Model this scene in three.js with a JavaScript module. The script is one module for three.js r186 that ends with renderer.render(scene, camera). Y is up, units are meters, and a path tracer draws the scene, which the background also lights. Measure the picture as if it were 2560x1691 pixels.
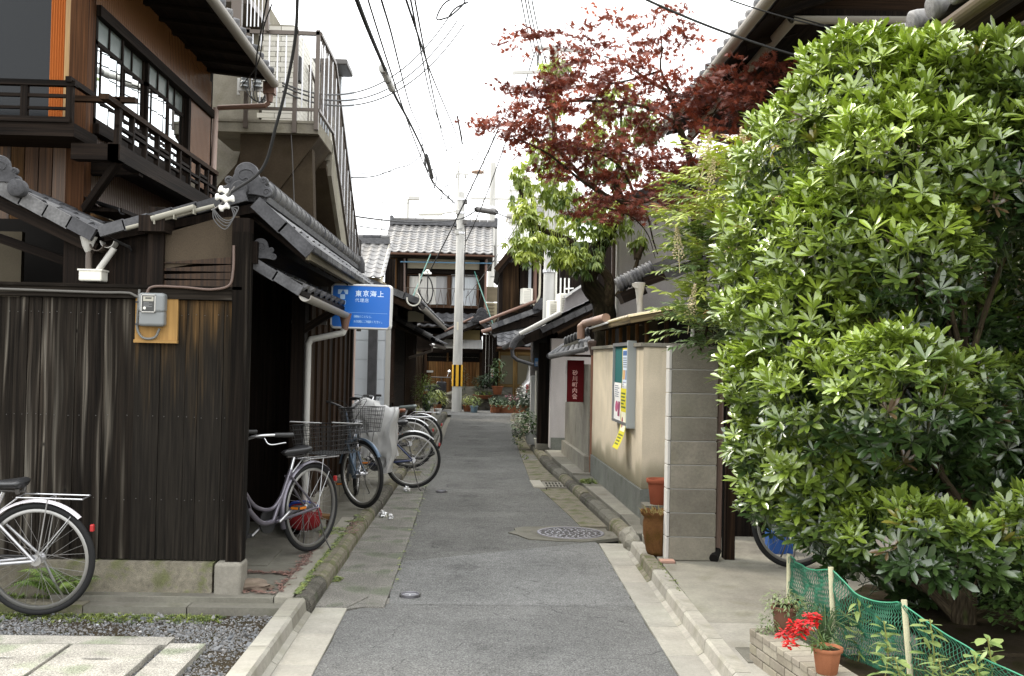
import * as THREE from 'three';
import { mergeGeometries, mergeVertices, toCreasedNormals } from 'three/addons/utils/BufferGeometryUtils.js';
import { RoundedBoxGeometry } from 'three/addons/geometries/RoundedBoxGeometry.js';
import { createNoise2D, createNoise3D } from 'simplex-noise';

// ---------- camera, sky, sun, exposure ----------
const scene = new THREE.Scene();
const camera = new THREE.PerspectiveCamera(36.9, 1024 / 676, 0.1, 600);
camera.position.set(0, 1.6, 0);
camera.rotation.order = 'YXZ';
camera.rotation.set(0.02085, -0.03148, 0.02094);
camera.updateProjectionMatrix();
{
  const W = 256, H = 128, data = new Float32Array(W * H * 4);
  const sd = new THREE.Vector3(-0.62, 0.80, -0.42).normalize();
  for (let j = 0; j < H; j++) for (let i = 0; i < W; i++) {
    const el = ((j + 0.5) / H - 0.5) * Math.PI, az = ((i + 0.5) / W - 0.5) * 2 * Math.PI;
    const x = Math.cos(az) * Math.cos(el), y = Math.sin(el), z = Math.sin(az) * Math.cos(el);
    const c = Math.max(0, x * sd.x + y * sd.y + z * sd.z), o = (j * W + i) * 4;
    let l = y > 0 ? 1.15 + 0.35 * y + 0.9 * Math.pow(c, 6) : 0.25;
    data[o] = l * 0.985; data[o + 1] = l; data[o + 2] = l * 1.015; data[o + 3] = 1;
  }
  const sky = new THREE.DataTexture(data, W, H, THREE.RGBAFormat, THREE.FloatType);
  sky.mapping = THREE.EquirectangularReflectionMapping; sky.magFilter = THREE.LinearFilter; sky.needsUpdate = true;
  scene.background = sky; scene.environment = sky;
}
const sun = new THREE.DirectionalLight(0xfff6e6, 1.5);
sun.name = 'sun'; sun.position.set(-31, 40, -21 - 10); sun.target.position.set(0, 0, -10);
sun.castShadow = true; sun.shadow.radius = 24; sun.shadow.mapSize.set(2048, 2048);
Object.assign(sun.shadow.camera, { left: -30, right: 30, top: 30, bottom: -30, near: 1, far: 120 });
scene.add(sun, sun.target);
const renderer = new THREE.WebGLRenderer({ antialias: true });
renderer.setSize(1024, 676);
renderer.toneMapping = THREE.LinearToneMapping;
renderer.toneMappingExposure = 2.5;
renderer.shadowMap.enabled = true;

// ---------- helpers ----------
let seedState = 12345;
function rnd() { seedState = (seedState + 0x6d2b79f5) | 0; let t = Math.imul(seedState ^ (seedState >>> 15), 1 | seedState); t = (t + Math.imul(t ^ (t >>> 7), 61 | t)) ^ t; return ((t ^ (t >>> 14)) >>> 0) / 4294967296; }
const rr = (a, b) => a + (b - a) * rnd();
const pick = (a) => a[Math.floor(rnd() * a.length) % a.length];
const n2 = createNoise2D(rnd), n3 = createNoise3D(rnd);
const clamp = THREE.MathUtils.clamp, lerp = THREE.MathUtils.lerp, sstep = (a, b, x) => THREE.MathUtils.smoothstep(x, a, b);
const V = (x, y, z) => Array.isArray(x) ? new THREE.Vector3(x[0], x[1], x[2]) : new THREE.Vector3(x, y, z);
const used = new Map();
function numbered(name) { const k = used.get(name) || 0; used.set(name, k + 1); return k ? name + '_' + String(k).padStart(3, '0') : name; }
function meta(o, label, category, group, kind) { if (label) o.userData.label = label; if (category) o.userData.category = category; if (group) o.userData.group = group; if (kind) o.userData.kind = kind; return o; }
function thing(name, label, category, pos = [0, 0, 0], turn = 0, group, kind) {
  const o = new THREE.Group(); o.name = numbered(name); o.position.set(...pos); o.rotation.y = turn; scene.add(o);
  return meta(o, label, category, group, kind);
}
function mat4(p, r = [0, 0, 0], s = [1, 1, 1]) { return new THREE.Matrix4().compose(V(...p), new THREE.Quaternion().setFromEuler(new THREE.Euler(...r)), V(...s)); }
function clean(g) {
  if (g.index) g = g.toNonIndexed();
  if (!g.attributes.uv) { const n = g.attributes.position.count, a = new Float32Array(n * 2), P = g.attributes.position; for (let i = 0; i < n; i++) { a[2 * i] = P.getX(i) + P.getZ(i) * 0.5; a[2 * i + 1] = P.getY(i) + P.getZ(i) * 0.5; } g.setAttribute('uv', new THREE.BufferAttribute(a, 2)); }
  if (!g.attributes.normal) g.computeVertexNormals();
  for (const k of Object.keys(g.attributes)) if (!['position', 'normal', 'uv'].includes(k)) g.deleteAttribute(k);
  return g;
}
function merge(gs) { gs = (Array.isArray(gs) ? gs : [gs]).map(clean); return gs.length === 1 ? gs[0] : mergeGeometries(gs); }
// one named mesh under parent
function part(name, gs, m, parent, label, kind) {
  const o = new THREE.Mesh(merge(gs), m); o.name = parent === scene ? numbered(name) : name; o.castShadow = o.receiveShadow = true; parent.add(o);
  if (label) o.userData.label = label; if (kind) o.userData.kind = kind; return o;
}
function parts(name, gs, m, parent, label) { for (const g of gs) part(name, g, m, parent, label); }
const solo = (name, label, category, gs, m, group, kind) => meta(part(name, gs, m, scene), label, category, group, kind);
function shared(name, g, m, parent, M4) { const o = new THREE.Mesh(g, m); o.name = name; o.castShadow = o.receiveShadow = true; if (M4) { M4.decompose(o.position, o.quaternion, o.scale); } parent.add(o); return o; }
// box with uv in metres, grain (v) along its longest axis unless given; centre at x,y,z
function box(w, h, d, x = 0, y = 0, z = 0, rot, grain) {
  const g = new THREE.BoxGeometry(w, h, d).toNonIndexed(), P = g.attributes.position, N = g.attributes.normal, uv = g.attributes.uv;
  const ax = grain ?? (h >= w && h >= d ? 1 : w >= d ? 0 : 2), ou = rnd() * 7, ov = rnd() * 7;
  for (let i = 0; i < P.count; i++) {
    const p = [P.getX(i), P.getY(i), P.getZ(i)], n = [Math.abs(N.getX(i)), Math.abs(N.getY(i)), Math.abs(N.getZ(i))];
    const k = n[0] > 0.5 ? 0 : n[1] > 0.5 ? 1 : 2; let rest = [0, 1, 2].filter((a) => a !== k);
    const vv = rest.includes(ax) ? ax : rest[1], uu = rest[0] === vv ? rest[1] : rest[0];
    uv.setXY(i, p[uu] + ou + k * 0.37, p[vv] + ov);
  }
  if (rot) g.applyMatrix4(mat4([0, 0, 0], rot));
  return g.translate(x, y, z);
}
// box by its corners
const bb = (x0, x1, y0, y1, z0, z1, grain) => box(Math.abs(x1 - x0), Math.abs(y1 - y0), Math.abs(z1 - z0), (x0 + x1) / 2, (y0 + y1) / 2, (z0 + z1) / 2, undefined, grain);
function metreUV(g) { const P = g.attributes.position, N = g.attributes.normal, U = g.attributes.uv, o = rnd() * 9, q = rnd() * 9; for (let i = 0; i < P.count; i++) { const a = Math.abs(N.getX(i)), b = Math.abs(N.getY(i)), c = Math.abs(N.getZ(i)); if (a > b && a > c) U.setXY(i, P.getZ(i) + o, P.getY(i) + q); else if (b > c) U.setXY(i, P.getX(i) + o, P.getZ(i) + q); else U.setXY(i, P.getX(i) + o, P.getY(i) + q); } return g; }
// bevelled box
function rbox(w, h, d, x, y, z, r = 0.01, rot) { const g = new RoundedBoxGeometry(w, h, d, 2, Math.min(r, w / 2.1, h / 2.1, d / 2.1)); metreUV(g); if (rot) g.applyMatrix4(mat4([0, 0, 0], rot)); return g.translate(x, y, z); }
// cylinder between two points
function bar(a, b, r0, r1 = r0, seg = 8, caps = true) {
  const A = V(a), B = V(b), d = B.clone().sub(A), L = d.length();
  const g = new THREE.CylinderGeometry(r1, r0, L, seg, 1, !caps);
  const uv = g.attributes.uv; for (let i = 0; i < uv.count; i++) uv.setXY(i, uv.getX(i) * 6.28 * Math.max(r0, 0.02), uv.getY(i) * L);
  g.applyMatrix4(new THREE.Matrix4().compose(A.add(B).multiplyScalar(0.5), new THREE.Quaternion().setFromUnitVectors(V(0, 1, 0), d.normalize()), V(1, 1, 1)));
  return g;
}
// square beam between two points
function beam(a, b, w, h, up = [0, 1, 0]) {
  const A = V(a), B = V(b), d = B.clone().sub(A), L = d.length(); d.normalize();
  const X = V(up).cross(d).normalize(), Y = d.clone().cross(X);
  return box(w, h, L).applyMatrix4(new THREE.Matrix4().makeBasis(X, Y, d).setPosition(A.add(B).multiplyScalar(0.5)));
}
function tube(pts, r, seg = 20, rs = 6, closed = false) { return new THREE.TubeGeometry(new THREE.CatmullRomCurve3(pts.map((p) => V(p)), closed, 'centripetal'), seg, r, rs, closed); }
// tube with straight runs and round corners, end caps
function pipe(pts, r, rs = 8) {
  const gs = []; for (let i = 0; i < pts.length - 1; i++) gs.push(bar(pts[i], pts[i + 1], r, r, rs));
  for (let i = 1; i < pts.length - 1; i++) gs.push(new THREE.SphereGeometry(r * 1.02, rs, 6).translate(...pts[i]));
  return gs;
}
// tapered tube through points with radii
function limb(pts, radii, seg = 24, rs = 8) {
  const c = new THREE.CatmullRomCurve3(pts.map((p) => V(p))), fr = c.computeFrenetFrames(seg, false), pos = [], idx = [], uv = [];
  for (let i = 0; i <= seg; i++) {
    const t = i / seg, p = c.getPointAt(t), k = t * (radii.length - 1), a = Math.min(radii.length - 2, Math.floor(k)), r = lerp(radii[a], radii[a + 1], k - a);
    for (let j = 0; j <= rs; j++) {
      const an = (j / rs) * Math.PI * 2, w = r * (1 + 0.12 * n3(Math.cos(an) * 2, Math.sin(an) * 2, t * 9 + pts[0][0]));
      const q = p.clone().addScaledVector(fr.normals[i], Math.cos(an) * w).addScaledVector(fr.binormals[i], Math.sin(an) * w);
      pos.push(q.x, q.y, q.z); uv.push(j / rs * 0.6, t * 3);
    }
  }
  for (let i = 0; i < seg; i++) for (let j = 0; j < rs; j++) { const a = i * (rs + 1) + j, b = a + rs + 1; idx.push(a, b, a + 1, b, b + 1, a + 1); }
  const g = new THREE.BufferGeometry(); g.setAttribute('position', new THREE.Float32BufferAttribute(pos, 3)); g.setAttribute('uv', new THREE.Float32BufferAttribute(uv, 2)); g.setIndex(idx); g.computeVertexNormals(); return g;
}
const lathe = (pts, seg = 20, pos = [0, 0, 0]) => new THREE.LatheGeometry(pts.map((p) => new THREE.Vector2(p[0], p[1])), seg).translate(...pos);
// extrude an outline [x,y] by depth d (towards +z), optional holes / bevel
function prism(pts, d, o = {}) {
  const s = new THREE.Shape(pts.map((p) => new THREE.Vector2(p[0], p[1])));
  for (const h of o.holes || []) s.holes.push(new THREE.Path(h.map((p) => new THREE.Vector2(p[0], p[1]))));
  return new THREE.ExtrudeGeometry(s, { depth: d, bevelEnabled: !!o.bevel, bevelSize: o.bevel || 0, bevelThickness: o.bevel || 0, bevelSegments: 1, bevelOffset: -(o.bevel || 0), curveSegments: 10 });
}
// quad prism on the ground: outline of [x,z], from y0 to y1, uv in metres
function slab(pts, y0, y1, bevel = 0) {
  const g = prism(pts.map((p) => [p[0], -p[1]]), y1 - y0 - 2 * bevel, { bevel });
  return g.translate(0, 0, bevel).rotateX(-Math.PI / 2).translate(0, y0, 0);
}
// profile [[x,y]...] drawn along z from z0 to z1 with x shifts s0,s1
function run(profile, z0, z1, s0 = 0, s1 = 0) {
  const g = prism(profile, 1), P = g.attributes.position;
  for (let i = 0; i < P.count; i++) { const t = P.getZ(i); P.setXYZ(i, P.getX(i) + lerp(s0, s1, t), P.getY(i), lerp(z0, z1, t)); }
  if (z1 < z0) { const ix = g.attributes; for (let i = 0; i < P.count; i += 3) for (const k of ['position', 'normal', 'uv']) { const A = ix[k], n = A.itemSize; for (let c = 0; c < n; c++) { const a = A.array[i * n + c]; A.array[i * n + c] = A.array[(i + 2) * n + c]; A.array[(i + 2) * n + c] = a; } } }
  g.computeVertexNormals(); return g;
}
// interpolate polyline of [x,z] (z falling) at z
function atZ(line, z) { for (let i = 0; i < line.length - 1; i++) { const a = line[i], b = line[i + 1]; if ((z <= a[1] && z >= b[1]) || (i === 0 && z > a[1]) || i === line.length - 2) return a[0] + (b[0] - a[0]) * (z - a[1]) / (b[1] - a[1]); } }
// sagging wire
function wirePts(a, b, sag, n = 16) { const A = V(a), B = V(b), o = []; for (let i = 0; i <= n; i++) { const t = i / n, p = A.clone().lerp(B, t); p.y -= sag * 4 * t * (1 - t); o.push([p.x, p.y, p.z]); } return o; }

// ---------- textures ----------
function tex(W, H, fn, rx, ry, srgb = true) {
  const d = new Uint8Array(W * H * 4);
  for (let j = 0; j < H; j++) for (let i = 0; i < W; i++) { const c = fn(i / W, j / H), o = (j * W + i) * 4; if (typeof c === 'number') { d[o] = d[o + 1] = d[o + 2] = clamp(c, 0, 1) * 255; } else { d[o] = clamp(c[0], 0, 1) * 255; d[o + 1] = clamp(c[1], 0, 1) * 255; d[o + 2] = clamp(c[2], 0, 1) * 255; } d[o + 3] = 255; }
  const t = new THREE.DataTexture(d, W, H); t.wrapS = t.wrapT = THREE.RepeatWrapping; t.magFilter = THREE.LinearFilter; t.minFilter = THREE.LinearMipmapLinearFilter; t.generateMipmaps = true;
  if (srgb) t.colorSpace = THREE.SRGBColorSpace; t.repeat.set(rx, ry); t.needsUpdate = true; return t;
}
// tiling noise on a torus-like wrap
function tn(u, v, f, s = 0) { // periodic: blend of four
  const a = n3(u * f, v * f, s), b = n3((u - 1) * f, v * f, s), c = n3(u * f, (v - 1) * f, s), d = n3((u - 1) * f, (v - 1) * f, s);
  const x = u, y = v; return (a * (1 - x) + b * x) * (1 - y) + (c * (1 - x) + d * x) * y;
}
function tn2(u, v, fu, fv, s = 0) { const a = n3(u * fu, v * fv, s), b = n3((u - 1) * fu, v * fv, s), c = n3(u * fu, (v - 1) * fv, s), d = n3((u - 1) * fu, (v - 1) * fv, s); return (a * (1 - u) + b * u) * (1 - v) + (c * (1 - u) + d * u) * v; }
const T = {};
// grain: u across (1 m), v along (4 m); white-ish multiplier
T.grain = tex(512, 1024, (u, v) => {
  const w = u + 0.012 * tn(u, v, 3, 1); const a = tn2(w, v, 60, 3, 2), b = tn2(w, v, 150, 10, 3), c = tn2(u, v, 9, 3, 4), e = tn2(u, v, 26, 2, 8);
  return 0.62 + 0.20 * a + 0.13 * b + 0.22 * c + 0.16 * e;
}, 1, 0.25);
T.grainBump = tex(512, 1024, (u, v) => { const w = u + 0.012 * tn(u, v, 3, 1); return 0.5 + 0.3 * tn2(w, v, 60, 3, 2) + 0.2 * tn2(w, v, 150, 10, 3); }, 1, 0.25, false);
// old boards: grey silvering streaks over dark brown
const knots = Array.from({ length: 12 }, () => [rnd(), rnd(), rr(0.35, 0.7)]);
T.oldWood = tex(512, 1024, (u, v) => {
  const w = u + 0.012 * tn(u, v, 4, 11), a = tn2(w, v, 40, 3, 12), b = tn2(w, v, 120, 12, 13); let s = sstep(0.05, 0.62, tn2(w, v, 13, 2.2, 14) * 0.75 + 0.4 * tn2(w, v, 34, 5, 15)), dk = 0;
  for (const [ku, kv, kr] of knots) { const du = (u - ku) / (0.022 * kr), dv = (v - kv) / (0.007 * kr), d = du * du + dv * dv; if (d < 9) { s = Math.max(s, 0.45 * Math.exp(-d * 0.5)); dk = Math.max(dk, Math.exp(-d * 1.5)); } }
  const l = (0.56 + 0.26 * a + 0.16 * b) * (1 - 0.6 * dk), k = s * 0.85; return [l * lerp(0.34, 1.0, k), l * lerp(0.31, 0.98, k), l * lerp(0.28, 0.93, k)];
}, 1, 0.25);
T.asphalt = tex(1024, 1024, (u, v) => {
  const r = rnd(), big = tn(u, v, 4, 21) + 0.5 * tn(u, v, 9, 25), mid = tn(u, v, 40, 22), f = tn(u, v, 260, 23), ck = Math.abs(tn(u, v, 5, 26) + 0.12 * tn(u, v, 30, 27)), st = sstep(0.35, 0.75, tn(u, v, 7, 28));
  let l = 0.70 + 0.055 * big - 0.07 * st - (ck < 0.010 && big > -0.1 ? 0.14 : 0) + 0.04 * mid + 0.14 * f + (r - 0.5) * 0.26; if (r > 0.985) l += 0.2; if (r < 0.02) l -= 0.2; return [l * 0.995, l, l * 1.0];
}, 0.25, 0.25);
T.asphaltBump = tex(512, 512, (u, v) => 0.5 + 0.5 * tn(u, v, 130, 24), 1, 1, false);
T.concrete = tex(1024, 1024, (u, v) => {
  const big = tn(u, v, 3, 31), mid = tn(u, v, 11, 32), f = tn(u, v, 60, 33), r = rnd() - 0.5, st = sstep(0.15, 0.7, tn(u, v, 6, 34));
  const l = 0.76 + 0.06 * big + 0.05 * mid + 0.04 * f + r * 0.10 - 0.05 * st; return [l, l * (0.985 + 0.01 * big), l * (0.94 - 0.02 * st)];
}, 0.5, 0.5);
T.pebble = tex(1024, 1024, (u, v) => {
  const a = tn(u, v, 150, 41), b = tn(u, v, 70, 42), c = tn(u, v, 5, 43), m = sstep(0.05, 0.5, tn(u, v, 4, 44)), r = rnd();
  const l = 0.56 + 0.18 * a + 0.1 * b + 0.08 * c + (r > 0.985 ? 0.22 : 0) + (r - 0.5) * 0.08; return [l * lerp(1, 0.86, m), l * lerp(0.985, 0.89, m), l * lerp(0.955, 0.80, m)];
}, 0.8, 0.8);
T.plaster = tex(512, 512, (u, v) => { const l = 0.86 + 0.05 * tn(u, v, 3, 51) + 0.03 * tn2(u, v, 14, 3, 52) + (rnd() - 0.5) * 0.09; return l; }, 0.6, 0.6);
T.fineBump = tex(256, 256, (u, v) => 0.5 + 0.3 * tn(u, v, 60, 61) + (rnd() - 0.5) * 0.5, 3, 3, false);
T.tile = tex(512, 512, (u, v) => { const l = 0.76 + 0.13 * tn(u, v, 4, 71) + 0.09 * tn(u, v, 22, 72) + (rnd() - 0.5) * 0.08; return [l, l, l * 1.01]; }, 2, 2);
T.bark = tex(256, 512, (u, v) => { const l = 0.55 + 0.25 * tn2(u, v, 14, 6, 81) + 0.15 * tn2(u, v, 40, 16, 82), m = sstep(0.2, 0.7, tn(u, v, 4, 83)); return [l * lerp(1, 0.8, m), l * lerp(0.95, 0.98, m), l * lerp(0.85, 0.6, m)]; }, 2, 1);
T.ply = tex(256, 512, (u, v) => { const a = tn2(u, v, 10, 1.4, 91), b = tn2(u, v, 60, 4, 92); const l = 0.82 + 0.12 * a + 0.08 * b; return [l, l * 0.9, l * 0.74]; }, 2, 1);
// render wall: height runs from the foot; grime at the foot, rain streaks from the coping
T.streak = tex(512, 512, (u, v) => { const h = (((0.7326 - v) % 1) + 1) % 1, s = tn2(u, v, 26, 1.2, 55), b = tn(u, v, 5, 56), foot = (1 - sstep(0.0, 0.22 + 0.14 * b + 0.05 * s, h)) * 0.8, top = sstep(0.72, 1.0, h + 0.10 * s) * (0.35 + 0.5 * s); const l = 0.88 + 0.035 * b + 0.02 * s + (rnd() - 0.5) * 0.06; const k = clamp(foot * 0.5 + top * 0.2, 0, 0.6); return [l * (1 - k), l * (1 - k * 0.98), l * (1 - k * 1.05)]; }, 0.5, 0.7326);
// boards bared to gold at one end: v runs 0 (foot) to 1 (top)
T.bared = tex(512, 512, (u, v) => { const a = tn2(u, v, 50, 3, 98), b = tn2(u, v, 130, 8, 99), k = sstep(0.60, 1.05, v + 0.36 * tn2(u, v, 11, 2.6, 97) + 0.12 * a), l = 0.72 + 0.25 * a + 0.16 * b; return [l * lerp(0.28, 0.62, k), l * lerp(0.265, 0.50, k), l * lerp(0.245, 0.34, k)]; }, 1, 1);
T.moss = tex(512, 512, (u, v) => { const a = tn(u, v, 5, 95), b = tn(u, v, 18, 96), r = rnd() - 0.5, m = sstep(0.0, 0.7, a + 0.4 * b); const l = 0.62 + 0.08 * b + r * 0.22; return [l * lerp(1, 0.80, m), l * lerp(0.965, 0.82, m), l * lerp(0.89, 0.62, m)]; }, 1.2, 1.2);

// ---------- materials ----------
const lin = (r, g, b) => new THREE.Color().setRGB(r, g, b);
function std(c, rough = 0.8, o = {}) { // rough, dusty surfaces keep little of the mirror-like sheen
  return new THREE.MeshPhysicalMaterial({ color: Array.isArray(c) ? lin(...c) : c, roughness: rough, side: THREE.DoubleSide, specularIntensity: rough >= 0.85 ? 0.15 : rough >= 0.7 ? 0.2 : rough >= 0.6 ? 0.5 : 1, ...o }); }
const wood = (c, rough = 0.75, o = {}) => std(c, rough, { map: T.grain, bumpMap: T.grainBump, bumpScale: 0.003, ...o });
const M = {
  asphalt: std([0.27, 0.264, 0.252], 0.92, { map: T.asphalt, bumpMap: T.asphaltBump, bumpScale: 0.004 }),
  asphaltNew: std([0.32, 0.315, 0.302], 0.9, { map: T.asphalt, bumpMap: T.asphaltBump, bumpScale: 0.003 }),
  asphaltOld: std([0.275, 0.268, 0.25], 0.95, { map: T.asphalt, bumpMap: T.asphaltBump, bumpScale: 0.007 }),
  concNew: std([0.50, 0.49, 0.465], 0.85, { map: T.concrete, bumpMap: T.fineBump, bumpScale: 0.001 }),
  concNew2: std([0.56, 0.545, 0.51], 0.85, { map: T.concrete, bumpMap: T.fineBump, bumpScale: 0.001 }),
  conc: std([0.40, 0.39, 0.36], 0.9, { map: T.concrete, bumpMap: T.fineBump, bumpScale: 0.0015 }),
  concDark: std([0.26, 0.255, 0.235], 0.92, { map: T.concrete, bumpMap: T.fineBump, bumpScale: 0.002 }),
  pebble: std([0.60, 0.59, 0.56], 0.93, { map: T.pebble, bumpMap: T.fineBump, bumpScale: 0.004 }),
  pebbleKerb: std([0.36, 0.345, 0.31], 0.93, { map: T.pebble, bumpMap: T.fineBump, bumpScale: 0.006 }),
  mossy: std([0.50, 0.49, 0.45], 0.95, { map: T.moss, bumpMap: T.fineBump, bumpScale: 0.004 }),
  soil: std([0.10, 0.085, 0.065], 1, { map: T.moss }),
  timber: wood([0.030, 0.020, 0.014]), timberMid: wood([0.070, 0.039, 0.021]), timberWarm: wood([0.20, 0.105, 0.042]), timberGold: wood([0.36, 0.20, 0.08]),
  black: std([0.012, 0.011, 0.010], 0.9), blackGap: std([0.006, 0.006, 0.006], 1),
  fence: [0, 1, 2, 3, 4, 5].map((k) => std([[0.42, 0.405, 0.375], [0.29, 0.272, 0.25], [0.56, 0.54, 0.505], [0.22, 0.20, 0.18], [0.34, 0.32, 0.29], [0.48, 0.46, 0.425]][k], 0.85, { map: T.oldWood, bumpMap: T.grainBump, bumpScale: 0.004 })),
  bared: std([0.34, 0.315, 0.28], 0.8, { map: T.bared, bumpMap: T.grainBump, bumpScale: 0.003 }),
  fenceGold: wood([0.27, 0.165, 0.075], 0.8), fenceBrown: wood([0.085, 0.056, 0.034], 0.8),
  tile: [0, 1, 2, 3].map((k) => std([[0.145, 0.145, 0.148], [0.095, 0.095, 0.099], [0.22, 0.217, 0.212], [0.07, 0.07, 0.073]][k], 0.6, { map: T.tile, bumpMap: T.fineBump, bumpScale: 0.0015 })),
  tilePale: [0, 1, 2, 3].map((k) => std([[0.22, 0.212, 0.20], [0.195, 0.19, 0.18], [0.245, 0.235, 0.218], [0.21, 0.195, 0.172]][k], 0.5, { map: T.tile, bumpMap: T.fineBump, bumpScale: 0.0015 })),
  tileDark: std([0.075, 0.075, 0.078], 0.5, { map: T.tile }),
  plasterCream: std([0.84, 0.73, 0.55], 0.95, { map: T.streak, bumpMap: T.fineBump, bumpScale: 0.002 }),
  plasterTan: std([0.30, 0.25, 0.17], 0.95, { map: T.plaster, bumpMap: T.fineBump, bumpScale: 0.002 }),
  plasterGrey: std([0.40, 0.375, 0.37], 0.95, { map: T.plaster, bumpMap: T.fineBump, bumpScale: 0.002 }),
  plasterLilac: std([0.66, 0.62, 0.60], 0.95, { map: T.plaster, bumpMap: T.fineBump, bumpScale: 0.002 }),
  plasterBrown: std([0.10, 0.078, 0.055], 0.95, { map: T.plaster, bumpMap: T.fineBump, bumpScale: 0.003 }),
  plasterYellow: std([0.50, 0.40, 0.20], 0.95, { map: T.plaster }),
  skirt: std([0.28, 0.30, 0.295], 0.9, { map: T.concrete, bumpMap: T.fineBump, bumpScale: 0.002 }),
  block: [0, 1, 2].map((k) => std([[0.42, 0.40, 0.355], [0.37, 0.352, 0.312], [0.46, 0.435, 0.385]][k], 0.95, { map: T.concrete, bumpMap: T.fineBump, bumpScale: 0.004 })),
  mortar: std([0.46, 0.445, 0.41], 0.95),
  white: std([0.78, 0.78, 0.76], 0.5), whiteDull: std([0.62, 0.62, 0.60], 0.6), offwhite: std([0.68, 0.66, 0.58], 0.55), cream: std([0.60, 0.56, 0.44], 0.6),
  ceramic: std([0.80, 0.79, 0.74], 0.15), siding: std([0.55, 0.585, 0.62], 0.5),
  greyPipe: std([0.42, 0.41, 0.38], 0.5), pinkPipe: std([0.48, 0.36, 0.31], 0.45), copper: std([0.15, 0.08, 0.055], 0.5), brownPipe: std([0.10, 0.065, 0.05], 0.45), gutterGrey: std([0.28, 0.26, 0.225], 0.45),
  steel: std([0.55, 0.55, 0.56], 0.28, { metalness: 0.85 }), chrome: std([0.75, 0.75, 0.76], 0.12, { metalness: 1 }), darkSteel: std([0.09, 0.085, 0.08], 0.5, { metalness: 0.4 }), rust: std([0.14, 0.06, 0.03], 0.85, { metalness: 0.2 }), iron: std([0.17, 0.165, 0.18], 0.5, { metalness: 0.4 }),
  rubber: std([0.02, 0.02, 0.02], 0.75), vinyl: std([0.022, 0.022, 0.023], 0.35), plasticGrey: std([0.17, 0.18, 0.18], 0.5), plasticBlack: std([0.02, 0.02, 0.02], 0.4),
  bronze: std([0.085, 0.068, 0.055], 0.45, { metalness: 0.35 }), aluminium: std([0.42, 0.42, 0.42], 0.35, { metalness: 0.7 }),
  terracotta: std([0.38, 0.15, 0.075], 0.8, { map: T.plaster }), terraOld: std([0.30, 0.155, 0.07], 0.9, { map: T.moss }),
  wire: std([0.035, 0.035, 0.035], 0.7), wireGrey: std([0.09, 0.09, 0.09], 0.7), wireGreen: std([0.03, 0.11, 0.09], 0.6),
  bark: std([0.12, 0.10, 0.075], 0.95, { map: T.bark, bumpMap: T.bark, bumpScale: 0.01 }), barkPale: std([0.20, 0.175, 0.14], 0.9, { map: T.bark }),
  glassDark: std([0.018, 0.02, 0.022], 0.06), glassMirror: std([0.30, 0.33, 0.34], 0.03, { metalness: 0.9 }), frosted: std([0.30, 0.34, 0.33], 0.35),
  red: std([0.35, 0.02, 0.02], 0.4), amber: std([0.55, 0.16, 0.01], 0.3), yellow: std([0.72, 0.40, 0.03], 0.6),
};

// ================= ground, road, kerbs =================
const SID = 0.10; // pavement level
meta(part('ground', new THREE.PlaneGeometry(500, 500).rotateX(-Math.PI / 2).translate(0, -0.06, -100), M.conc, scene), 'wide flat ground under the whole neighbourhood', 'ground', null, 'structure');
const Lin = [[-1.03, 2], [-1.03, -6.45], [-1.02, -9.5], [-0.98, -13.4], [-0.91, -18.8], [-0.88, -28.4]]; // foot of the left kerb
const Rin = [[1.24, 2], [1.25, -5.9], [1.29, -8.85], [1.28, -9.4], [1.12, -12.6], [0.98, -15.1], [0.93, -18.7], [0.92, -28.4]]; // foot of the right kerb
const Ledge = [[-0.79, 2], [-0.80, -6.46], [-0.57, -6.62], [-0.58, -8.66], [-0.63, -12.5], [-0.66, -18], [-0.76, -28.4]];
const Redge = [[1.02, 2], [1.05, -6.7], [1.07, -8.86], [0.92, -10.9], [0.70, -13.4], [0.74, -21.3], [0.88, -28.4]];
const road = thing('road', 'narrow grey asphalt lane running up the middle between the houses', 'road', [0, 0, 0], 0, null, 'structure');
{
  const flat = (pts, y) => { const s = new THREE.ShapeGeometry(new THREE.Shape(pts.map((p) => new THREE.Vector2(p[0], -p[1])))); return s.rotateX(-Math.PI / 2).translate(0, y, 0); };
  const side = (line, z0, z1, n) => { const o = []; for (let i = 0; i <= n; i++) { const z = lerp(z0, z1, i / n); o.push([atZ(line, z) + 0.012 * n2(z * 5, line[0][0]), z]); } return o; };
  const patch = (zl0, zl1, zr0, zr1, y, m, label) => part('asphalt_patch', flat([...side(Ledge, zl0, zl1, 40), ...side(Redge, zr0, zr1, 40).reverse()], y), m, road, label);
  patch(2, -6.60, 2, -6.60, 0.004, M.asphalt, 'darker near stretch of asphalt');
  patch(-6.60, -7.95, -6.60, -8.95, 0.003, M.asphaltNew, 'smooth paler patch of asphalt');
  patch(-7.95, -28.4, -8.95, -28.4, 0.002, M.asphaltOld, 'coarse old asphalt');
  part('cross_street', flat([[-14, -28.4], [14, -28.4], [14, -31.6], [-14, -31.6]], 0.003), M.asphaltNew, road, 'street crossing at the far end of the lane');
  // tar seams
  const seam = (pts, w, y) => { const a = [], b = []; for (const [x, z] of pts) { const k = w * (0.6 + 0.5 * n2(x * 9, z)); a.push([x, z - k]); b.unshift([x, z + k]); } return flat([...a, ...b], y); };
  const line = (x0, z0, x1, z1, n = 24) => Array.from({ length: n + 1 }, (_, i) => [lerp(x0, x1, i / n), lerp(z0, z1, i / n) + 0.02 * n2(i * 0.35, z0)]);
  part('seam', seam(line(-0.79, -6.58, 1.04, -6.62), 0.0055, 0.008), M.asphaltOld, road);
  part('seam', seam(line(-0.6, -10.6, 0.9, -10.75), 0.012, 0.008), M.asphalt, road);
}
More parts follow.
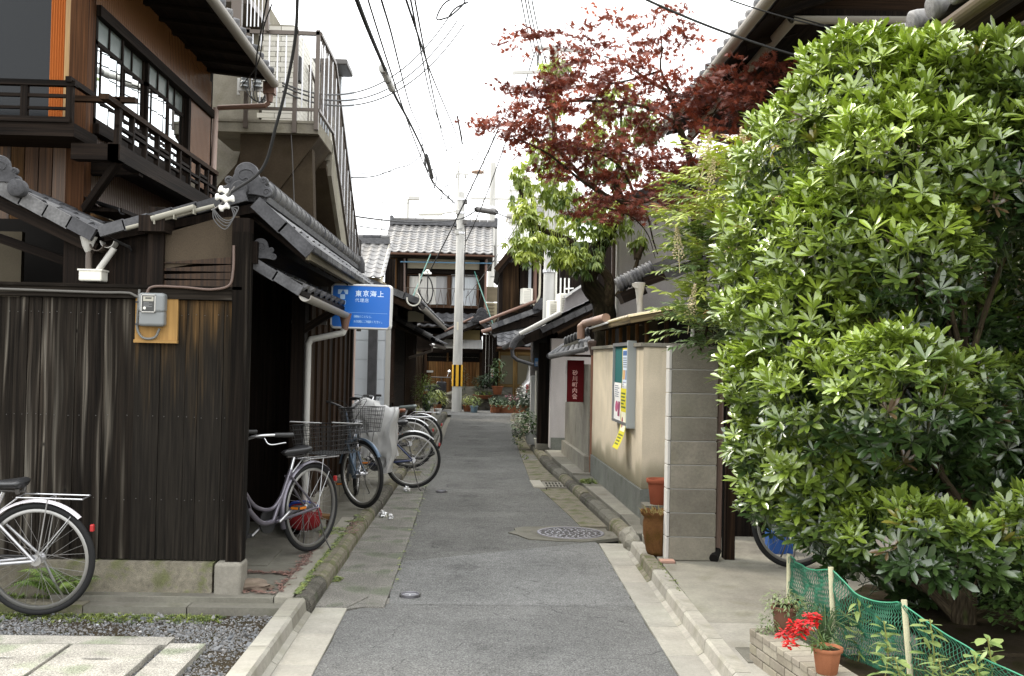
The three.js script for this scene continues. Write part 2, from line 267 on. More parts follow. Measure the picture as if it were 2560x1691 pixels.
// gutter slabs and kerb blocks laid one by one
const leftGutter = thing('gutter', 'concrete gutter slabs along the left edge of the lane', 'gutter', [0, 0, 0], 0, null, 'structure');
const rightGutter = thing('gutter', 'concrete gutter slabs along the right edge of the lane', 'gutter', [0, 0, 0], 0, null, 'structure');
const leftKerb = thing('kerb', 'kerb stones along the left side of the lane below the bicycles', 'kerb', [0, 0, 0], 0, null, 'structure');
const rightKerb = thing('kerb', 'kerb stones along the right side of the lane below the cream wall', 'kerb', [0, 0, 0], 0, null, 'structure');
{
  const quad = (l, r, z0, z1, dl = 0, dr = 0) => [[atZ(l, z0) + dl, z0], [atZ(r, z0) + dr, z0], [atZ(r, z1) + dr, z1], [atZ(l, z1) + dl, z1]];
  const G = 0.006;
  for (let z = 0.15; z > -6.3; z -= 0.6) part('gutter_slab', slab(quad(Lin, Ledge, z, Math.max(z - 0.6, -6.46) + G, 0.03), -0.05, 0.012 + rr(-0.001, 0.002), 0.003), pick([M.concNew2, M.concNew, M.concNew2]), leftGutter);
  for (let z = -6.47, k = 0; z > -28; z -= 0.6, k++) {
    const y = 0.010 + rr(-0.003, 0.003);
    part('gutter_slab', slab(quad(Lin, Ledge, z, Math.max(z - 0.6, -28.4) + G * 0.6, 0, k === 0 ? -0.02 : -0.13), -0.05, y, 0.002), pick([M.pebble, M.pebble, M.mossy, M.pebble]), leftGutter);
    if (k === 0) part('gutter_slab', slab([[-1.02, -6.43], [-0.80, -6.45], [-0.55, -6.60], [-0.56, -6.75], [-1.02, -6.75]], -0.05, 0.006, 0.001), M.pebble, leftGutter);
    if (z > -16) part('gutter_edge', slab([[atZ(Ledge, z - (k ? 0 : 0.16)) - 0.13, z - 0.01], [atZ(Ledge, z - (k ? 0 : 0.16)), z - 0.01], [atZ(Ledge, z - 0.6), z - 0.6], [atZ(Ledge, z - 0.6) - 0.13, z - 0.6]], -0.05, y + 0.005, 0.003), M.pebble, leftGutter);
  }
  for (let z = -0.10; z > -8.6; z -= 0.6) part('gutter_slab', slab(quad(Redge, Rin, z, Math.max(z - 0.6, -8.85) + G, 0.005), -0.05, 0.012 + rr(-0.001, 0.002), 0.003), pick([M.concNew2, M.concNew]), rightGutter);
  for (let z = -9.75; z > -28; z -= 0.9) { if (z < -12.1 && z > -13.3) { z = -13.4; } part('gutter_slab', slab(quad(Redge, Rin, z, Math.max(z - 0.9, -28.4) + G, 0.0), -0.05, 0.010 + rr(-0.003, 0.003), 0.002), pick([M.mossy, M.pebble, M.mossy]), rightGutter); }
  part('gutter_slab', slab([[0.88, -12.1 + 0.0], [1.14, -12.1], [1.12, -12.58], [0.87, -12.58]], -0.05, 0.009, 0.002), M.mossy, rightGutter);
  // new kerb: chamfered block with a sloped foot joining the slab
  const newProf = (x, w, s) => [[x, -0.05], [x + s * w, -0.05], [x + s * w, SID + 0.006], [x + s * 0.022, SID + 0.008], [x + s * 0.008, SID - 0.006], [x, 0.03], [x - s * 0.03, 0.013], [x - s * 0.03, -0.05]];
  for (let z = 0.15; z > -6.3; z -= 0.6) { const z1 = Math.max(z - 0.6, -6.30); part('kerb_block', run(newProf(-1.03, 0.115, -1), z1 + G, z - G / 2), pick([M.concNew, M.conc, M.concNew]), leftKerb); }
  for (let z = -0.10; z > -8.2; z -= 0.6) { const z1 = Math.max(z - 0.6, -8.42); const dirty = z < -6.8 && z > -7.6; part('kerb_block', run(newProf(0, 0.10, 1), z1 + G, z - G / 2, atZ(Rin, z1), atZ(Rin, z)), dirty ? M.mossy : pick([M.concNew, M.concNew2]), rightKerb); }
  // old worn kerb with rounded shoulders
  const oldProf = (w, s, h) => [[0, -0.05], [s * w, -0.05], [s * w, h], [s * 0.045, h + 0.004], [s * 0.012, h - 0.018], [0, h - 0.05]];
  for (let z = -6.32; z > -28.2; z -= 0.62) { const z1 = Math.max(z - 0.62, -28.3), h = SID + 0.004 + rr(-0.006, 0.006); const j = rr(-0.008, 0.008); part('kerb_block', run(oldProf(0.105, -1, h), z1 + 0.008, z, atZ(Lin, z1) + 0.02 + j, atZ(Lin, z) + 0.02 + j), pick([M.pebbleKerb, M.mossy, M.pebbleKerb]), leftKerb); }
  for (let z = -9.05; z > -28.2; z -= 0.62) { const z1 = Math.max(z - 0.62, -28.3), h = SID + rr(-0.01, 0.006), w = z > -13 ? 0.11 : 0.13; part('kerb_block', run(oldProf(w, 1, h), z1 + 0.008, z, atZ(Rin, z1), atZ(Rin, z)), pick([M.mossy, M.concDark, M.pebbleKerb]), rightKerb); }
  // broken kerb lumps between old and new
  for (const [x, z, s] of [[1.335, -8.62, 0.95], [1.345, -8.93, 1.1]]) { const g = new THREE.IcosahedronGeometry(0.09, 2), P = g.attributes.position; for (let i = 0; i < P.count; i++) { const k = 1 + 0.22 * n3(P.getX(i) * 12, P.getY(i) * 12, P.getZ(i) * 12 + z); P.setXYZ(i, P.getX(i) * k * 0.9, P.getY(i) * k * 0.9, P.getZ(i) * k * 1.9 * s); } g.computeVertexNormals(); part('kerb_rubble', g.translate(x, 0.055, z), M.conc, rightKerb); }
}
// left pavement with border slabs, entrance floor; right pavement and driveway
const leftPave = thing('pavement', 'grey concrete strip under the parked bicycles on the left', 'pavement', [0, 0, 0], 0, null, 'structure');
const rightPave = thing('pavement', 'concrete strip at the foot of the cream wall on the right', 'pavement', [0, 0, 0], 0, null, 'structure');
const driveway = thing('driveway', 'stained concrete driveway at the right beyond the brick planter', 'driveway', [0, 0, 0], 0, null, 'structure');
{
  for (let z = -6.33, k = 0; z > -27.8; z -= 1.05, k++) {
    const z1 = z - 1.05 + 0.008, xl = z > -11.6 ? -1.92 : -2.0, off = -0.10;
    if (k < 3) { part('border_slab', slab([[-1.235, z], [-1.125, z], [-1.135, z1], [-1.245, z1]], -0.05, SID + 0.003, 0.003), M.conc, leftPave); part('paving_slab', slab([[-2.6, z], [-1.243, z], [-1.252, z1], [-2.6, z1]], -0.05, SID - 0.004, 0.003), M.concDark, leftPave); }
    else part('paving_slab', slab([[xl - 0.5, z], [atZ(Lin, z) + off + 0.008, z], [atZ(Lin, z1) + off + 0.008, z1], [xl - 0.5, z1]], -0.05, SID - 0.004 + rr(-0.002, 0.002), 0.003), pick([M.concDark, M.mossy, M.concDark]), leftPave);
  }
  part('floor_plate', slab([[-1.80, -7.28], [-1.47, -7.26], [-1.49, -7.88], [-1.80, -7.86]], SID - 0.01, SID + 0.006, 0.002), M.concDark, leftPave, 'square lid let into the entrance floor');
  const wallR = [[1.60, -7.5], [1.585, -9.7], [1.50, -13.3], [1.40, -16.2], [1.3, -28.4]];
  part('channel', slab([[1.35, -9.0], [1.385, -9.0], [1.30, -12.2], [1.25, -12.2]], -0.05, SID - 0.03, 0), M.mossy, rightPave);
  for (let z = -7.72; z > -27; z -= 1.1) { const z1 = z - 1.095; part('paving_slab', slab([[z > -9.0 ? atZ(Rin, z) + 0.12 : atZ(Rin, z) + 0.155, z], [2.2, z], [2.2, z1], [atZ(Rin, z1) + 0.155, z1]], -0.05, SID + 0.004 + rr(-0.003, 0.003) + (z < -12.6 && z > -15.7 ? 0.03 : 0), 0.004), pick([M.conc, M.concDark, M.conc]), rightPave); }
  part('driveway_slab', slab([[1.345, -5.85], [4.6, -5.85], [4.6, -9.6], [1.50, -9.6], [1.50, -7.70], [1.40, -7.70]], -0.05, SID + 0.002, 0.003), M.conc, driveway);
  part('driveway_slab', slab([[1.345, -2], [4.6, -2], [4.6, -5.84], [1.345, -5.84]], -0.05, SID + 0.004, 0.003), M.concNew, driveway, 'paler front bay of the driveway');
  part('drain_lid', slab([[1.375, -5.06], [1.46, -5.06], [1.45, -5.32], [1.375, -5.32]], SID, SID + 0.012, 0.002), M.concDark, driveway);
}
// gravel yard, its kerb and the concrete lids in it
{
  const yard = meta(part('gravel_yard', slab([[-9, 2], [-1.14, 2], [-1.14, -6.22], [-9, -6.22]], -0.06, 0.012), M.soil, scene), 'dusty earth of the small gravel yard in front of the plank fence', 'yard', null, 'structure');
  const stone = new THREE.IcosahedronGeometry(1, 0); { const P = stone.attributes.position; for (let i = 0; i < P.count; i++) { const k = 1 + 0.3 * n3(P.getX(i) * 2, P.getY(i) * 2, P.getZ(i) * 2); P.setXYZ(i, P.getX(i) * k, P.getY(i) * k * 0.65, P.getZ(i) * k); } stone.computeVertexNormals(); }
  const N = 32000, im = new THREE.InstancedMesh(stone, std([1, 1, 1], 0.95), N), c = new THREE.Color(); let k = 0;
  while (k < N) { const z = rr(-6.2, -4.2), x = rr(-3.4, -1.13); if (n2(x * 1.3, z * 1.3) + 0.9 < rnd()) continue; const s = 0.003 + 0.008 * rnd() * rnd() + (rnd() > 0.995 ? 0.012 : 0);
    im.setMatrixAt(k, mat4([x, 0.010 + s * 0.3, z], [rr(0, 6), rr(0, 6), rr(0, 6)], [s * rr(0.8, 1.5), s, s * rr(0.8, 1.5)])); const l = rr(0.09, 0.22) + (rnd() > 0.98 ? 0.2 : 0), wm = rr(-0.05, 0.06); c.setRGB(l * (1 + wm), l, l * (1.0 - wm)); im.setColorAt(k, c); k++; }
  im.name = 'gravel'; im.receiveShadow = im.castShadow = true; meta(im, 'loose blue grey gravel spread over the yard at lower left', 'gravel', null, 'stuff'); scene.add(im);
  const yk = thing('yard_kerb', 'low concrete edging along the foot of the plank fence', 'kerb', [0, 0, 0], 0, null, 'structure');
  for (let x = -1.12; x > -4.4; x -= 0.62) part('kerb_block', bb(x - 0.612, x, -0.03, 0.062 + rr(-0.003, 0.003), -6.36, -6.21, 0), pick([M.conc, M.mossy, M.concDark]), yk);
  const lidM = std([0.98, 0.96, 0.90], 0.92, { map: T.pebble }); const lid = thing('inspection_slab', 'pale concrete slab cover set in the gravel at the lower left corner', 'slab cover', [0, 0, 0], 0, null, 'structure');
  part('surround', [bb(-1.62, -1.43, 0, 0.045, -5.50, -4.2), bb(-3.6, -1.63, 0, 0.045, -5.62, -5.47), bb(-2.52, -2.50, 0.0, 0.03, -5.46, -4.2)], lidM, lid);
  for (const [x0, x1] of [[-2.12, -1.66], [-2.60, -2.13], [-3.08, -2.61]]) { const c0 = (x0 + x1) / 2, h = []; for (let a = 0; a < 12; a++) h.push([c0 + 0.075 * Math.cos(a / 6 * Math.PI), 5.20 + 0.018 * Math.sin(a / 6 * Math.PI)]); part('lid', prism([[x0 + 0.006, 4.3], [x1 - 0.006, 4.3], [x1 - 0.006, 5.455], [x0 + 0.006, 5.455]], 0.045, { holes: [h], bevel: 0.003 }).rotateX(-Math.PI / 2), lidM, lid); }
  void yard;
}
// iron work in the road
{
  const cover = (name, label, x, z, r, ringM) => {
    const t = thing(name, label, 'manhole cover', [x, 0, z]);
    part('collar', new THREE.RingGeometry(r, r * 1.18, 40).rotateX(-Math.PI / 2).translate(0, 0.016, 0), ringM, t);
    part('frame', lathe([[r * 0.93, 0.015], [r * 0.93, 0.021], [r * 1.0, 0.021], [r * 1.0, 0.0]], 40), M.iron, t);
    part('lid', new THREE.CircleGeometry(r * 0.925, 40).rotateX(-Math.PI / 2).translate(0, 0.014, 0), M.iron, t); return t;
  };
  const c = cover('manhole_cover', 'large round iron manhole cover at the right edge of the lane', 0.87, -9.32, 0.31, M.concDark);
  { const gs = []; for (let ring = 0; ring < 5; ring++) { const R = 0.045 + ring * 0.053, n = 5 + ring * 6; for (let i = 0; i < n; i++) { const a = (i / n) * 6.283 + ring * 0.3, t = i % 2 ? 0.8 : -0.7; gs.push(box(0.042, 0.006, 0.014, 0, 0, 0, [0, -a + t, 0]).translate(R * Math.cos(a), 0.0165, R * Math.sin(a))); } } part('raised_pattern', gs, M.darkSteel, c); }
  // broken concrete surround
  { const pts = []; for (let i = 0; i < 26; i++) { const a = i / 26 * 6.283, r = 0.40 + 0.05 * n2(Math.cos(a) * 2, Math.sin(a) * 2) + (Math.cos(a) < -0.7 ? 0.10 : 0); pts.push([0.87 + r * 1.1 * Math.cos(a), -9.32 + r * Math.sin(a)]); } part('concrete_surround', slab(pts.map(([x, z]) => [x - 0.87, z + 9.32]), -0.02, 0.013, 0.002), M.concDark, c); }
  const c2 = cover('valve_cover', 'small round steel valve cover near the left side of the near lane', -0.43, -6.82, 0.062, M.asphaltOld);
  part('rib', [box(0.07, 0.004, 0.01, 0, 0.017, 0), box(0.01, 0.004, 0.05, 0, 0.017, 0.02)], M.steel, c2);
  const c3 = cover('valve_cover', 'small steel valve cover farther up the lane beside the bicycles', -0.42, -12.1, 0.062, M.asphaltOld);
  part('rib', [box(0.07, 0.004, 0.01, 0, 0.017, 0)], M.steel, c3);
  const d = thing('drain_grate', 'iron drain grate with two rows of slots in the right gutter', 'drain', [0, 0, 0], 0);
  part('concrete_frame', slab([[0.69, -13.36], [0.83, -13.36], [0.86, -12.62], [0.71, -12.62]], -0.02, 0.014, 0.002), M.concNew2, d, 'pale slab beside the grate');
  { const holes = []; for (let i = 0; i < 2; i++) for (let j = 0; j < 6; j++) { const x = 0.875 + j * 0.042, y = 12.68 + i * 0.25; holes.push([[x, y], [x + 0.026, y], [x + 0.026, y + 0.2], [x, y + 0.2]]); } part('grate', prism([[0.85, 12.63], [1.13, 12.63], [1.10, 13.2], [0.84, 13.2]], 0.012, { holes }).rotateX(-Math.PI / 2).translate(0, 0.006, 0), M.conc, d); part('pit', slab([[0.85, -12.63], [1.13, -12.63], [1.10, -13.2], [0.84, -13.2]], -0.02, 0.002), M.blackGap, d); }
}

// ================= roof tile kit =================
function tileGeo(w, l, amp = 0.03, th = 0.018) {
  const n = 10, pos = [], idx = [], uv = [], f = (t) => amp * (Math.pow(0.5 + 0.5 * Math.cos((t - 0.88) * 6.283), 1.5) - 0.35);
  for (const [z, dy] of [[0, 0], [l, 0.012], [l, 0.012 - th]]) for (let i = 0; i <= n; i++) { const t = i / n; pos.push(t * w, f(t) + dy, z + (dy < 0 ? 0 : 0)); uv.push(t * w, z + (dy < 0.012 && z > 0 ? th : 0)); }
  for (let r = 0; r < 2; r++) for (let i = 0; i < n; i++) { const a = r * (n + 1) + i, b = a + n + 1; idx.push(a, b, a + 1, b, b + 1, a + 1); }
  const g = new THREE.BufferGeometry(); g.setAttribute('position', new THREE.Float32BufferAttribute(pos, 3)); g.setAttribute('uv', new THREE.Float32BufferAttribute(uv, 2)); g.setIndex(idx);
  const q = g.toNonIndexed(); q.computeVertexNormals(); return toCreasedNormals(q, 0.9);
}
const geoCache = new Map();
function tileRoof(parent, o, u, v, nU, nV, tw, tl, mats, opt = {}) {
  const key = tw + '|' + tl + '|' + (opt.amp || 0.03); if (!geoCache.has(key)) geoCache.set(key, tileGeo(tw, tl * 1.12, opt.amp, opt.amp ? opt.amp * 0.85 : undefined));
  const g = geoCache.get(key), U = V(u).normalize(), D = V(v).normalize(), N = D.clone().cross(U).normalize(), O = V(o);
  if (N.y < 0) N.negate();
  const flip = U.clone().cross(N).dot(D) < 0;
  for (let j = 0; j < nV; j++) for (let i = 0; i < nU; i++) {
    const p = O.clone().addScaledVector(U, i * tw + (flip ? tw : 0)).addScaledVector(D, j * tl).addScaledVector(N, rr(-0.002, 0.003));
    const m = new THREE.Matrix4().makeBasis(flip ? U.clone().negate() : U, N, D).multiply(new THREE.Matrix4().makeRotationY(rr(-0.008, 0.008))).setPosition(p);
    shared('roof_tile', g, pick(mats), parent, m);
  }
}
// row of round cap tiles from a to b (ridge or verge rolls)
function capRow(parent, a, b, r, len, mats, name = 'ridge_tile', lip = 1.12) {
  const A = V(a), B = V(b), d = B.clone().sub(A), L = d.length(), n = Math.max(1, Math.round(L / len)); d.normalize();
  const g = merge([new THREE.CylinderGeometry(r, r * 0.97, L / n * 0.98, 14).rotateX(Math.PI / 2), new THREE.CylinderGeometry(r * lip, r * lip, 0.022, 14).rotateX(Math.PI / 2).translate(0, 0, L / n * 0.44)]);
  const q = new THREE.Quaternion().setFromUnitVectors(V(0, 0, 1), d);
  for (let i = 0; i < n; i++) { const p = A.clone().addScaledVector(d, (i + 0.5) * L / n); shared(name, g, pick(mats), parent, new THREE.Matrix4().compose(p, q, V(1, 1, 1))); }
}
// stepped flat verge tiles along a sloping edge
function vergeTiles(parent, a, b, n, h, th, mats, out = [0, 0, 1]) {
  const A = V(a), B = V(b);
  for (let i = 0; i < n; i++) { const p = A.clone().lerp(B, i / n), q = A.clone().lerp(B, (i + 1.04) / n); p.y += 0.008; const g = beam([p.x, p.y - h / 2, p.z], [q.x, q.y - h / 2, q.z], th, h); part('verge_tile', g, pick(mats), parent); }
}
// ogre-less ornamental ridge-end tile: cloud outline, recessed heart, two scrolls, round boss; local xy, facing +z
function ridgeEnd(parent, s, pos, turn = 0, boss = true) {
  const g = new THREE.Group(); g.name = 'ridge_end_tile'; g.position.set(...pos); g.rotation.y = turn; parent.add(g);
  const out = [], add = (cx, cy, r, a0, a1, n = 10) => { for (let i = 0; i <= n; i++) { const a = lerp(a0, a1, i / n); out.push([cx + r * Math.cos(a), cy + r * Math.sin(a)]); } };
  add(0.28, -0.02, 0.075, -2.2, 1.6); add(0.235, 0.13, 0.06, -1.2, 2.4); add(0, 0.22, 0.165, 0.0, Math.PI, 18); add(-0.235, 0.13, 0.06, 0.74, 4.34); add(-0.28, -0.02, 0.075, 1.54, 5.34); out.push([-0.1, -0.06], [0.1, -0.06]);
  const S = out.map(([x, y]) => [x * s, y * s]);
  part('body', prism(S, 0.07 * s, { bevel: 0.008 * s }), M.tile[1], g);
  const ring = []; for (let i = 0; i < 22; i++) { const a = i / 22 * 6.283; ring.push([0.105 * s * Math.cos(a), (0.21 + 0.075 * Math.sin(a) - (Math.abs(a - 4.71) < 0.3 ? -0.03 : 0)) * s, 0.08 * s]); }
  part('raised_ring', tube(ring, 0.012 * s, 44, 6, true), M.tile[1], g);
  for (const k of [-1, 1]) for (const [cx, cy, r] of [[0.28, -0.02, 0.05], [0.235, 0.13, 0.038]]) { const p = []; for (let i = 0; i < 16; i++) { const a = i * 0.5, q = r * (1 - i / 20); p.push([k * (cx + q * Math.cos(a)) * s, (cy + q * Math.sin(a)) * s, 0.08 * s]); } part('scroll', tube(p, 0.009 * s, 28, 5), M.tile[1], g); }
  if (boss) part('boss', lathe([[0, 0.10], [0.10, 0.10], [0.113, 0.09], [0.113, 0]].map(([x, y]) => [x * s, y * s]), 28).rotateX(Math.PI / 2).translate(-0.07 * s, -0.0 * s, 0.07 * s), M.tile[3], g);
  return g;
}
// half-round gutter from a to b
function gutterGeo(a, b, r, th = 0.004) {
  const A = V(a), B = V(b), d = B.clone().sub(A), L = d.length(), pr = [];
  for (let i = 0; i <= 10; i++) { const t = Math.PI + i / 10 * Math.PI; pr.push([r * Math.cos(t), r * Math.sin(t)]); } for (let i = 10; i >= 0; i--) { const t = Math.PI + i / 10 * Math.PI; pr.push([(r - th) * Math.cos(t), (r - th) * Math.sin(t)]); }
  const g = prism(pr, L); d.normalize(); const X = V(0, 1, 0).cross(d).normalize(), Y = d.clone().cross(X);
  return g.applyMatrix4(new THREE.Matrix4().makeBasis(X, Y, d).setPosition(A));
}

// ================= plank fence with its footing =================
const fence = thing('plank_fence', 'weathered dark plank fence on a mossy concrete footing behind the left bicycle', 'fence', [0, 0, -6.5]);
{
  let x = -4.6; const xs = []; while (x < -1.53) { const w = pick([rr(0.06, 0.10), rr(0.11, 0.16), rr(0.15, 0.23)]); xs.push([x, Math.min(w, -1.525 - x)]); x += w; }
  for (const [x0, w] of xs) {
    const knot = rnd(); void knot; const c = x0 + w / 2, gold = c > -1.95 && c < -1.58, brown = c > -2.2 && !gold; const m = gold ? (rnd() < 0.5 ? M.fenceGold : M.fenceBrown) : brown ? pick([M.fenceBrown, M.fence[3], M.fence[1]]) : pick(M.fence);
    const g = box(w - 0.003, 1.64, 0.018, c, 0.29 + 0.82, rr(-0.007, 0.007), [0, rr(-0.04, 0.04), rr(-0.003, 0.003)]);
    if (c > -2.24) { const g2 = box(w - 0.003, 1.64, 0.018, c, 0.29 + 0.82, rr(-0.003, 0.003)), P = g2.attributes.position, U = g2.attributes.uv, o = rnd() * 5, sh = gold ? 0 : -0.12; for (let i = 0; i < P.count; i++) U.setXY(i, o + P.getX(i), clamp((P.getY(i) - 0.29) / 1.64 + sh, 0.02, 0.98)); part('plank', g2, M.bared, fence, gold ? 'plank with its top bared to golden wood' : undefined); }
    else part('plank', g, m, fence);
  }
  part('nails', xs.flatMap(([x0, w]) => [0.42, 1.0, 1.72].flatMap((y) => [0.2, 0.8].map((k) => new THREE.IcosahedronGeometry(0.0035, 0).translate(x0 + w * k + rr(-0.004, 0.004), 0.29 + y * 0.9 + rr(-0.006, 0.006), 0.014)))), M.darkSteel, fence, undefined, 'stuff');
  part('top_rail', bb(-4.6, -1.51, 1.935, 2.00, -0.05, 0.045, 0), M.fence[2], fence); part('cap', bb(-4.6, -1.51, 2.00, 2.02, -0.06, 0.06, 0), M.fence[1], fence);
  part('back_rail', [bb(-4.6, -1.55, 0.6, 0.66, -0.07, -0.012, 0)], M.timber, fence);
  { const g = new THREE.BoxGeometry(2.95, 0.26, 0.14, 60, 6, 2).translate(-3.12, 0.15, 0.0), P = g.attributes.position; for (let i = 0; i < P.count; i++) if (P.getZ(i) > 0) P.setZ(i, P.getZ(i) + 0.008 * n3(P.getX(i) * 6, P.getY(i) * 9, 1)); const uv = g.attributes.uv; for (let i = 0; i < uv.count; i++) uv.setXY(i, P.getX(i), P.getY(i)); g.computeVertexNormals(); part('footing', g, M.mossy, fence); }
  { const g = rbox(0.17, 0.27, 0.20, -1.545, 0.155, 0.0, 0.025); part('corner_stone', g, M.conc, fence); }
}
const post = solo('gate_post', 'thick dark brown timber post at the right end of the plank fence', 'post', [box(0.10, 2.08, 0.12, -1.47 - 0.05, 0.29 + 1.04, -6.5)], M.fence[3]);
void post;
// electricity meter on its board
{
  const t = thing('electricity_meter', 'grey electricity meter with a window on a pale wooden board on the fence', 'meter', [-2.045, 1.83, -6.485]);
  part('backboard', [box(0.265, 0.325, 0.022, 0, 0, 0.012), box(0.27, 0.02, 0.034, 0, -0.165, 0.02)], std([0.46, 0.345, 0.19], 0.8, { map: T.ply }), t);
  part('housing', [rbox(0.165, 0.125, 0.08, -0.012, 0.075, 0.062, 0.022), rbox(0.16, 0.10, 0.072, -0.012, -0.022, 0.058, 0.02)], M.plasticGrey, t);
  { const c = document.createElement('canvas'); c.width = 160; c.height = 200; const x = c.getContext('2d'); x.fillStyle = '#23241f'; x.fillRect(0, 0, 160, 200); x.fillStyle = '#9a978a'; x.fillRect(14, 12, 132, 60); x.fillStyle = '#15150f'; x.fillRect(40, 24, 82, 20); x.fillStyle = '#b0ad9c'; x.font = '16px monospace'; x.fillText('0 4 7 1 8', 42, 40); x.fillStyle = '#777'; for (let i = 0; i < 4; i++) x.fillRect(20, 90 + i * 16, 70 + (i % 2) * 40, 5); x.beginPath(); x.arc(34, 158, 18, 0, 7); x.fillStyle = '#d0cec4'; x.fill(); const tx = new THREE.CanvasTexture(c); tx.colorSpace = THREE.SRGBColorSpace; part('dial_window', new THREE.PlaneGeometry(0.078, 0.10).translate(-0.028, 0.07, 0.1035), std(0xffffff, 0.15, { map: tx }), t); }
  part('window_frame', [box(0.09, 0.006, 0.008, -0.028, 0.123, 0.102), box(0.09, 0.006, 0.008, -0.028, 0.017, 0.102), box(0.006, 0.11, 0.008, -0.07, 0.07, 0.102), box(0.006, 0.11, 0.008, 0.014, 0.07, 0.102)], M.greyPipe, t);
  part('conduit', tube([[-0.105, 0.16, 0.04], [-0.11, 0.05, 0.04], [-0.108, -0.1, 0.04], [-0.07, -0.145, 0.045], [0.0, -0.14, 0.045], [0.03, -0.085, 0.05]], 0.008, 40), std([0.13, 0.13, 0.12], 0.5), t);
  part('clip', [box(0.03, 0.012, 0.02, -0.108, 0.08, 0.04), box(0.03, 0.012, 0.02, -0.108, -0.06, 0.04)], M.plasticBlack, t);
  solo('cable_conduit', 'thin grey conduit running along the fence top to the meter', 'conduit', [tube([[-4.5, 1.985, -6.445], [-3.2, 1.975, -6.445], [-2.4, 1.965, -6.445], [-2.19, 1.962, -6.445], [-2.155, 1.94, -6.445]], 0.009, 40)], std([0.10, 0.095, 0.085], 0.6));
  solo('cable_conduit', 'thin dark conduit bending up from the meter board to the gate gable', 'conduit', [tube([[-2.10, 1.955, -6.43], [-2.08, 2.0, -6.43], [-1.9, 2.01, -6.43], [-1.68, 2.0, -6.43], [-1.585, 2.03, -6.43], [-1.565, 2.12, -6.43], [-1.565, 2.28, -6.43]], 0.009, 50)], M.brownPipe);
}
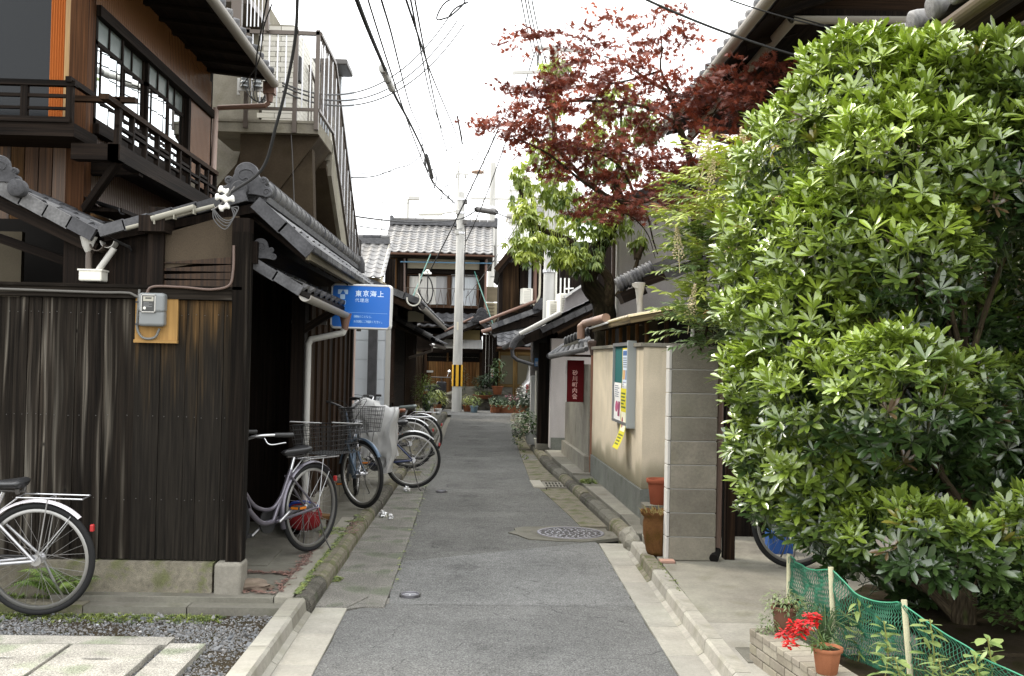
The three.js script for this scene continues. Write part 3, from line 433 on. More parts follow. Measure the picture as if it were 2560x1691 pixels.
// ================= gate building with its tiled roof =================
const gate = thing('gate_house', 'small dark timber gate building with a tiled gable roof beside the lane', 'gate building');
{
  const zf = -6.52, zb = -11.9;
  // gable front above the fence
  part('gable_plaster', prism([[-2.02, 2.13], [-1.56, 2.22], [-1.56, 2.48], [-1.70, 2.46], [-2.02, 2.36]], 0.03).translate(0, 0, zf - 0.03), M.plasterBrown, gate);
  { const y0 = 2.02; for (let i = 0; i < 4; i++) part('gable_board', prism([[-2.03, y0 + i * 0.048], [-1.56, y0 + i * 0.05], [-1.56, y0 + (i + 1) * 0.05 - 0.003], [-2.03, y0 + (i + 1) * 0.038 - 0.003]], 0.022).translate(0, 0, zf - 0.012 + i * 0.002), wood([0.085, 0.045, 0.022], 0.6), gate); }
  parts('gable_post', [box(0.10, 0.60, 0.11, -2.07, 2.22, zf - 0.02), box(0.11, 0.42, 0.11, -1.53, 2.25, zf + 0.005)], M.timber, gate);
  parts('beam_end', [box(0.16, 0.10, 0.26, -2.06, 2.40, zf + 0.03)], M.timber, gate);
  // alley side wall: opening, then planks
  part('lintel', bb(-1.56, -1.44, 2.18, 2.32, zb, zf, 2), M.timber, gate);
  for (let z = -8.62; z > -11.85; z -= 0.185) part('wall_plank', box(0.022, 2.12, 0.182, -1.52 + rr(-0.003, 0.003), 1.14, z - 0.09), pick([M.timberMid, M.timber, M.fenceBrown]), gate);
  for (let z = -8.62; z > -11.85; z -= 0.37) part('batten', box(0.03, 2.10, 0.035, -1.50, 1.14, z), M.timberMid, gate);
  parts('door_post', [box(0.11, 2.1, 0.11, -1.53, 1.15, -8.62), box(0.10, 2.1, 0.10, -1.53, 1.15, -11.9)], M.timber, gate);
  parts('inner_wall', [bb(-2.7, -2.66, 0.1, 2.4, zb, -6.7), bb(-2.7, -1.56, 0.1, 2.35, -9.2, -9.16), bb(-2.7, -1.56, 0.1, 2.35, -6.66, -6.62)], M.timber, gate, 'dark inside of the entrance');
  part('sliding_door', [bb(-2.3, -2.26, 0.12, 1.95, -9.1, -7.2)], M.timberMid, gate);
  // roof: ridge x -1.47, right eave x -1.10, left eave x -2.42
  const ridge = [-1.47, 2.60], R = [-1.10, 2.285], L = [-2.42, 2.37];
  part('right_roof_deck', prism([[ridge[0], ridge[1] - 0.03], [R[0] - 0.01, R[1] - 0.015], [R[0] - 0.01, R[1] - 0.05], [ridge[0], ridge[1] - 0.09]], 5.3).translate(0, 0, -11.86), M.timber, gate);
  part('left_roof_deck', prism([[ridge[0], ridge[1] - 0.03], [L[0], L[1] - 0.03], [L[0], L[1] - 0.07], [ridge[0], ridge[1] - 0.09]], 5.3).translate(0, 0, -11.86), M.timber, gate);
  const dr = [R[0] - ridge[0], R[1] - ridge[1], 0], dl = [L[0] - ridge[0], L[1] - ridge[1], 0];
  tileRoof(gate, [ridge[0], ridge[1], -6.55], [0, 0, -1], dr, 20, 2, 0.266, 0.235, M.tile);
  tileRoof(gate, [ridge[0], ridge[1], -6.55], [0, 0, -1], dl, 20, 4, 0.266, 0.235, M.tile);
  vergeTiles(gate, [ridge[0] + 0.02, ridge[1] + 0.0, zf + 0.03], [R[0], R[1] + 0.015, zf + 0.03], 2, 0.085, 0.03, [M.tile[1], M.tile[0]]);
  vergeTiles(gate, [ridge[0] - 0.04, ridge[1] + 0.035, zf + 0.03], [L[0], L[1] + 0.02, zf + 0.03], 6, 0.07, 0.035, [M.tile[1], M.tile[0], M.tile[3]]);
  part('eave_board', bb(R[0] - 0.035, R[0] + 0.0, R[1] - 0.075, R[1] - 0.02, zb, -6.55, 2), std([0.22, 0.19, 0.13], 0.8, { map: T.grain }), gate);
  // eave tile fronts
  for (let i = 0; i < 20; i++) part('eave_tile', rbox(0.025, 0.05, 0.25, R[0] + 0.012, R[1] - 0.002, -6.68 - i * 0.266, 0.008), pick(M.tile), gate);
  part('ridge_course', [bb(-1.54, -1.40, 2.585, 2.63, zb, -6.6), bb(-1.525, -1.415, 2.63, 2.66, zb, -6.6)], M.tile[1], gate);
  capRow(gate, [-1.455, 2.685, -6.62], [-1.455, 2.685, zb + 0.3], 0.068, 0.2, [M.tile[2], M.tile[0], M.tile[2]]);
  ridgeEnd(gate, 0.47, [-1.53, 2.655, -6.60]);
  part('rear_ridge_end', prism([[-0.1, 0], [0.1, 0], [0.1, 0.12], [0.07, 0.19], [-0.07, 0.19], [-0.1, 0.12]], 0.06, { bevel: 0.008 }).translate(-1.44, 2.55, zb + 0.22), M.tile[0], gate);
  parts('rafter', Array.from({ length: 16 }, (_, i) => beam([-1.5, 2.50, -6.7 - i * 0.33], [R[0] - 0.03, R[1] - 0.07, -6.7 - i * 0.33], 0.035, 0.04)), M.timber, gate);
  // small pent roof over the entrance
  const py = 2.10, pz0 = -6.62, pz1 = -9.2, q0 = [-1.50, 2.19], q1 = [-1.17, 2.02];
  part('pent_deck', prism([[q0[0], q0[1]], [q1[0], q1[1]], [q1[0], q1[1] - 0.03], [q0[0], q0[1] - 0.05]], pz0 - pz1).translate(0, 0, pz1), M.timber, gate);
  tileRoof(gate, [q0[0], q0[1] + 0.02, pz0], [0, 0, -1], [q1[0] - q0[0], q1[1] - q0[1], 0], 10, 2, 0.26, 0.175, M.tile, { amp: 0.03 });
  vergeTiles(gate, [q0[0], q0[1] + 0.04, pz0 + 0.03], [q1[0], q1[1] + 0.03, pz0 + 0.03], 2, 0.07, 0.03, [M.tile[0]]);
  ridgeEnd(gate, 0.29, [-1.43, 2.235, pz0 + 0.02], 0, false);
  part('pent_bracket', [beam([-1.5, 1.80, -8.6], [-1.2, 2.0, -8.6], 0.05, 0.06)], M.timber, gate);
  part('pent_gutter', gutterGeo([-1.14, 1.985, -6.6], [-1.14, 1.955, -8.55], 0.04), M.gutterGrey, gate);
  part('gutter_funnel', [lathe([[0.025, -0.14], [0.035, -0.08], [0.055, 0.0], [0.05, 0]], 12, [-1.14, 1.955, -8.58])], M.copper, gate);
  part('downpipe', pipe([[-1.14, 1.83, -8.58], [-1.16, 1.79, -8.58], [-1.42, 1.73, -8.56], [-1.44, 1.69, -8.56], [-1.44, 0.12, -8.56]], 0.026), M.greyPipe, gate, 'pale grey downpipe');
  void py;
}
// paper strip on the wall beside the pipe
solo('paper_notice', 'narrow white printed paper strip pasted on the plank wall beside the downpipe', 'notice', [box(0.004, 0.34, 0.075, -1.478, 1.53, -8.85, [0.02, 0, 0])], (() => { const c = document.createElement('canvas'); c.width = 64; c.height = 256; const x = c.getContext('2d'); x.fillStyle = '#d8dadc'; x.fillRect(0, 0, 64, 256); x.fillStyle = '#8290a8'; for (let i = 0; i < 6; i++) x.fillRect(18, 20 + i * 24, 26, 12); x.fillStyle = '#b04038'; x.fillRect(22, 176, 22, 26); const t = new THREE.CanvasTexture(c); t.colorSpace = THREE.SRGBColorSpace; return std(0xffffff, 0.7, { map: t }); })());
// service mast: insulators, white conduit along the gable
{
  const t = thing('insulator_cluster', 'white ceramic service insulators hanging at the gate gable', 'insulators', [-1.60, 2.57, -6.36], 0);
  for (let i = 0; i < 4; i++) { const p = [[-0.02, 0.045, 0], [-0.035, 0.0, 0.01], [0.02, -0.01, 0.015], [-0.01, -0.06, 0.01]][i]; part('insulator', lathe([[0, -0.03], [0.018, -0.03], [0.024, -0.022], [0.014, -0.008], [0.013, 0.008], [0.024, 0.018], [0.02, 0.03], [0, 0.03]], 14).applyMatrix4(mat4(p, [0.3, 0, 1.2 + i * 0.25])), M.ceramic, t); }
  part('hook', tube([[-0.09, -0.08, 0], [-0.05, -0.06, 0.01], [0, 0, 0.01], [0.05, 0.07, 0]], 0.006, 20), M.darkSteel, t);
  for (let i = 0; i < 4; i++) part('loop_wire', tube([[-0.08, -0.07, 0.01], [-0.07 + i * 0.02, -0.14, 0.02], [0.0 + i * 0.012, -0.20 + i * 0.02, 0.02], [0.05 + i * 0.01, -0.12 + i * 0.02, 0.02], [0.03, -0.06, 0.0]], 0.0035, 24, 5), M.wireGrey, t);
  solo('service_conduit', 'pale white conduit rising along the gate gable to the insulators', 'conduit', [bar([-2.22, 2.365, -6.38], [-1.68, 2.52, -6.38], 0.013, 0.013, 10), bar([-2.06, 2.425, -6.36], [-1.80, 2.505, -6.36], 0.019, 0.019, 10), ...[0, 0.5, 1].map((k) => box(0.008, 0.055, 0.05, -2.04 + k * 0.24, 2.42 + k * 0.07, -6.37))], std([0.24, 0.23, 0.19], 0.7));
}
// ================= lean-to roof at the far left and the yard behind the fence =================
const lean = thing('lean_to', 'dark lean-to with a tiled roof and gutter at the left edge behind the fence', 'outbuilding');
{
  const a = [-3.116,2.652,-6.620], b = [-2.469,2.347,-6.620];
  const D = [b[0] - a[0], b[1] - a[1], 0], e = 1.35, A = [a[0] - D[0] * 0.4, a[1] - D[1] * 0.4, -6.55];
  part('roof_deck', prism([[A[0], A[1] - 0.03], [b[0], b[1] - 0.03], [b[0], b[1] - 0.08], [A[0], A[1] - 0.1]], e).translate(0, 0, -6.55 - e), M.timber, lean);
  tileRoof(lean, A, [0, 0, -1], D, 5, 5, 0.27, 0.24, M.tile);
  vergeTiles(lean, [A[0], A[1] + 0.03, -6.5], [b[0], b[1] + 0.03, -6.5], 6, 0.085, 0.04, [M.tile[1], M.tile[0], M.tile[2]]);
  part('fascia', beam([A[0], A[1] - 0.12, -6.56], [b[0], b[1] - 0.10, -6.56], 0.03, 0.07), M.timber, lean);
  { const q = [-2.928,2.610,-6.460]; part('verge_boss', lathe([[0, 0.05], [0.05, 0.045], [0.058, 0.03], [0.058, -0.02]], 20).rotateX(Math.PI / 2).translate(...q), M.tile[1], lean); }
  ridgeEnd(lean, 0.38, [-3.055,2.674,-6.500], 0, false);
  part('gutter', gutterGeo([b[0] + 0.02, b[1] - 0.07, -6.5], [b[0] + 0.02, b[1] - 0.07, -7.9], 0.045), M.bronze, lean);
  part('rear_wall', [bb(-4.8, -2.72, 0, 2.6, -7.95, -7.9), bb(-2.75, -2.7, 0, 2.3, -7.9, -7.0), bb(-2.7, -2.05, 0, 2.35, -7.6, -7.55)], M.black, lean);
  part('plaster_panel', bb(-4.8, -3.34, 1.2, 2.45, -7.5, -7.45), std([0.10, 0.085, 0.06], 0.95, { map: T.plaster }), lean);
  part('purlin', [beam([-3.3, 2.36, -6.9], [-2.5, 2.10, -6.9], 0.05, 0.06), beam([-2.45, 2.32, -6.95], [-1.7, 2.02, -6.95], 0.03, 0.03)], M.timber, lean);
  const w = [-2.483,2.076,-6.560];
  const bx = thing('rain_box', 'white rain collecting box on the fence top under the roof valley', 'rain box', w);
  part('tub', [rbox(0.145, 0.075, 0.12, 0, 0, 0, 0.012), box(0.155, 0.01, 0.13, 0, 0.035, 0)], M.offwhite, bx);
  part('downpipe', pipe([[-0.03, 0.02, 0], [-0.032, 0.12, 0], [-0.03, 0.16, 0]], 0.022), M.bronze, bx); part('slanting_pipe', pipe([[0.03, 0.03, 0.01], [0.13, 0.18, 0.01]], 0.021), M.greyPipe, bx);
  part('hopper', [lathe([[0.02, -0.06], [0.04, -0.02], [0.055, 0.04]], 12, [-0.035, 0.21, 0]), gutterGeo([0.09, 0.225, 0.03], [0.09, 0.215, -0.6], 0.045)], M.greyPipe, bx);
}

// ================= two-storey timber house, upper left =================
const house = thing('timber_house', 'two storey brown timber house with glazed upper windows and balconies at upper left', 'house');
const ribWall = (w, h, d, pitch, x, y, z, turn = 0) => { // corrugated sheet, ribs vertical, w along local x, front +z
  const n = Math.max(2, Math.round(w / pitch) * 4), pos = [], uv = [], idx = [];
  for (let i = 0; i <= n; i++) { const px = -w / 2 + (w * i) / n, k = i % 4, pz = k === 0 || k === 3 ? 0 : d; for (const y0 of [-h / 2, h / 2]) { pos.push(px, y0, pz); uv.push(px, y0); } }
  for (let i = 0; i < n; i++) { const a = i * 2; idx.push(a, a + 2, a + 1, a + 2, a + 3, a + 1); }
  const g = new THREE.BufferGeometry(); g.setAttribute('position', new THREE.Float32BufferAttribute(pos, 3)); g.setAttribute('uv', new THREE.Float32BufferAttribute(uv, 2)); g.setIndex(idx); const q = g.toNonIndexed(); q.computeVertexNormals(); return q.rotateY(turn).translate(x, y, z);
};
{
  const X = -3.13, zf = -8.0, zb = -11.6, corr = std([0.16, 0.075, 0.03], 0.22), corrD = std([0.085, 0.045, 0.024], 0.4);
  // corner posts
  part('corner_post', bb(-3.26, -3.12, 2.0, 5.0, zf - 0.14, zf + 0.01, 1), wood([0.17, 0.072, 0.028], 0.7), house);
  part('corner_post', bb(X - 0.1, X + 0.01, 2.0, 4.9, zb - 0.05, zb + 0.06, 1), M.timber, house);
  part('core', [bb(-7, X - 0.35, 0, 2.7, -11.5, -8.4), bb(-7, X - 0.1, 4.4, 5.2, -11.6, -8.1)], M.timber, house, 'dark body of the house behind its cladding');
  part('room_back', [bb(-7, -6.9, 2.7, 4.5, -11.5, -8.2), bb(-7, -4.2, 2.7, 4.5, -11.5, -11.4), bb(-7, X - 0.12, 2.6, 2.7, -11.5, -8.3)], std([0.10, 0.09, 0.08], 0.9), house, 'dim room behind the windows');
  // side wall: lower corrugated, sill, windows, transom, slatted frieze
  part('lower_cladding', ribWall(3.5, 0.62, 0.012, 0.045, X - 0.02, 3.06, -9.8, Math.PI / 2), corrD, house, 'corrugated brown cladding under the balcony');
  part('end_panel', ribWall(0.88, 1.25, 0.02, 0.05, X, 4.05, -11.14, Math.PI / 2), corr, house, 'glossy corrugated brown panel beside the windows');
  part('frieze', ribWall(3.5, 0.5, 0.02, 0.05, X - 0.01, 4.60, -9.8, Math.PI / 2), corr, house, 'corrugated brown strip above the windows');
  part('window_head', [bb(X - 0.08, X + 0.05, 4.27, 4.36, zb, zf - 0.14, 2)], M.timber, house);
  part('window_sill', [bb(X - 0.08, X + 0.06, 3.33, 3.41, -10.7, zf - 0.14, 2)], M.timber, house);
  const frame = M.timber, glass = std([0.66, 0.70, 0.71], 0.02, { metalness: 1 }), frost = std([0.17, 0.20, 0.19], 0.22, { metalness: 0.25 });
  const z0 = -8.14, bay = 0.63;
  for (let b = 0; b < 4; b++) {
    const za = z0 - b * bay, zc = za - bay, xo = b % 2 ? -0.03 : 0.0;
    const s = new THREE.Group(); s.name = 'sliding_window'; house.add(s);
    part('sash', [bb(X - 0.02 + xo, X + 0.015 + xo, 3.41, 4.27, za - 0.045, za, 1), bb(X - 0.02 + xo, X + 0.015 + xo, 3.41, 4.27, zc, zc + 0.03, 1), bb(X - 0.02 + xo, X + 0.015 + xo, 3.41, 3.46, zc, za, 2), bb(X - 0.02 + xo, X + 0.015 + xo, 4.05, 4.085, zc, za, 2), bb(X - 0.02 + xo, X + 0.015 + xo, 3.60, 3.625, zc, za, 2),
      bb(X - 0.012 + xo, X + 0.01 + xo, 3.62, 4.05, za - 0.15, za - 0.13), bb(X - 0.012 + xo, X + 0.01 + xo, 3.62, 4.05, zc + 0.13, zc + 0.15), bb(X - 0.012 + xo, X + 0.01 + xo, 3.46, 3.60, za - 0.33, za - 0.31), bb(X - 0.012 + xo, X + 0.01 + xo, 4.08, 4.27, (za + zc) / 2 - 0.01, (za + zc) / 2 + 0.012)], frame, s);
    { const zm = (za + zc) / 2; for (const [a, b] of [[zc + 0.03, zc + 0.14], [zc + 0.14, zm], [zm, za - 0.14], [za - 0.14, za - 0.045]]) part('pane', box(0.004, 0.59, b - a, 0, 0, 0, [0, -0.13, 0]).translate(X - 0.004 + xo, 3.755, (a + b) / 2), glass, s); }
    part('upper_pane', [bb(X - 0.006 + xo, X - 0.002 + xo, 4.085, 4.27, zc + 0.03, za - 0.045)], frost, s, 'frosted upper pane');
  }
  part('curtain', (() => { const g = new THREE.PlaneGeometry(0.3, 0.7, 24, 1), P = g.attributes.position; for (let i = 0; i < P.count; i++) P.setZ(i, 0.015 * Math.sin(P.getX(i) * 90)); g.computeVertexNormals(); return g.rotateY(Math.PI / 2).translate(X - 0.14, 3.78, -9.9); })(), M.cream, house);
  parts('post', [bb(X - 0.06, X + 0.03, 3.41, 4.3, -10.75, -10.67, 1)], M.timber, house);
  // side balcony
  const bx = -2.76;
  part('balcony_deck', [bb(X, bx, 3.10, 3.14, -11.5, -8.15, 2)], M.timber, house);
  parts('balcony_beam', [bb(bx - 0.04, bx + 0.04, 3.02, 3.15, -10.5, -7.60, 2), bb(X - 0.1, bx + 0.02, 3.0, 3.12, -8.22, -8.12, 0), bb(X - 0.1, bx, 3.02, 3.12, -10.5, -10.42, 0)], M.timber, house);
  parts('balcony_beam', [bb(X + 0.06, bx + 0.05, 3.02, 3.14, -7.72, -7.60, 0)], M.timber, house);
  parts('rail_top', [bb(bx - 0.035, bx + 0.03, 3.425, 3.465, -10.5, -7.40, 2)], M.timberMid, house);
  parts('rail_top', [bb(X + 0.02, bx + 0.13, 3.47, 3.51, -7.72, -7.66, 0)], M.timberMid, house, 'cross rail reaching from the wall');
  for (const y of [3.23, 3.33]) { const gs = []; for (let z = -7.7, k = 0; z > -10.3; z -= 0.31, k++) if ((k + (y > 3.3 ? 1 : 0)) % 2 === 0) gs.push(bb(bx - 0.015, bx + 0.015, y - 0.012, y + 0.012, z - 0.31, z, 2)); part('rail_middle', gs, M.timber, house); }
  part('rail_lower', bb(bx - 0.018, bx + 0.018, 3.275, 3.298, -10.45, -7.66, 2), M.timber, house);
  for (let z = -7.66, k = 0; z > -10.5; z -= 0.31, k++) part('baluster', bb(bx - 0.02, bx + 0.02, 3.14, 3.43 + (k === 0 ? 0.07 : 0), z - (k ? 0.035 : 0.06), z, 1), M.timber, house);
  part('brace', beam([X + 0.02, 2.70, -8.0], [bx + 0.0, 3.03, -7.72], 0.05, 0.06), M.timber, house);
  part('brace', beam([X + 0.02, 2.78, -10.4], [bx, 3.03, -10.4], 0.05, 0.06), M.timber, house);
  // lower boards and little pent roof along the side
  for (let i = 0; i < 3; i++) part('side_board', bb(X + 0.06, X + 0.085, 2.36 + i * 0.105, 2.46 + i * 0.105, -9.9, -8.0, 2), M.timberWarm, house);
  part('pent_deck', beam([X + 0.16, 2.71, -8.05], [X + 0.16, 2.71, -10.6], 0.26, 0.03), M.timber, house);
  tileRoof(house, [X + 0.0, 2.79, -8.0], [0, 0, -1], [0.26, -0.09, 0], 9, 1, 0.27, 0.26, M.tile);
  // front wall facing the camera
  const warm = wood([0.21, 0.10, 0.036], 0.5);
  for (let x = -3.28; x > -5.6; x -= 0.108) part('front_board', box(0.100, 0.98, 0.02, x - 0.052, 2.78, zf - 0.05, [0, rr(-0.03, 0.03), 0]), pick([warm, M.timberWarm, wood([0.15, 0.07, 0.028], 0.6)]), house);
  part('front_glass', bb(-5.6, -3.36, 3.25, 5.0, zf - 0.10, zf - 0.09), std([0.012, 0.014, 0.016], 0.2, { specularIntensity: 0.4 }), house, 'big dark glass pane');
  { const g = new THREE.PlaneGeometry(0.125, 1.6, 30, 1), P = g.attributes.position; for (let i = 0; i < P.count; i++) P.setZ(i, 0.006 * Math.sin(P.getX(i) * 320)); g.computeVertexNormals(); part('curtain', g.translate(-3.385, 4.14, zf - 0.075), std([0.40, 0.12, 0.03], 0.85), house, 'orange curtain edge'); }
  part('front_frame', [bb(-3.315, -3.265, 3.2, 5.0, zf - 0.09, zf - 0.03, 1)], std([0.52, 0.38, 0.17], 0.45, { map: T.ply }), house, 'pale golden window jamb');
  // front balcony
  const fz = -7.55;
  part('front_balcony_deck', [bb(-5.6, -3.02, 3.17, 3.27, fz - 0.42, fz + 0.03, 0), bb(-5.6, -3.05, 3.27, 3.31, fz - 0.05, fz + 0.05, 0)], M.timber, house);
  part('front_rail', [bb(-5.6, -3.02, 3.545, 3.585, fz - 0.03, fz + 0.03, 0), bb(-5.6, -3.08, 3.46, 3.485, fz - 0.015, fz + 0.015, 0), bb(-5.6, -3.08, 3.37, 3.39, fz - 0.015, fz + 0.015, 0)], M.timber, house);
  part('front_rail', [bb(-3.085, -3.045, 3.57, 3.61, fz - 0.42, fz + 0.05, 2)], M.timber, house);
  for (const x of [-3.09, -3.42, -3.75]) part('front_baluster', bb(x, x + 0.05, 3.27, 3.56, fz - 0.02, fz + 0.02, 1), M.timber, house);
  // eave
  const ex = -2.50, ey = 4.70;
  part('soffit', prism([[X - 0.1, 4.80], [ex, ey + 0.03], [ex, ey + 0.06], [X - 0.1, 4.95]], 6.6).translate(0, 0, -11.62), M.timber, house);
  parts('rafter', Array.from({ length: 15 }, (_, i) => beam([X - 0.05, 4.785, -5.4 - i * 0.43], [ex + 0.02, ey + 0.015, -5.4 - i * 0.43], 0.045, 0.05)), M.timber, house);
  part('fascia', bb(ex, ex + 0.025, ey, ey + 0.075, -11.6, -5.0, 2), M.timber, house);
  tileRoof(house, [ex + 0.03, ey + 0.10, -11.6], [0, 0, 1], [-0.92, 0.42, 0], 24, 2, 0.275, 0.25, M.tile);
  { const disk = merge([lathe([[0, 0.028], [0.04, 0.026], [0.052, 0.018], [0.052, -0.03]], 16).rotateZ(-Math.PI / 2), box(0.03, 0.04, 0.24, -0.005, -0.02, 0.13)]); for (let i = 0; i < 24; i++) shared('eave_tile', disk, pick(M.tile), house, mat4([ex + 0.055, ey + 0.115, -11.55 + i * 0.275], [0, 0, -0.25])); }
  part('eave_gutter', gutterGeo([ex + 0.085, ey + 0.035, -5], [ex + 0.085, ey + 0.0, -11.62], 0.055), M.gutterGrey, house);
  parts('gutter_bracket', Array.from({ length: 10 }, (_, i) => box(0.12, 0.006, 0.02, ex + 0.085, ey + 0.025, -5.6 - i * 0.64)), M.darkSteel, house);
  { const q = [-2.477,4.650,-11.660]; part('gutter_funnel', [box(0.13, 0.14, 0.12, ...q), lathe([[0.035, -0.07], [0.05, 0.02]], 10, [q[0], q[1] - 0.09, q[2]])], M.copper, house);
    const c = [-3.084,4.409,-11.660], d = [-3.108,3.466,-11.660]; part('downpipe', pipe([[q[0], q[1] - 0.16, q[2]], [q[0] - 0.05, q[1] - 0.2, q[2]], [c[0] + 0.02, c[1], c[2]]], 0.03), M.copper, house, 'rusty slanting downpipe'); part('downpipe', pipe([[c[0], c[1], c[2]], [d[0], d[1] - 1.0, d[2]]], 0.034), M.pinkPipe, house, 'pinkish vertical downpipe'); }
}
// ================= concrete building with outside stair =================
const flats = thing('stair_building', 'pale tiled building with an outside concrete stair and dark railings on the left', 'building');
{
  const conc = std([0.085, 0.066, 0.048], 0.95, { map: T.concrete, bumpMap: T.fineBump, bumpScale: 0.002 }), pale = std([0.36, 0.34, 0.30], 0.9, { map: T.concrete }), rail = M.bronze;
  const xr = -2.0, z0 = -12.2, yL = 4.38;
  // landing and flight going down away from the camera
  part('landing', [bb(-3.3, xr, yL - 0.12, yL, z0 - 1.2, z0), bb(-3.3, xr, yL, yL + 0.03, z0 - 1.15, z0 + 0.01)], pale, flats);
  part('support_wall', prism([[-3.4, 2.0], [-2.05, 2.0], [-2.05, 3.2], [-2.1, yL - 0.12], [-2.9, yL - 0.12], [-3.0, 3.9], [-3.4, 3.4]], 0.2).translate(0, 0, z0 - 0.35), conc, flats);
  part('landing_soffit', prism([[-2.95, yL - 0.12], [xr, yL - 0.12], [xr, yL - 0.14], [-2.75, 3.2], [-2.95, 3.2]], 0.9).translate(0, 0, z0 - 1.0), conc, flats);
  const steps = 14; for (let i = 0; i < steps; i++) part('step', bb(-2.95, xr - 0.02, yL - 0.19 * (i + 1) - 0.03, yL - 0.19 * (i + 1) + 0.03, z0 - 1.15 - 0.27 * (i + 1), z0 - 1.15 - 0.27 * i + 0.02), pale, flats);
  part('stringer', prism([[1.15, yL - 0.42], [1.15, yL], [1.2, yL], [5.0, yL - 2.66], [5.0, yL - 3.05]].map(([a, b]) => [a, b]), 0.06).rotateY(Math.PI / 2).translate(xr - 0.06, 0, z0), pale, flats);
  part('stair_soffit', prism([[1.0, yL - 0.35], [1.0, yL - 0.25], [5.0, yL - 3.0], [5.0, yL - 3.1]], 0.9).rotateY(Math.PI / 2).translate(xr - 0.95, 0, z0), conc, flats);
  // railings
  const yT = 5.46, bars = [];
  parts('rail_post', [box(0.05, 1.2, 0.05, xr - 0.02, 4.9, z0 + 0.03), box(0.05, 1.25, 0.05, -2.28, 4.88, z0 + 0.03), box(0.05, 1.2, 0.05, -2.86, 4.9, z0 + 0.03)], rail, flats);
  part('top_rail', [beam([-3.0, yT, z0 + 0.03], [xr, yT, z0 + 0.03], 0.05, 0.045), beam([xr, yT, z0 + 0.03], [xr, yT, z0 - 1.2], 0.05, 0.045), beam([xr, yT, z0 - 1.2], [xr, yT - 2.2, z0 - 4.3], 0.05, 0.045)], rail, flats);
  part('bottom_rail', [beam([-2.9, yL + 0.16, z0 + 0.03], [xr, yL + 0.16, z0 + 0.03], 0.035, 0.035), beam([xr, yL + 0.16, z0 + 0.03], [xr, yL + 0.16, z0 - 1.2], 0.035, 0.035), beam([xr, yL + 0.14, z0 - 1.2], [xr, yL - 2.06, z0 - 4.3], 0.035, 0.035)], rail, flats);
  for (let i = 1; i < 9; i++) part('railing_bar', bar([-2.9 + i * 0.1, yL + 0.16, z0 + 0.03], [-2.9 + i * 0.1, yT, z0 + 0.03], 0.008, 0.008, 6), M.steel, flats);
  for (let i = 1; i < 38; i++) { const z = z0 - i * 0.115, dy = z < z0 - 1.2 ? (z0 - 1.2 - z) * 0.7097 : 0; part('railing_bar', bar([xr, yL + 0.15 - dy, z], [xr, yT - dy, z], 0.008, 0.008, 6), i % 3 ? M.bronze : M.steel, flats); }
  part('screen_panel', [bb(xr - 0.02, xr + 0.005, 2.4, 3.5, z0 - 4.6, z0 - 3.0)], M.timber, flats);
  // tiled wall behind
  part('wall', bb(-5, -3.0, 2, 6.4, z0 - 4.6, z0 - 1.3), pale, flats);
  const tileM = [std([0.50, 0.48, 0.41], 0.5), std([0.46, 0.44, 0.38], 0.5), std([0.53, 0.51, 0.45], 0.5)];
  const tg = box(0.21, 0.058, 0.01), ts = box(0.01, 0.058, 0.21);
  for (let r = 0; r < 20; r++) for (let c = 0; c < 2; c++) shared('wall_tile', tg, pick(tileM), flats, mat4([-2.66 + c * 0.218 + (r % 2 ? 0.06 : 0) - 0.06, 4.43 + r * 0.064, z0 - 0.40], [0, 0, 0]));
  part('pier', bb(-2.76, -2.40, 4.38, 5.70, z0 - 0.62, z0 - 0.41), pale, flats);
  { const gs = []; for (let r = 0; r < 20; r++) for (let c = 0; c < 8; c++) gs.push(ts.clone().translate(-2.394, 4.43 + r * 0.064, z0 - 0.52 - c * 0.218 - (r % 2 ? 0.1 : 0))); part('wall_tiles', gs, tileM[0], flats, undefined, 'stuff'); }
  part('side_wall', bb(-2.76, -2.40, 4.38, 5.70, z0 - 2.6, z0 - 0.625), pale, flats);
  // far block of the same building with siding and a dark canopy
  part('far_wall', [bb(-3.2, -2.25, 3.4, 6.2, z0 - 5.2, z0 - 3.6)], M.siding, flats, 'white sided far block');
  part('canopy', [rbox(0.75, 0.09, 0.7, -2.45, 6.0, z0 - 3.3, 0.02)], M.darkSteel, flats);
  part('inner_railing', [beam([-2.35, 5.45, z0 - 1.3], [-2.28, 4.9, z0 - 3.2], 0.03, 0.03), ...Array.from({ length: 10 }, (_, i) => bar([-2.35 + i * 0.007, 4.4, z0 - 1.3 - i * 0.19], [-2.35 + i * 0.007, 5.45 - i * 0.055, z0 - 1.3 - i * 0.19], 0.008, 0.008, 5))], M.bronze, flats);
  part('lamp_case', [rbox(0.07, 0.34, 0.13, -2.36, 5.20, z0 - 0.62, 0.03)], M.plasticBlack, flats);
  part('soil_pipe', [bar([-2.22, 4.4, z0 - 2.5], [-2.22, 5.05, z0 - 2.5], 0.035)], M.offwhite, flats);
  // upper storey balcony rail and eave at the very top
  part('upper_rail', Array.from({ length: 5 }, (_, i) => bar([-2.86 + i * 0.045, 5.5, z0 + 0.1], [-2.86 + i * 0.045, 6.6, z0 + 0.1], 0.008, 0.008, 5)), M.steel, flats);
  parts('upper_post', [box(0.12, 1.5, 0.08, -2.98, 6.1, z0 + 0.1), box(0.04, 1.5, 0.06, -2.62, 6.2, z0 + 0.1)], M.bronze, flats);
  { const a = [-2.926,5.886,-12.300], b = [-2.877,6.032,-15.500]; part('upper_eave', [beam(a, b, 0.09, 0.08), beam([a[0] - 0.28, a[1], a[2]], [b[0] - 0.3, b[1], b[2]], 0.5, 0.05)], M.bronze, flats); }
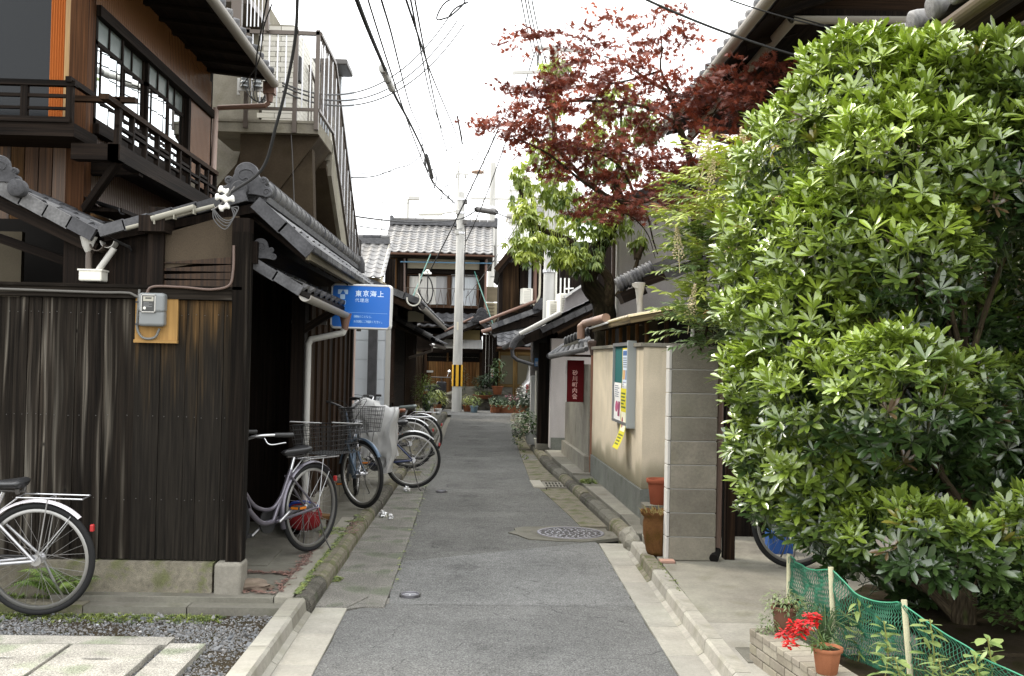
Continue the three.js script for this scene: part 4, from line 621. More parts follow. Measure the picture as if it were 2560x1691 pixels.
  { const a = [-2.838,6.429,-15.600], b = [-2.753,6.093,-19.400]; part('roof_edge', [beam(a, b, 0.05, 0.10), beam([a[0] - 0.2, a[1] - 0.12, a[2]], [b[0] - 0.22, b[1] - 0.12, b[2]], 0.4, 0.03)], M.cream, flats, 'cream roof edge of the far block'); part('gable_wall', prism([[-3.6, 3], [-2.4, 3], [-2.4, b[1] - 0.2], [-3.6, b[1] + 0.5]], 0.1).translate(0, 0, -17), M.siding, flats); }
  part('stain_line', tube([[-2.32, 4.25, z0 + 0.006], [-2.30, 4.0, z0 + 0.006], [-2.25, 3.2, z0 + 0.006]], 0.006, 12, 4), M.darkSteel, flats);
}
// insulators on the concrete side of the stair building
{
  const t = thing('wall_insulators', 'two grey ceramic insulators with cables on the concrete stair wall', 'insulators', [-2.765,4.823,-12.050]);
  for (const x of [-0.09, 0.06]) part('insulator', lathe([[0, -0.08], [0.045, -0.07], [0.05, -0.05], [0.025, -0.035], [0.05, -0.02], [0.05, 0.0], [0.025, 0.015], [0.05, 0.03], [0.04, 0.05], [0, 0.06]], 14, [x, 0, 0]), std([0.16, 0.17, 0.17], 0.3), t);
  part('bracket', [box(0.30, 0.03, 0.03, -0.02, -0.09, -0.02), box(0.03, 0.2, 0.03, -0.17, -0.05, -0.04)], M.greyPipe, t);
  for (let i = 0; i < 4; i++) part('cable', tube([[-0.1 + i * 0.05, 0.02, 0.02], [-0.02 + i * 0.04, -0.18 - i * 0.03, 0.06], [0.10 + i * 0.02, -0.25, 0.05], [0.2, -0.05 + i * 0.03, 0.02]], 0.006, 20, 5), M.wire, t);
}
// beware sign on a dark hoarding behind the ridge
{
  const a = [-2.284,3.044,-12.600];
  const t = thing('hoarding_box', 'dark metal meter cabinet with a small yellow notice behind the gate ridge', 'cabinet', a);
  part('frame', [rbox(0.5, 0.5, 0.35, 0, -0.26, -0.2, 0.01), box(0.54, 0.02, 0.4, 0, 0.0, -0.2)], M.bronze, t);
  const c = document.createElement('canvas'); c.width = 96; c.height = 128; const x = c.getContext('2d'); x.fillStyle = '#e8d9a0'; x.fillRect(0, 0, 96, 128); x.strokeStyle = '#c0503a'; x.lineWidth = 7; x.lineCap = 'round'; const L = (p) => { x.beginPath(); p.forEach(([u, v], i) => i ? x.lineTo(u, v) : x.moveTo(u, v)); x.stroke(); }; L([[26, 26], [16, 52]]); L([[22, 30], [34, 52]]); for (let k = 0; k < 3; k++) { L([[44 + k * 16, 22], [44 + k * 16, 96]]); L([[40 + k * 16, 40], [52 + k * 16, 40]]); L([[40 + k * 16, 66], [52 + k * 16, 66]]); }
  const tx = new THREE.CanvasTexture(c); tx.colorSpace = THREE.SRGBColorSpace; part('notice', new THREE.PlaneGeometry(0.30, 0.26).rotateY(Math.PI / 2 - 0.5).translate(0.262, -0.14, -0.12), std(0xffffff, 0.6, { map: tx }), t);
}

// ================= blue insurance sign =================
// strokes for characters, on a 10 x 10 grid, y down
const GLYPH = {
  '東': '1,2 9,2|5,0.3 5,9.7|2,3.6 8,3.6 8,6.8 2,6.8 2,3.6|2,5.2 8,5.2|5,6.8 1,9.4|5,6.8 9,9.4', '京': '5,0.3 5,1.8|1,2 9,2|2.6,3.6 7.4,3.6 7.4,5.8 2.6,5.8 2.6,3.6|5,5.8 5,9.4 4,9|2.8,7 1.4,8.8|7.2,7 8.6,8.8', '海': '1,1 2.2,2|0.6,3.8 1.8,4.8|0.8,9.2 2.6,6.2|4.4,0.6 3.4,2.8|4,1.8 9.2,1.8|4.2,3.4 8.6,3.4 8.2,8.6 7.4,9.2|4.2,3.4 3.8,8 8.4,8|3,5.7 9.4,5.7|6.4,4 6.2,7.6', '上': '4.8,0.6 4.8,9|4.8,4.4 8.4,4.4|0.8,9 9.2,9',
  '代': '3.2,0.4 1,4|2.2,3 2.2,9.6|3.6,4 9.4,3.2|5.8,0.6 6.2,4 7.6,8 9.2,9.4 9.4,7.6|7.6,1 8.6,2.2', '理': '0.6,1.6 3.8,1.6|0.8,4.6 3.6,4.6|2.2,1.6 2.2,8|0.4,8.4 3.8,7.6|4.8,1.2 9,1.2 9,5.2 4.8,5.2 4.8,1.2|4.8,3.2 9,3.2|6.9,1.2 6.9,9.2|4.8,7 9,7|4.2,9.2 9.6,9.2', '店': '5,0.2 5,1.6|1.4,1.8 9.4,1.8|1.6,1.8 1.4,6.4 0.4,9.4|5.6,2.6 5.6,5.8|5.6,4 8.8,4|3.4,5.8 8.6,5.8 8.6,9.2 3.4,9.2 3.4,5.8',
  '保': '3,0.4 0.8,4|2,3 2,9.6|4.2,1 8.8,1 8.8,3.6 4.2,3.6 4.2,1|3.4,5.4 9.6,5.4|6.4,3.6 6.4,9.6|6.4,5.4 3.4,8.8|6.4,5.4 9.6,8.8', '険': '1,0.8 1,9.6|1,1 3.2,1 2,4 3.2,6 1.4,7|6.6,0.4 3.8,3.4|6.6,0.4 9.4,3.4|5,3.2 8.2,3.2|4.4,4.6 8.8,4.6 8.8,6.6 4.4,6.6 4.4,4.6|6.6,3.2 6.6,6.6 3.8,9.6|6.6,6.6 9.6,9.6', 'の': '5.2,2 4,7.4 2,8 1.2,5.6 3.4,2.6 6.6,2 8.8,4 8.4,7 6,9', 'こ': '2.4,2 7.6,2 6.4,3|2,7 3.6,8.8 8.4,8.6', 'と': '3,1 4.2,4.4|8,2.6 3,5.4 2.4,7.8 4,8.8 8.2,8.6', 'な': '1,2.4 5,2|3.2,0.8 1.2,6.4|6.8,1.8 8.8,3.2|6.4,4 6.4,8 4.4,9 3.2,8 4.6,7 8.6,8.6', 'ら': '4,0.8 6.4,2|3,3 2.6,6.6 6,4.8 8,6.4 6.6,8.8 3.6,9.4', '、': '1.4,7.4 3,9.2',
  'お': '1,2.6 6,2.6|3.4,0.8 3.4,8.4 1.6,8.2 1.4,6.8 5,5 8,5.6 8,8 5.6,9|7.4,1.6 9,3', '気': '3,0.4 1,3|2.4,1.6 9,1.6|2.6,3.2 8,3.2|1.4,4.8 7.4,4.8 7.6,8.2 9.2,9.4 9.4,7.6|2,6.2 6,9.2|6,5.8 1.4,9.4', '軽': '0.6,1.6 4.6,1.6|1,3 4.2,3 4.2,6 1,6 1,3|1,4.5 4.2,4.5|2.6,0.4 2.6,9.6|0.4,7.6 4.8,7.6|5.6,1 9,1 5.6,5|6,2 9.6,5|5.6,6.4 9.4,6.4|7.5,5 7.5,9.2|5,9.2 9.8,9.2', 'に': '2,1.2 1.6,6 2.2,9|4.6,2.6 8.6,2.6|4.4,7 5.4,8.4 9,8.2', 'ご': '2,2.4 6.8,2.4|1.8,7 3.4,8.8 8,8.6|7.6,0.8 8.4,2|8.8,0.4 9.6,1.6', '相': '0.6,3 4.4,3|2.5,0.4 2.5,9.6|2.5,3.4 0.6,7|2.5,3.4 4.4,6|5.4,1 9.2,1 9.2,9.4 5.4,9.4 5.4,1|5.4,3.8 9.2,3.8|5.4,6.6 9.2,6.6', '談': '0.8,1 4,1|0.6,2.6 4.4,2.6|0.8,4.2 4,4.2|0.8,5.8 4,5.8|1,7.2 3.8,7.2 3.8,9.4 1,9.4 1,7.2|7,0.6 5,4.6|7,2.2 9.4,4.6|5.4,1.6 5.8,2.4|9,1 8,2.4|7,5 5,9.4|7,6.8 9.6,9.4|5.4,6 5.8,7|9,5.6 8,7', 'く': '6.6,0.8 2.8,5 6.8,9.2', 'だ': '1,2.6 5.6,2.6|3.4,0.8 1.4,9|5.2,4.8 8.4,4.8|5,7.4 6,9 9,8.8|7.4,0.6 8.2,1.8|8.8,0.4 9.6,1.6', 'さ': '1.4,3 8.2,2.4|4,0.6 7,6 4,5.4|2.2,6.8 3.4,9 7.4,8.8', 'い': '1.8,2 2.2,7.4 3.4,8.4 4.2,6.8|7,2.6 8.4,5.8', '。': '1.4,8 2.4,7.6 3,8.4 2.2,9.2 1.4,8.6 1.4,8',
  '砂': '0.6,1.4 4.6,1.4|2.6,1.4 0.6,6|1.8,4.6 4.2,4.6 4.2,8.6 1.8,8.6 1.8,4.6|7,0.6 7,6|5.8,2.4 5,5|8.4,2.4 9.4,4.6|9,6 5,9.4', '川': '2,1 1.8,6 0.8,9.2|5,1.4 5,8|8.4,0.8 8.4,9.6', '町': '0.6,2 4.8,2 4.8,7.6 0.6,7.6 0.6,2|0.6,4.8 4.8,4.8|2.7,2 2.7,7.6|5.6,1.8 9.8,1.8|7.9,1.8 7.9,9.2 6.6,8.8', '内': '1.4,9.4 1.4,2.6 8.6,2.6 8.6,9 7.4,8.6|5,0.4 4.6,4.6 2.6,7.4|4.8,4.6 7.2,7', '会': '5,0.4 0.8,4.2|5,0.4 9.2,4.2|3.2,4.2 6.8,4.2|1.6,6 8.4,6|5,6 2.4,9 8,8.6|6.8,7.2 8.4,9.4',
};
function write(x, str, px, py, size, w, step = size, vertical = false) {
  x.lineWidth = w; x.lineJoin = 'round'; x.lineCap = 'round';
  [...str].forEach((ch, i) => { const g = GLYPH[ch]; if (!g) return; for (const s of g.split('|')) { x.beginPath(); s.split(' ').forEach((p, k) => { const [a, b] = p.split(',').map(Number); const X = px + (vertical ? 0 : i * step) + a / 10 * size, Y = py + (vertical ? i * step : 0) + b / 10 * size; k ? x.lineTo(X, Y) : x.moveTo(X, Y); }); x.stroke(); } });
}
{
  const c = document.createElement('canvas'); c.width = 1024; c.height = 760; const x = c.getContext('2d');
  x.fillStyle = '#1668c4'; x.fillRect(0, 0, 1024, 760);
  x.fillStyle = '#b9d4ef'; x.fillRect(92, 76, 178, 84); x.fillRect(134, 164, 86, 86);
  x.fillStyle = '#1668c4'; x.beginPath(); x.moveTo(181, 76); x.lineTo(134, 162); x.lineTo(228, 162); x.closePath(); x.fill();
  x.fillStyle = '#9fc3e8'; x.save(); x.translate(92, 350); x.scale(0.58, 1.25); x.font = 'bold 84px sans-serif'; x.fillText('TOKIO', 0, 0); x.restore(); x.save(); x.translate(96, 446); x.scale(0.5, 1.15); x.font = '72px sans-serif'; x.fillText('MARINE', 0, 0); x.restore();
  x.strokeStyle = '#dbe9f6'; write(x, '東京海上', 400, 78, 118, 13, 132); x.strokeStyle = '#cfe2f4'; write(x, '代理店', 402, 226, 74, 6.5, 84);
  x.strokeStyle = '#a8cbee'; x.lineWidth = 4; x.beginPath(); x.moveTo(110, 490); x.lineTo(985, 500); x.stroke();
  x.strokeStyle = '#b8d5f0'; write(x, '保険のことなら、', 385, 540, 50, 4, 44); write(x, 'お気軽にご相談ください。', 385, 632, 50, 4, 45);
  const tx = new THREE.CanvasTexture(c); tx.colorSpace = THREE.SRGBColorSpace; tx.anisotropy = 8;
  const W = 0.53, H = 0.39, t = thing('shop_sign', 'blue projecting sign with white lettering and a pale frame over the bicycles', 'sign', [-1.029,2.025,-8.750], -0.02);
  t.rotation.z = -0.012;
  part('case', rbox(W, H, 0.10, 0, 0, -0.05, 0.035), M.whiteDull, t);
  part('face', (() => { const r = 0.03, w = W / 2 - 0.018, h = H / 2 - 0.018, s = new THREE.Shape(); s.moveTo(-w + r, -h); s.lineTo(w - r, -h); s.quadraticCurveTo(w, -h, w, -h + r); s.lineTo(w, h - r); s.quadraticCurveTo(w, h, w - r, h); s.lineTo(-w + r, h); s.quadraticCurveTo(-w, h, -w, h - r); s.lineTo(-w, -h + r); s.quadraticCurveTo(-w, -h, -w + r, -h); const g = new THREE.ShapeGeometry(s, 6), uv = g.attributes.uv, P = g.attributes.position; for (let i = 0; i < P.count; i++) uv.setXY(i, (P.getX(i) + w) / (2 * w), (P.getY(i) + h) / (2 * h)); return g.translate(0, 0, 0.0025); })(), std(0xffffff, 0.3, { map: tx }), t);
  part('rim', [box(W - 0.06, 0.012, 0.012, 0, H / 2 - 0.012, 0), box(W - 0.06, 0.012, 0.012, 0, -H / 2 + 0.012, 0), box(0.012, H - 0.06, 0.012, W / 2 - 0.012, 0, 0), box(0.012, H - 0.06, 0.012, -W / 2 + 0.012, 0, 0)], M.whiteDull, t);
  part('support', [box(0.30, 0.03, 0.03, -0.45, 0.15, -0.05), box(0.30, 0.03, 0.03, -0.45, -0.15, -0.05), rbox(0.04, 0.02, 0.04, -0.02, -H / 2 - 0.008, -0.05)], M.darkSteel, t);
}
// ================= blue grey siding building =================
const sidingH = thing('siding_building', 'pale blue grey building of wide horizontal siding boards between the timber houses', 'building');
{
  const a = [-1.862,0.895,-15.200], b = [-1.421,2.031,-15.200];
  for (let y = 0.1; y < 2.1; y += 0.29) part('siding_board', bb(-2.9, b[0] + 0.02, y, y + 0.283, -15.24, -15.2 + 0.004, 0), M.siding, sidingH);
  part('core', bb(-4.5, b[0] + 0.0, 0, 2.35, -15.7, -15.25), M.siding, sidingH);
  const p = [-1.568,1.450,-14.900]; part('dark_post', box(0.13, 2.2, 0.1, p[0], 1.1, p[2]), M.tileDark, sidingH);
  part('corner_trim', box(0.07, 2.2, 0.07, b[0] + 0.05, 1.15, -15.2), M.greyPipe, sidingH);
  { const q = [-1.537,1.211,-12.300]; part('corner_pipe', pipe([[q[0], 2.05, q[2]], [q[0], 0.1, q[2]]], 0.035), M.pinkPipe, sidingH, 'pinkish downpipe'); }
  void a;
}
// ================= middle timber house on the left with lower roofs =================
const mid = thing('lattice_house', 'dark timber town house with lattice front past the blue sign on the left', 'house');
{
  const X = -1.62;
  part('wall', bb(-4, X - 0.1, 0.05, 2.75, -27, -16.0), M.timber, mid);
  parts('post', [bb(X - 0.12, X, 0.1, 2.7, -16.1, -16.0, 1), bb(X - 0.12, X - 0.0, 0.1, 2.7, -19.4, -19.28, 1), bb(X - 0.12, X, 0.1, 2.7, -22.4, -22.28, 1), bb(X - 0.12, X, 0.1, 2.7, -26, -25.88, 1)], M.timberMid, mid);
  parts('lattice_frame', [bb(X - 0.06, X + 0.03, 2.15, 2.25, -19.3, -16.1, 2), bb(X - 0.06, X + 0.03, 0.75, 0.85, -19.3, -16.1, 2), bb(X - 0.06, X + 0.03, 2.15, 2.25, -26, -19.5, 2)], M.timberMid, mid);
  for (let z = -16.2; z > -19.2; z -= 0.11) part('lattice_bar', bb(X - 0.04, X, 0.85, 2.15, z - 0.04, z, 1), wood([0.10, 0.045, 0.022], 0.6), mid);
  part('lower_panel', [bb(X - 0.06, X - 0.02, 0.1, 0.75, -19.3, -16.1), bb(X - 0.06, X - 0.02, 0.1, 2.15, -22.3, -19.4)], M.timber, mid);
  for (let z = -22.5; z > -25.8; z -= 0.14) part('lattice_bar', bb(X - 0.05, X - 0.01, 0.15, 2.15, z - 0.05, z, 1), M.timberMid, mid);
  // front eave, verge towards the camera
  const r0 = [-1.892,2.828,-15.600], r1 = [-0.927,2.472,-15.600];
  const D = [r1[0] - r0[0], r1[1] - r0[1], 0], s = D[1] / D[0];
  const A = [r0[0] - 1.6, r0[1] - 1.6 * s];
  part('roof_deck', prism([[A[0], A[1] - 0.04], [r1[0], r1[1] - 0.04], [r1[0], r1[1] - 0.11], [A[0], A[1] - 0.14]], 11).translate(0, 0, -26.6), M.timber, mid);
  tileRoof(mid, [A[0] + 1.3, A[1] + 1.3 * s, -15.58], [0, 0, -1], D, 40, 5, 0.27, 0.26, M.tile);
  vergeTiles(mid, [A[0], A[1] + 0.02, -15.54], [r1[0], r1[1] + 0.02, -15.54], 10, 0.10, 0.05, [M.tile[0], M.tile[2], M.tile[1]]);
  part('barge_board', beam([A[0], A[1] - 0.13, -15.58], [r1[0] - 0.12, r1[1] - 0.11, -15.58], 0.03, 0.10), M.timberMid, mid);
  part('eave_gutter', gutterGeo([r1[0] + 0.03, r1[1] - 0.10, -15.5], [r1[0] + 0.03, r1[1] - 0.12, -26], 0.055), M.gutterGrey, mid);
  { const q = [-0.987,2.511,-15.500]; const pts = []; for (let i = 0; i <= 16; i++) { const a = 1.2 - i / 16 * 4.6; pts.push([q[0] - 0.04 + 0.10 * Math.cos(a), q[1] - 0.03 + 0.10 * Math.sin(a), q[2] + 0.05]); } part('cable_duct', tube([[q[0] + 0.045, q[1] + 0.36, q[2] + 0.05], [q[0] + 0.035, q[1] + 0.18, q[2] + 0.05], ...pts], 0.013, 60), M.offwhite, mid, 'looped pale cable duct'); }
  // plaster gable patch and lower eave
  part('gable_plaster', prism([[-2.6, 2.15], [-1.7, 2.15], [-1.3, 2.25], [-1.3, 2.38], [-2.6, 2.6]], 0.04).translate(0, 0, -15.9), M.timber, mid);
  { const p = [-1.291,2.330,-19.500]; part('wall_board', [box(0.3, 0.2, 0.05, p[0] + 0.05, p[1] + 0.05, p[2]), ...[0, 1, 2, 3].map((k) => box(0.3, 0.012, 0.06, p[0] + 0.05, p[1] - 0.04 + k * 0.05, p[2] + 0.01))], M.cream, mid, 'cream louvred patch under the eave'); }
  const e0 = [-1.738,2.366,-19.600], e1 = [-0.939,1.942,-19.600];
  const D2 = [e1[0] - e0[0], e1[1] - e0[1], 0];
  part('lower_roof', prism([[e0[0], e0[1]], [e1[0], e1[1]], [e1[0], e1[1] - 0.06], [e0[0], e0[1] - 0.08]], 7).translate(0, 0, -26.6), M.timber, mid);
  tileRoof(mid, [e0[0], e0[1] + 0.04, -19.58], [0, 0, -1], D2, 26, 4, 0.27, 0.24, M.tile);
  capRow(mid, [e0[0], e0[1] + 0.05, -19.55], [e1[0], e1[1] + 0.05, -19.55], 0.05, 0.17, M.tile, 'verge_roll');
  { const q = [-0.909,1.924,-19.500]; part('gutter', gutterGeo([q[0], q[1] - 0.06, -19.4], [q[0], q[1] - 0.06, -26], 0.055), M.bronze, mid); part('downpipe', pipe([[q[0], q[1] - 0.1, -19.45], [q[0] - 0.02, q[1] - 0.2, -19.45], [q[0] - 0.45, q[1] - 0.34, -19.5]], 0.025), M.bronze, mid); }
  part('side_pipe', [bar([-1.58, 0.1, -16.05], [-1.58, 1.15, -16.05], 0.035, 0.035)], M.greyPipe, mid);
}

// ================= houses across the far street and beyond =================
// slab between two opposite corners of a rectangle facing the lane, d metres deep behind them
const pb = (a, b, d, grain, front = 0) => bb(Math.min(a[0], b[0]), Math.max(a[0], b[0]), Math.min(a[1], b[1]), Math.max(a[1], b[1]), a[2] - d, a[2] + front, grain);
const farHouse = thing('far_house', 'two storey house with pale tiled roof and curtained window closing the far end', 'house');
{
  const eL = [-3.213,5.030,-33.000], eR = [0.361,5.103,-33.000], rL = [-3.032,6.198,-35.200], rR = [0.351,6.238,-35.200];
  const U = [1, 0, 0], D = [0, eL[1] - rL[1], -33 + 35.2], L = Math.hypot(D[1], D[2]), w = (eR[0] - eL[0]) / 13, l = L / 11;
  tileRoof(farHouse, [eL[0], rL[1], -35.2], U, D, 13, 11, w, l, M.tilePale, { amp: 0.045 });
  part('roof_deck', prism([[-33.05, eL[1] - 0.06], [-35.2, rL[1] - 0.06], [-37.4, eL[1] - 0.06], [-37.4, eL[1] - 0.2], [-33.05, eL[1] - 0.14]].map(([a, b]) => [-a, b]), eR[0] - eL[0]).rotateY(Math.PI / 2).translate(eL[0], 0, 0), M.timber, farHouse);
  part('ridge_course', [bb(rL[0] - 0.1, rR[0] + 0.1, rL[1] - 0.02, rL[1] + 0.13, -35.35, -35.05, 0)], M.tile[0], farHouse);
  capRow(farHouse, [rL[0] - 0.1, rL[1] + 0.17, -35.2], [rR[0] + 0.1, rL[1] + 0.17, -35.2], 0.07, 0.28, M.tilePale);
  part('ridge_end', [rbox(0.12, 0.36, 0.3, rL[0] - 0.12, rL[1] + 0.12, -35.2, 0.04), rbox(0.12, 0.36, 0.3, rR[0] + 0.12, rL[1] + 0.12, -35.2, 0.04)], M.tile[0], farHouse);
  part('eave_gutter', gutterGeo([eL[0], eL[1] - 0.05, -32.92], [eR[0] + 0.05, eL[1] - 0.07, -32.92], 0.06), M.copper, farHouse);
  part('body', [bb(eL[0] + 0.25, eR[0] - 0.25, 2.4, eL[1] - 0.1, -37, -34.3), bb(eL[0] + 0.3, eR[0] - 0.3, 0, 2.6, -37, -34.3)], M.timber, farHouse);
  part('plaster_band', pb([-2.515,4.973,-33.800], [-0.006,4.558,-33.800], 0.06), std([0.55, 0.50, 0.38], 0.9, { map: T.plaster }), farHouse);
  part('beam', [pb([-2.533,4.512,-33.800], [0.026,4.400,-33.800], 0.06, 0, 0.04)], M.timber, farHouse); parts('upper_post', [pb([-3.045,5.004,-33.800], [-2.816,3.140,-33.800], 0.06, 1, 0.04)], M.timberWarm, farHouse); parts('upper_post', [pb([-2.773,5.010,-33.800], [-2.469,3.004,-33.800], 0.06, 1, 0.05)], M.timber, farHouse); parts('upper_post', [pb([-0.075,5.076,-33.800], [0.141,3.062,-33.800], 0.06, 1, 0.05)], M.timber, farHouse);
  const s = new THREE.Group(); s.name = 'window'; farHouse.add(s);
  part('frame', [pb([-2.500,4.355,-33.800], [-0.059,4.340,-33.800], 0.05, 0, 0.05), pb([-2.477,3.349,-33.800], [-0.035,3.260,-33.800], 0.05, 0, 0.05), pb([-2.499,4.297,-33.800], [-2.391,3.322,-33.800], 0.05, 1, 0.05), pb([-1.137,4.329,-33.800], [-0.986,3.354,-33.800], 0.05, 1, 0.05), pb([-0.160,4.352,-33.800], [-0.038,3.375,-33.800], 0.05, 1, 0.05)], wood([0.17, 0.095, 0.055], 0.7), s);
  const drape = (a, b, m, k) => { const w = b[0] - a[0], h = a[1] - b[1], g = new THREE.PlaneGeometry(w, h, 40, 1), P = g.attributes.position; for (let i = 0; i < P.count; i++) P.setZ(i, 0.012 * Math.sin(P.getX(i) * k) * Math.sin(P.getX(i) * 7 + 1)); g.computeVertexNormals(); return part('curtain', g.translate(a[0] + w / 2, b[1] + h / 2, a[2] - 0.06), m, s); };
  drape([-2.413,4.299,-33.800], [-1.503,3.371,-33.800], std([0.60, 0.59, 0.55], 0.9), 40); drape([-1.524,4.320,-33.800], [-1.116,3.380,-33.800], std([0.36, 0.36, 0.36], 0.9), 30); drape([-1.009,4.390,-33.800], [-0.138,3.344,-33.800], std([0.50, 0.53, 0.55], 0.9), 70);
  part('balcony_rail', [pb([-2.528,3.877,-33.550], [0.008,3.900,-33.550], 0.02, 0), ...Array.from({ length: 22 }, (_, i) => { const a = [-2.414,3.865,-33.550], b = [-0.035,3.248,-33.550], x = lerp(a[0], b[0], i / 21); return bar([x + (i % 2 ? 0.06 : -0.06), a[1], -33.55], [x + (i % 2 ? -0.06 : 0.06), b[1], -33.55], 0.007, 0.007, 4); })], M.bronze, farHouse);
  part('laundry_pole', bar([-2.662,4.711,-33.200], [0.357,4.727,-33.200], 0.022), std([0.10, 0.22, 0.34], 0.4), farHouse, 'blue laundry pole');
  part('downpipe', [bar([0.142,4.887,-33.300], [0.144,2.828,-33.300], 0.04)], M.copper, farHouse); part('drain_pipe', [bar([-2.531,4.823,-33.300], [-2.502,3.548,-33.300], 0.03)], M.brownPipe, farHouse);
  // lower roof
  const lo0 = [-2.193,3.040,-33.500], lo1 = [0.201,2.598,-32.700];
  tileRoof(farHouse, [lo0[0] - 0.3, lo0[1] + 0.03, -33.6], U, [0, lo1[1] - lo0[1], 0.9], 10, 3, 0.28, 0.33, M.tile, { amp: 0.045 });
  part('lower_deck', beam([lo0[0] - 0.3, (lo0[1] + lo1[1]) / 2 - 0.08, -33.2], [lo1[0] + 0.1, (lo0[1] + lo1[1]) / 2 - 0.08, -33.2], 0.9, 0.06), M.timber, farHouse);
  // ground floor: white awning, gate, posts, lattice
  const aw = new THREE.Group(); aw.name = 'awning'; farHouse.add(aw);
  { const a = [-1.516,2.176,-32.200], b = [0.076,1.908,-32.100], n = 12; for (let i = 0; i < n; i++) part('sheet', beam([lerp(a[0], b[0], (i + 0.5) / n), a[1], -32.25], [lerp(a[0], b[0], (i + 0.5) / n), b[1], -32.05], (b[0] - a[0]) / n * 0.985, 0.02 + 0.01 * (i % 2)), M.white, aw); }
  part('awning_beam', pb([-2.205,1.910,-33.000], [0.179,1.792,-33.000], 0.15, 0), M.timber, farHouse);
  part('fanlight', [pb([-1.792,1.752,-33.200], [0.002,1.507,-33.200], 0.05)], M.black, farHouse); part('fanlight_bar', [pb([-1.787,1.625,-33.150], [-0.028,1.627,-33.150], 0.03, 0)], M.cream, farHouse); part('fanlight_bar', [pb([-1.073,1.767,-33.150], [-1.025,1.486,-33.150], 0.03, 1)], M.timberGold, farHouse);
  const gA = [-1.767,1.471,-33.100], gB = [0.002,0.214,-33.100], n = 16;
  for (let i = 0; i < n; i++) part('gate_board', bb(lerp(gA[0], gB[0], i / n) + 0.004, lerp(gA[0], gB[0], (i + 1) / n) - 0.004, 0.1, gA[1], -33.14 + rr(-0.004, 0.004), -33.1, 1), pick([wood([0.42, 0.21, 0.075]), wood([0.36, 0.175, 0.065]), wood([0.48, 0.26, 0.10])]), farHouse);
  part('letter_slot', pb([-1.729,1.177,-33.050], [-1.504,1.112,-33.050], 0.03), M.greyPipe, farHouse);
  part('gate_post', [pb([-0.006,1.873,-33.000], [0.145,0.081,-33.000], 0.12, 1)], M.timberMid, farHouse); part('gate_post', [pb([-1.853,1.834,-33.000], [-1.715,0.045,-33.000], 0.12, 1)], M.timberMid, farHouse);
  for (let i = 0; i < 9; i++) { const a = [-2.241,1.685,-33.000], b = [-1.810,-0.097,-33.000], x = lerp(a[0], b[0], (i + 0.5) / 9); part('lattice_bar', bb(x - 0.018, x + 0.012, 0.1, a[1], -33.04, -33.0, 1), M.timberMid, farHouse); }
  part('lattice_back', pb([-2.278,1.783,-33.100], [-1.784,-0.242,-33.100], 0.05), M.plasterTan, farHouse);
  // dark plank pier
  for (let i = 0; i < 4; i++) { const a = [0.079,2.368,-31.900], b = [0.509,0.003,-31.900], w = (b[0] - a[0]) / 4; part('pier_board', bb(a[0] + i * w + 0.003, a[0] + (i + 1) * w - 0.003, 0.05, a[1], -32.3, -31.9 + rr(0, 0.006), 1), M.timber, farHouse); }
  part('small_notice', pb([0.359,1.288,-31.850], [0.446,1.006,-31.850], 0.01), M.white, farHouse); for (let i = 0; i < 3; i++) part('notice_mark', pb([[0.380,1.262,-31.840][0], [0.373,1.262,-31.840][1] - i * 0.085, -31.84], [[0.421,1.263,-31.840][0], [0.415,1.208,-31.840][1] - i * 0.085, -31.84], 0.004), M.red, farHouse);
  // yellow plaster panel with its small sloping gate roof
  part('yellow_panel', pb([-0.801,2.496,-32.300], [-0.010,2.087,-32.300], 0.1), M.plasterYellow, farHouse);
}
// gate roof rising to a ridge-end tile, in front of the far house
{
  const t = thing('far_gate_roof', 'small tiled gate roof with a round ridge tile behind the utility pole', 'gate roof');
  const a = [-1.409,2.234,-31.600], b = [-0.026,2.829,-31.600], c = [0.495,2.370,-31.600];
  vergeTiles(t, [b[0], b[1], -31.5], [a[0], a[1], -31.5], 7, 0.12, 0.1, [M.tile[0], M.tile[2]]);
  part('deck', prism([[a[0], a[1] - 0.1], [b[0], b[1] - 0.1], [c[0], c[1] - 0.1], [c[0], c[1] - 0.18], [b[0], b[1] - 0.2], [a[0], a[1] - 0.18]], 1.0).translate(0, 0, -32.5), M.timber, t);
  part('barge_board', [beam([a[0], a[1] - 0.14, -31.5], [b[0], b[1] - 0.14, -31.5], 0.05, 0.1), beam([b[0], b[1] - 0.14, -31.5], [c[0], c[1] - 0.14, -31.5], 0.05, 0.1)], M.timber, t);
  part('copper_strip', bar([a[0] + 0.3, a[1] + 0.2, -31.7], [b[0] - 0.05, b[1] + 0.12, -31.7], 0.035), M.copper, t);
  vergeTiles(t, [b[0], b[1], -31.5], [c[0], c[1], -31.5], 3, 0.12, 0.1, [M.tile[0], M.tile[2]]);
  ridgeEnd(t, 0.95, [b[0] + 0.06, b[1] - 0.02, -31.4]);
}
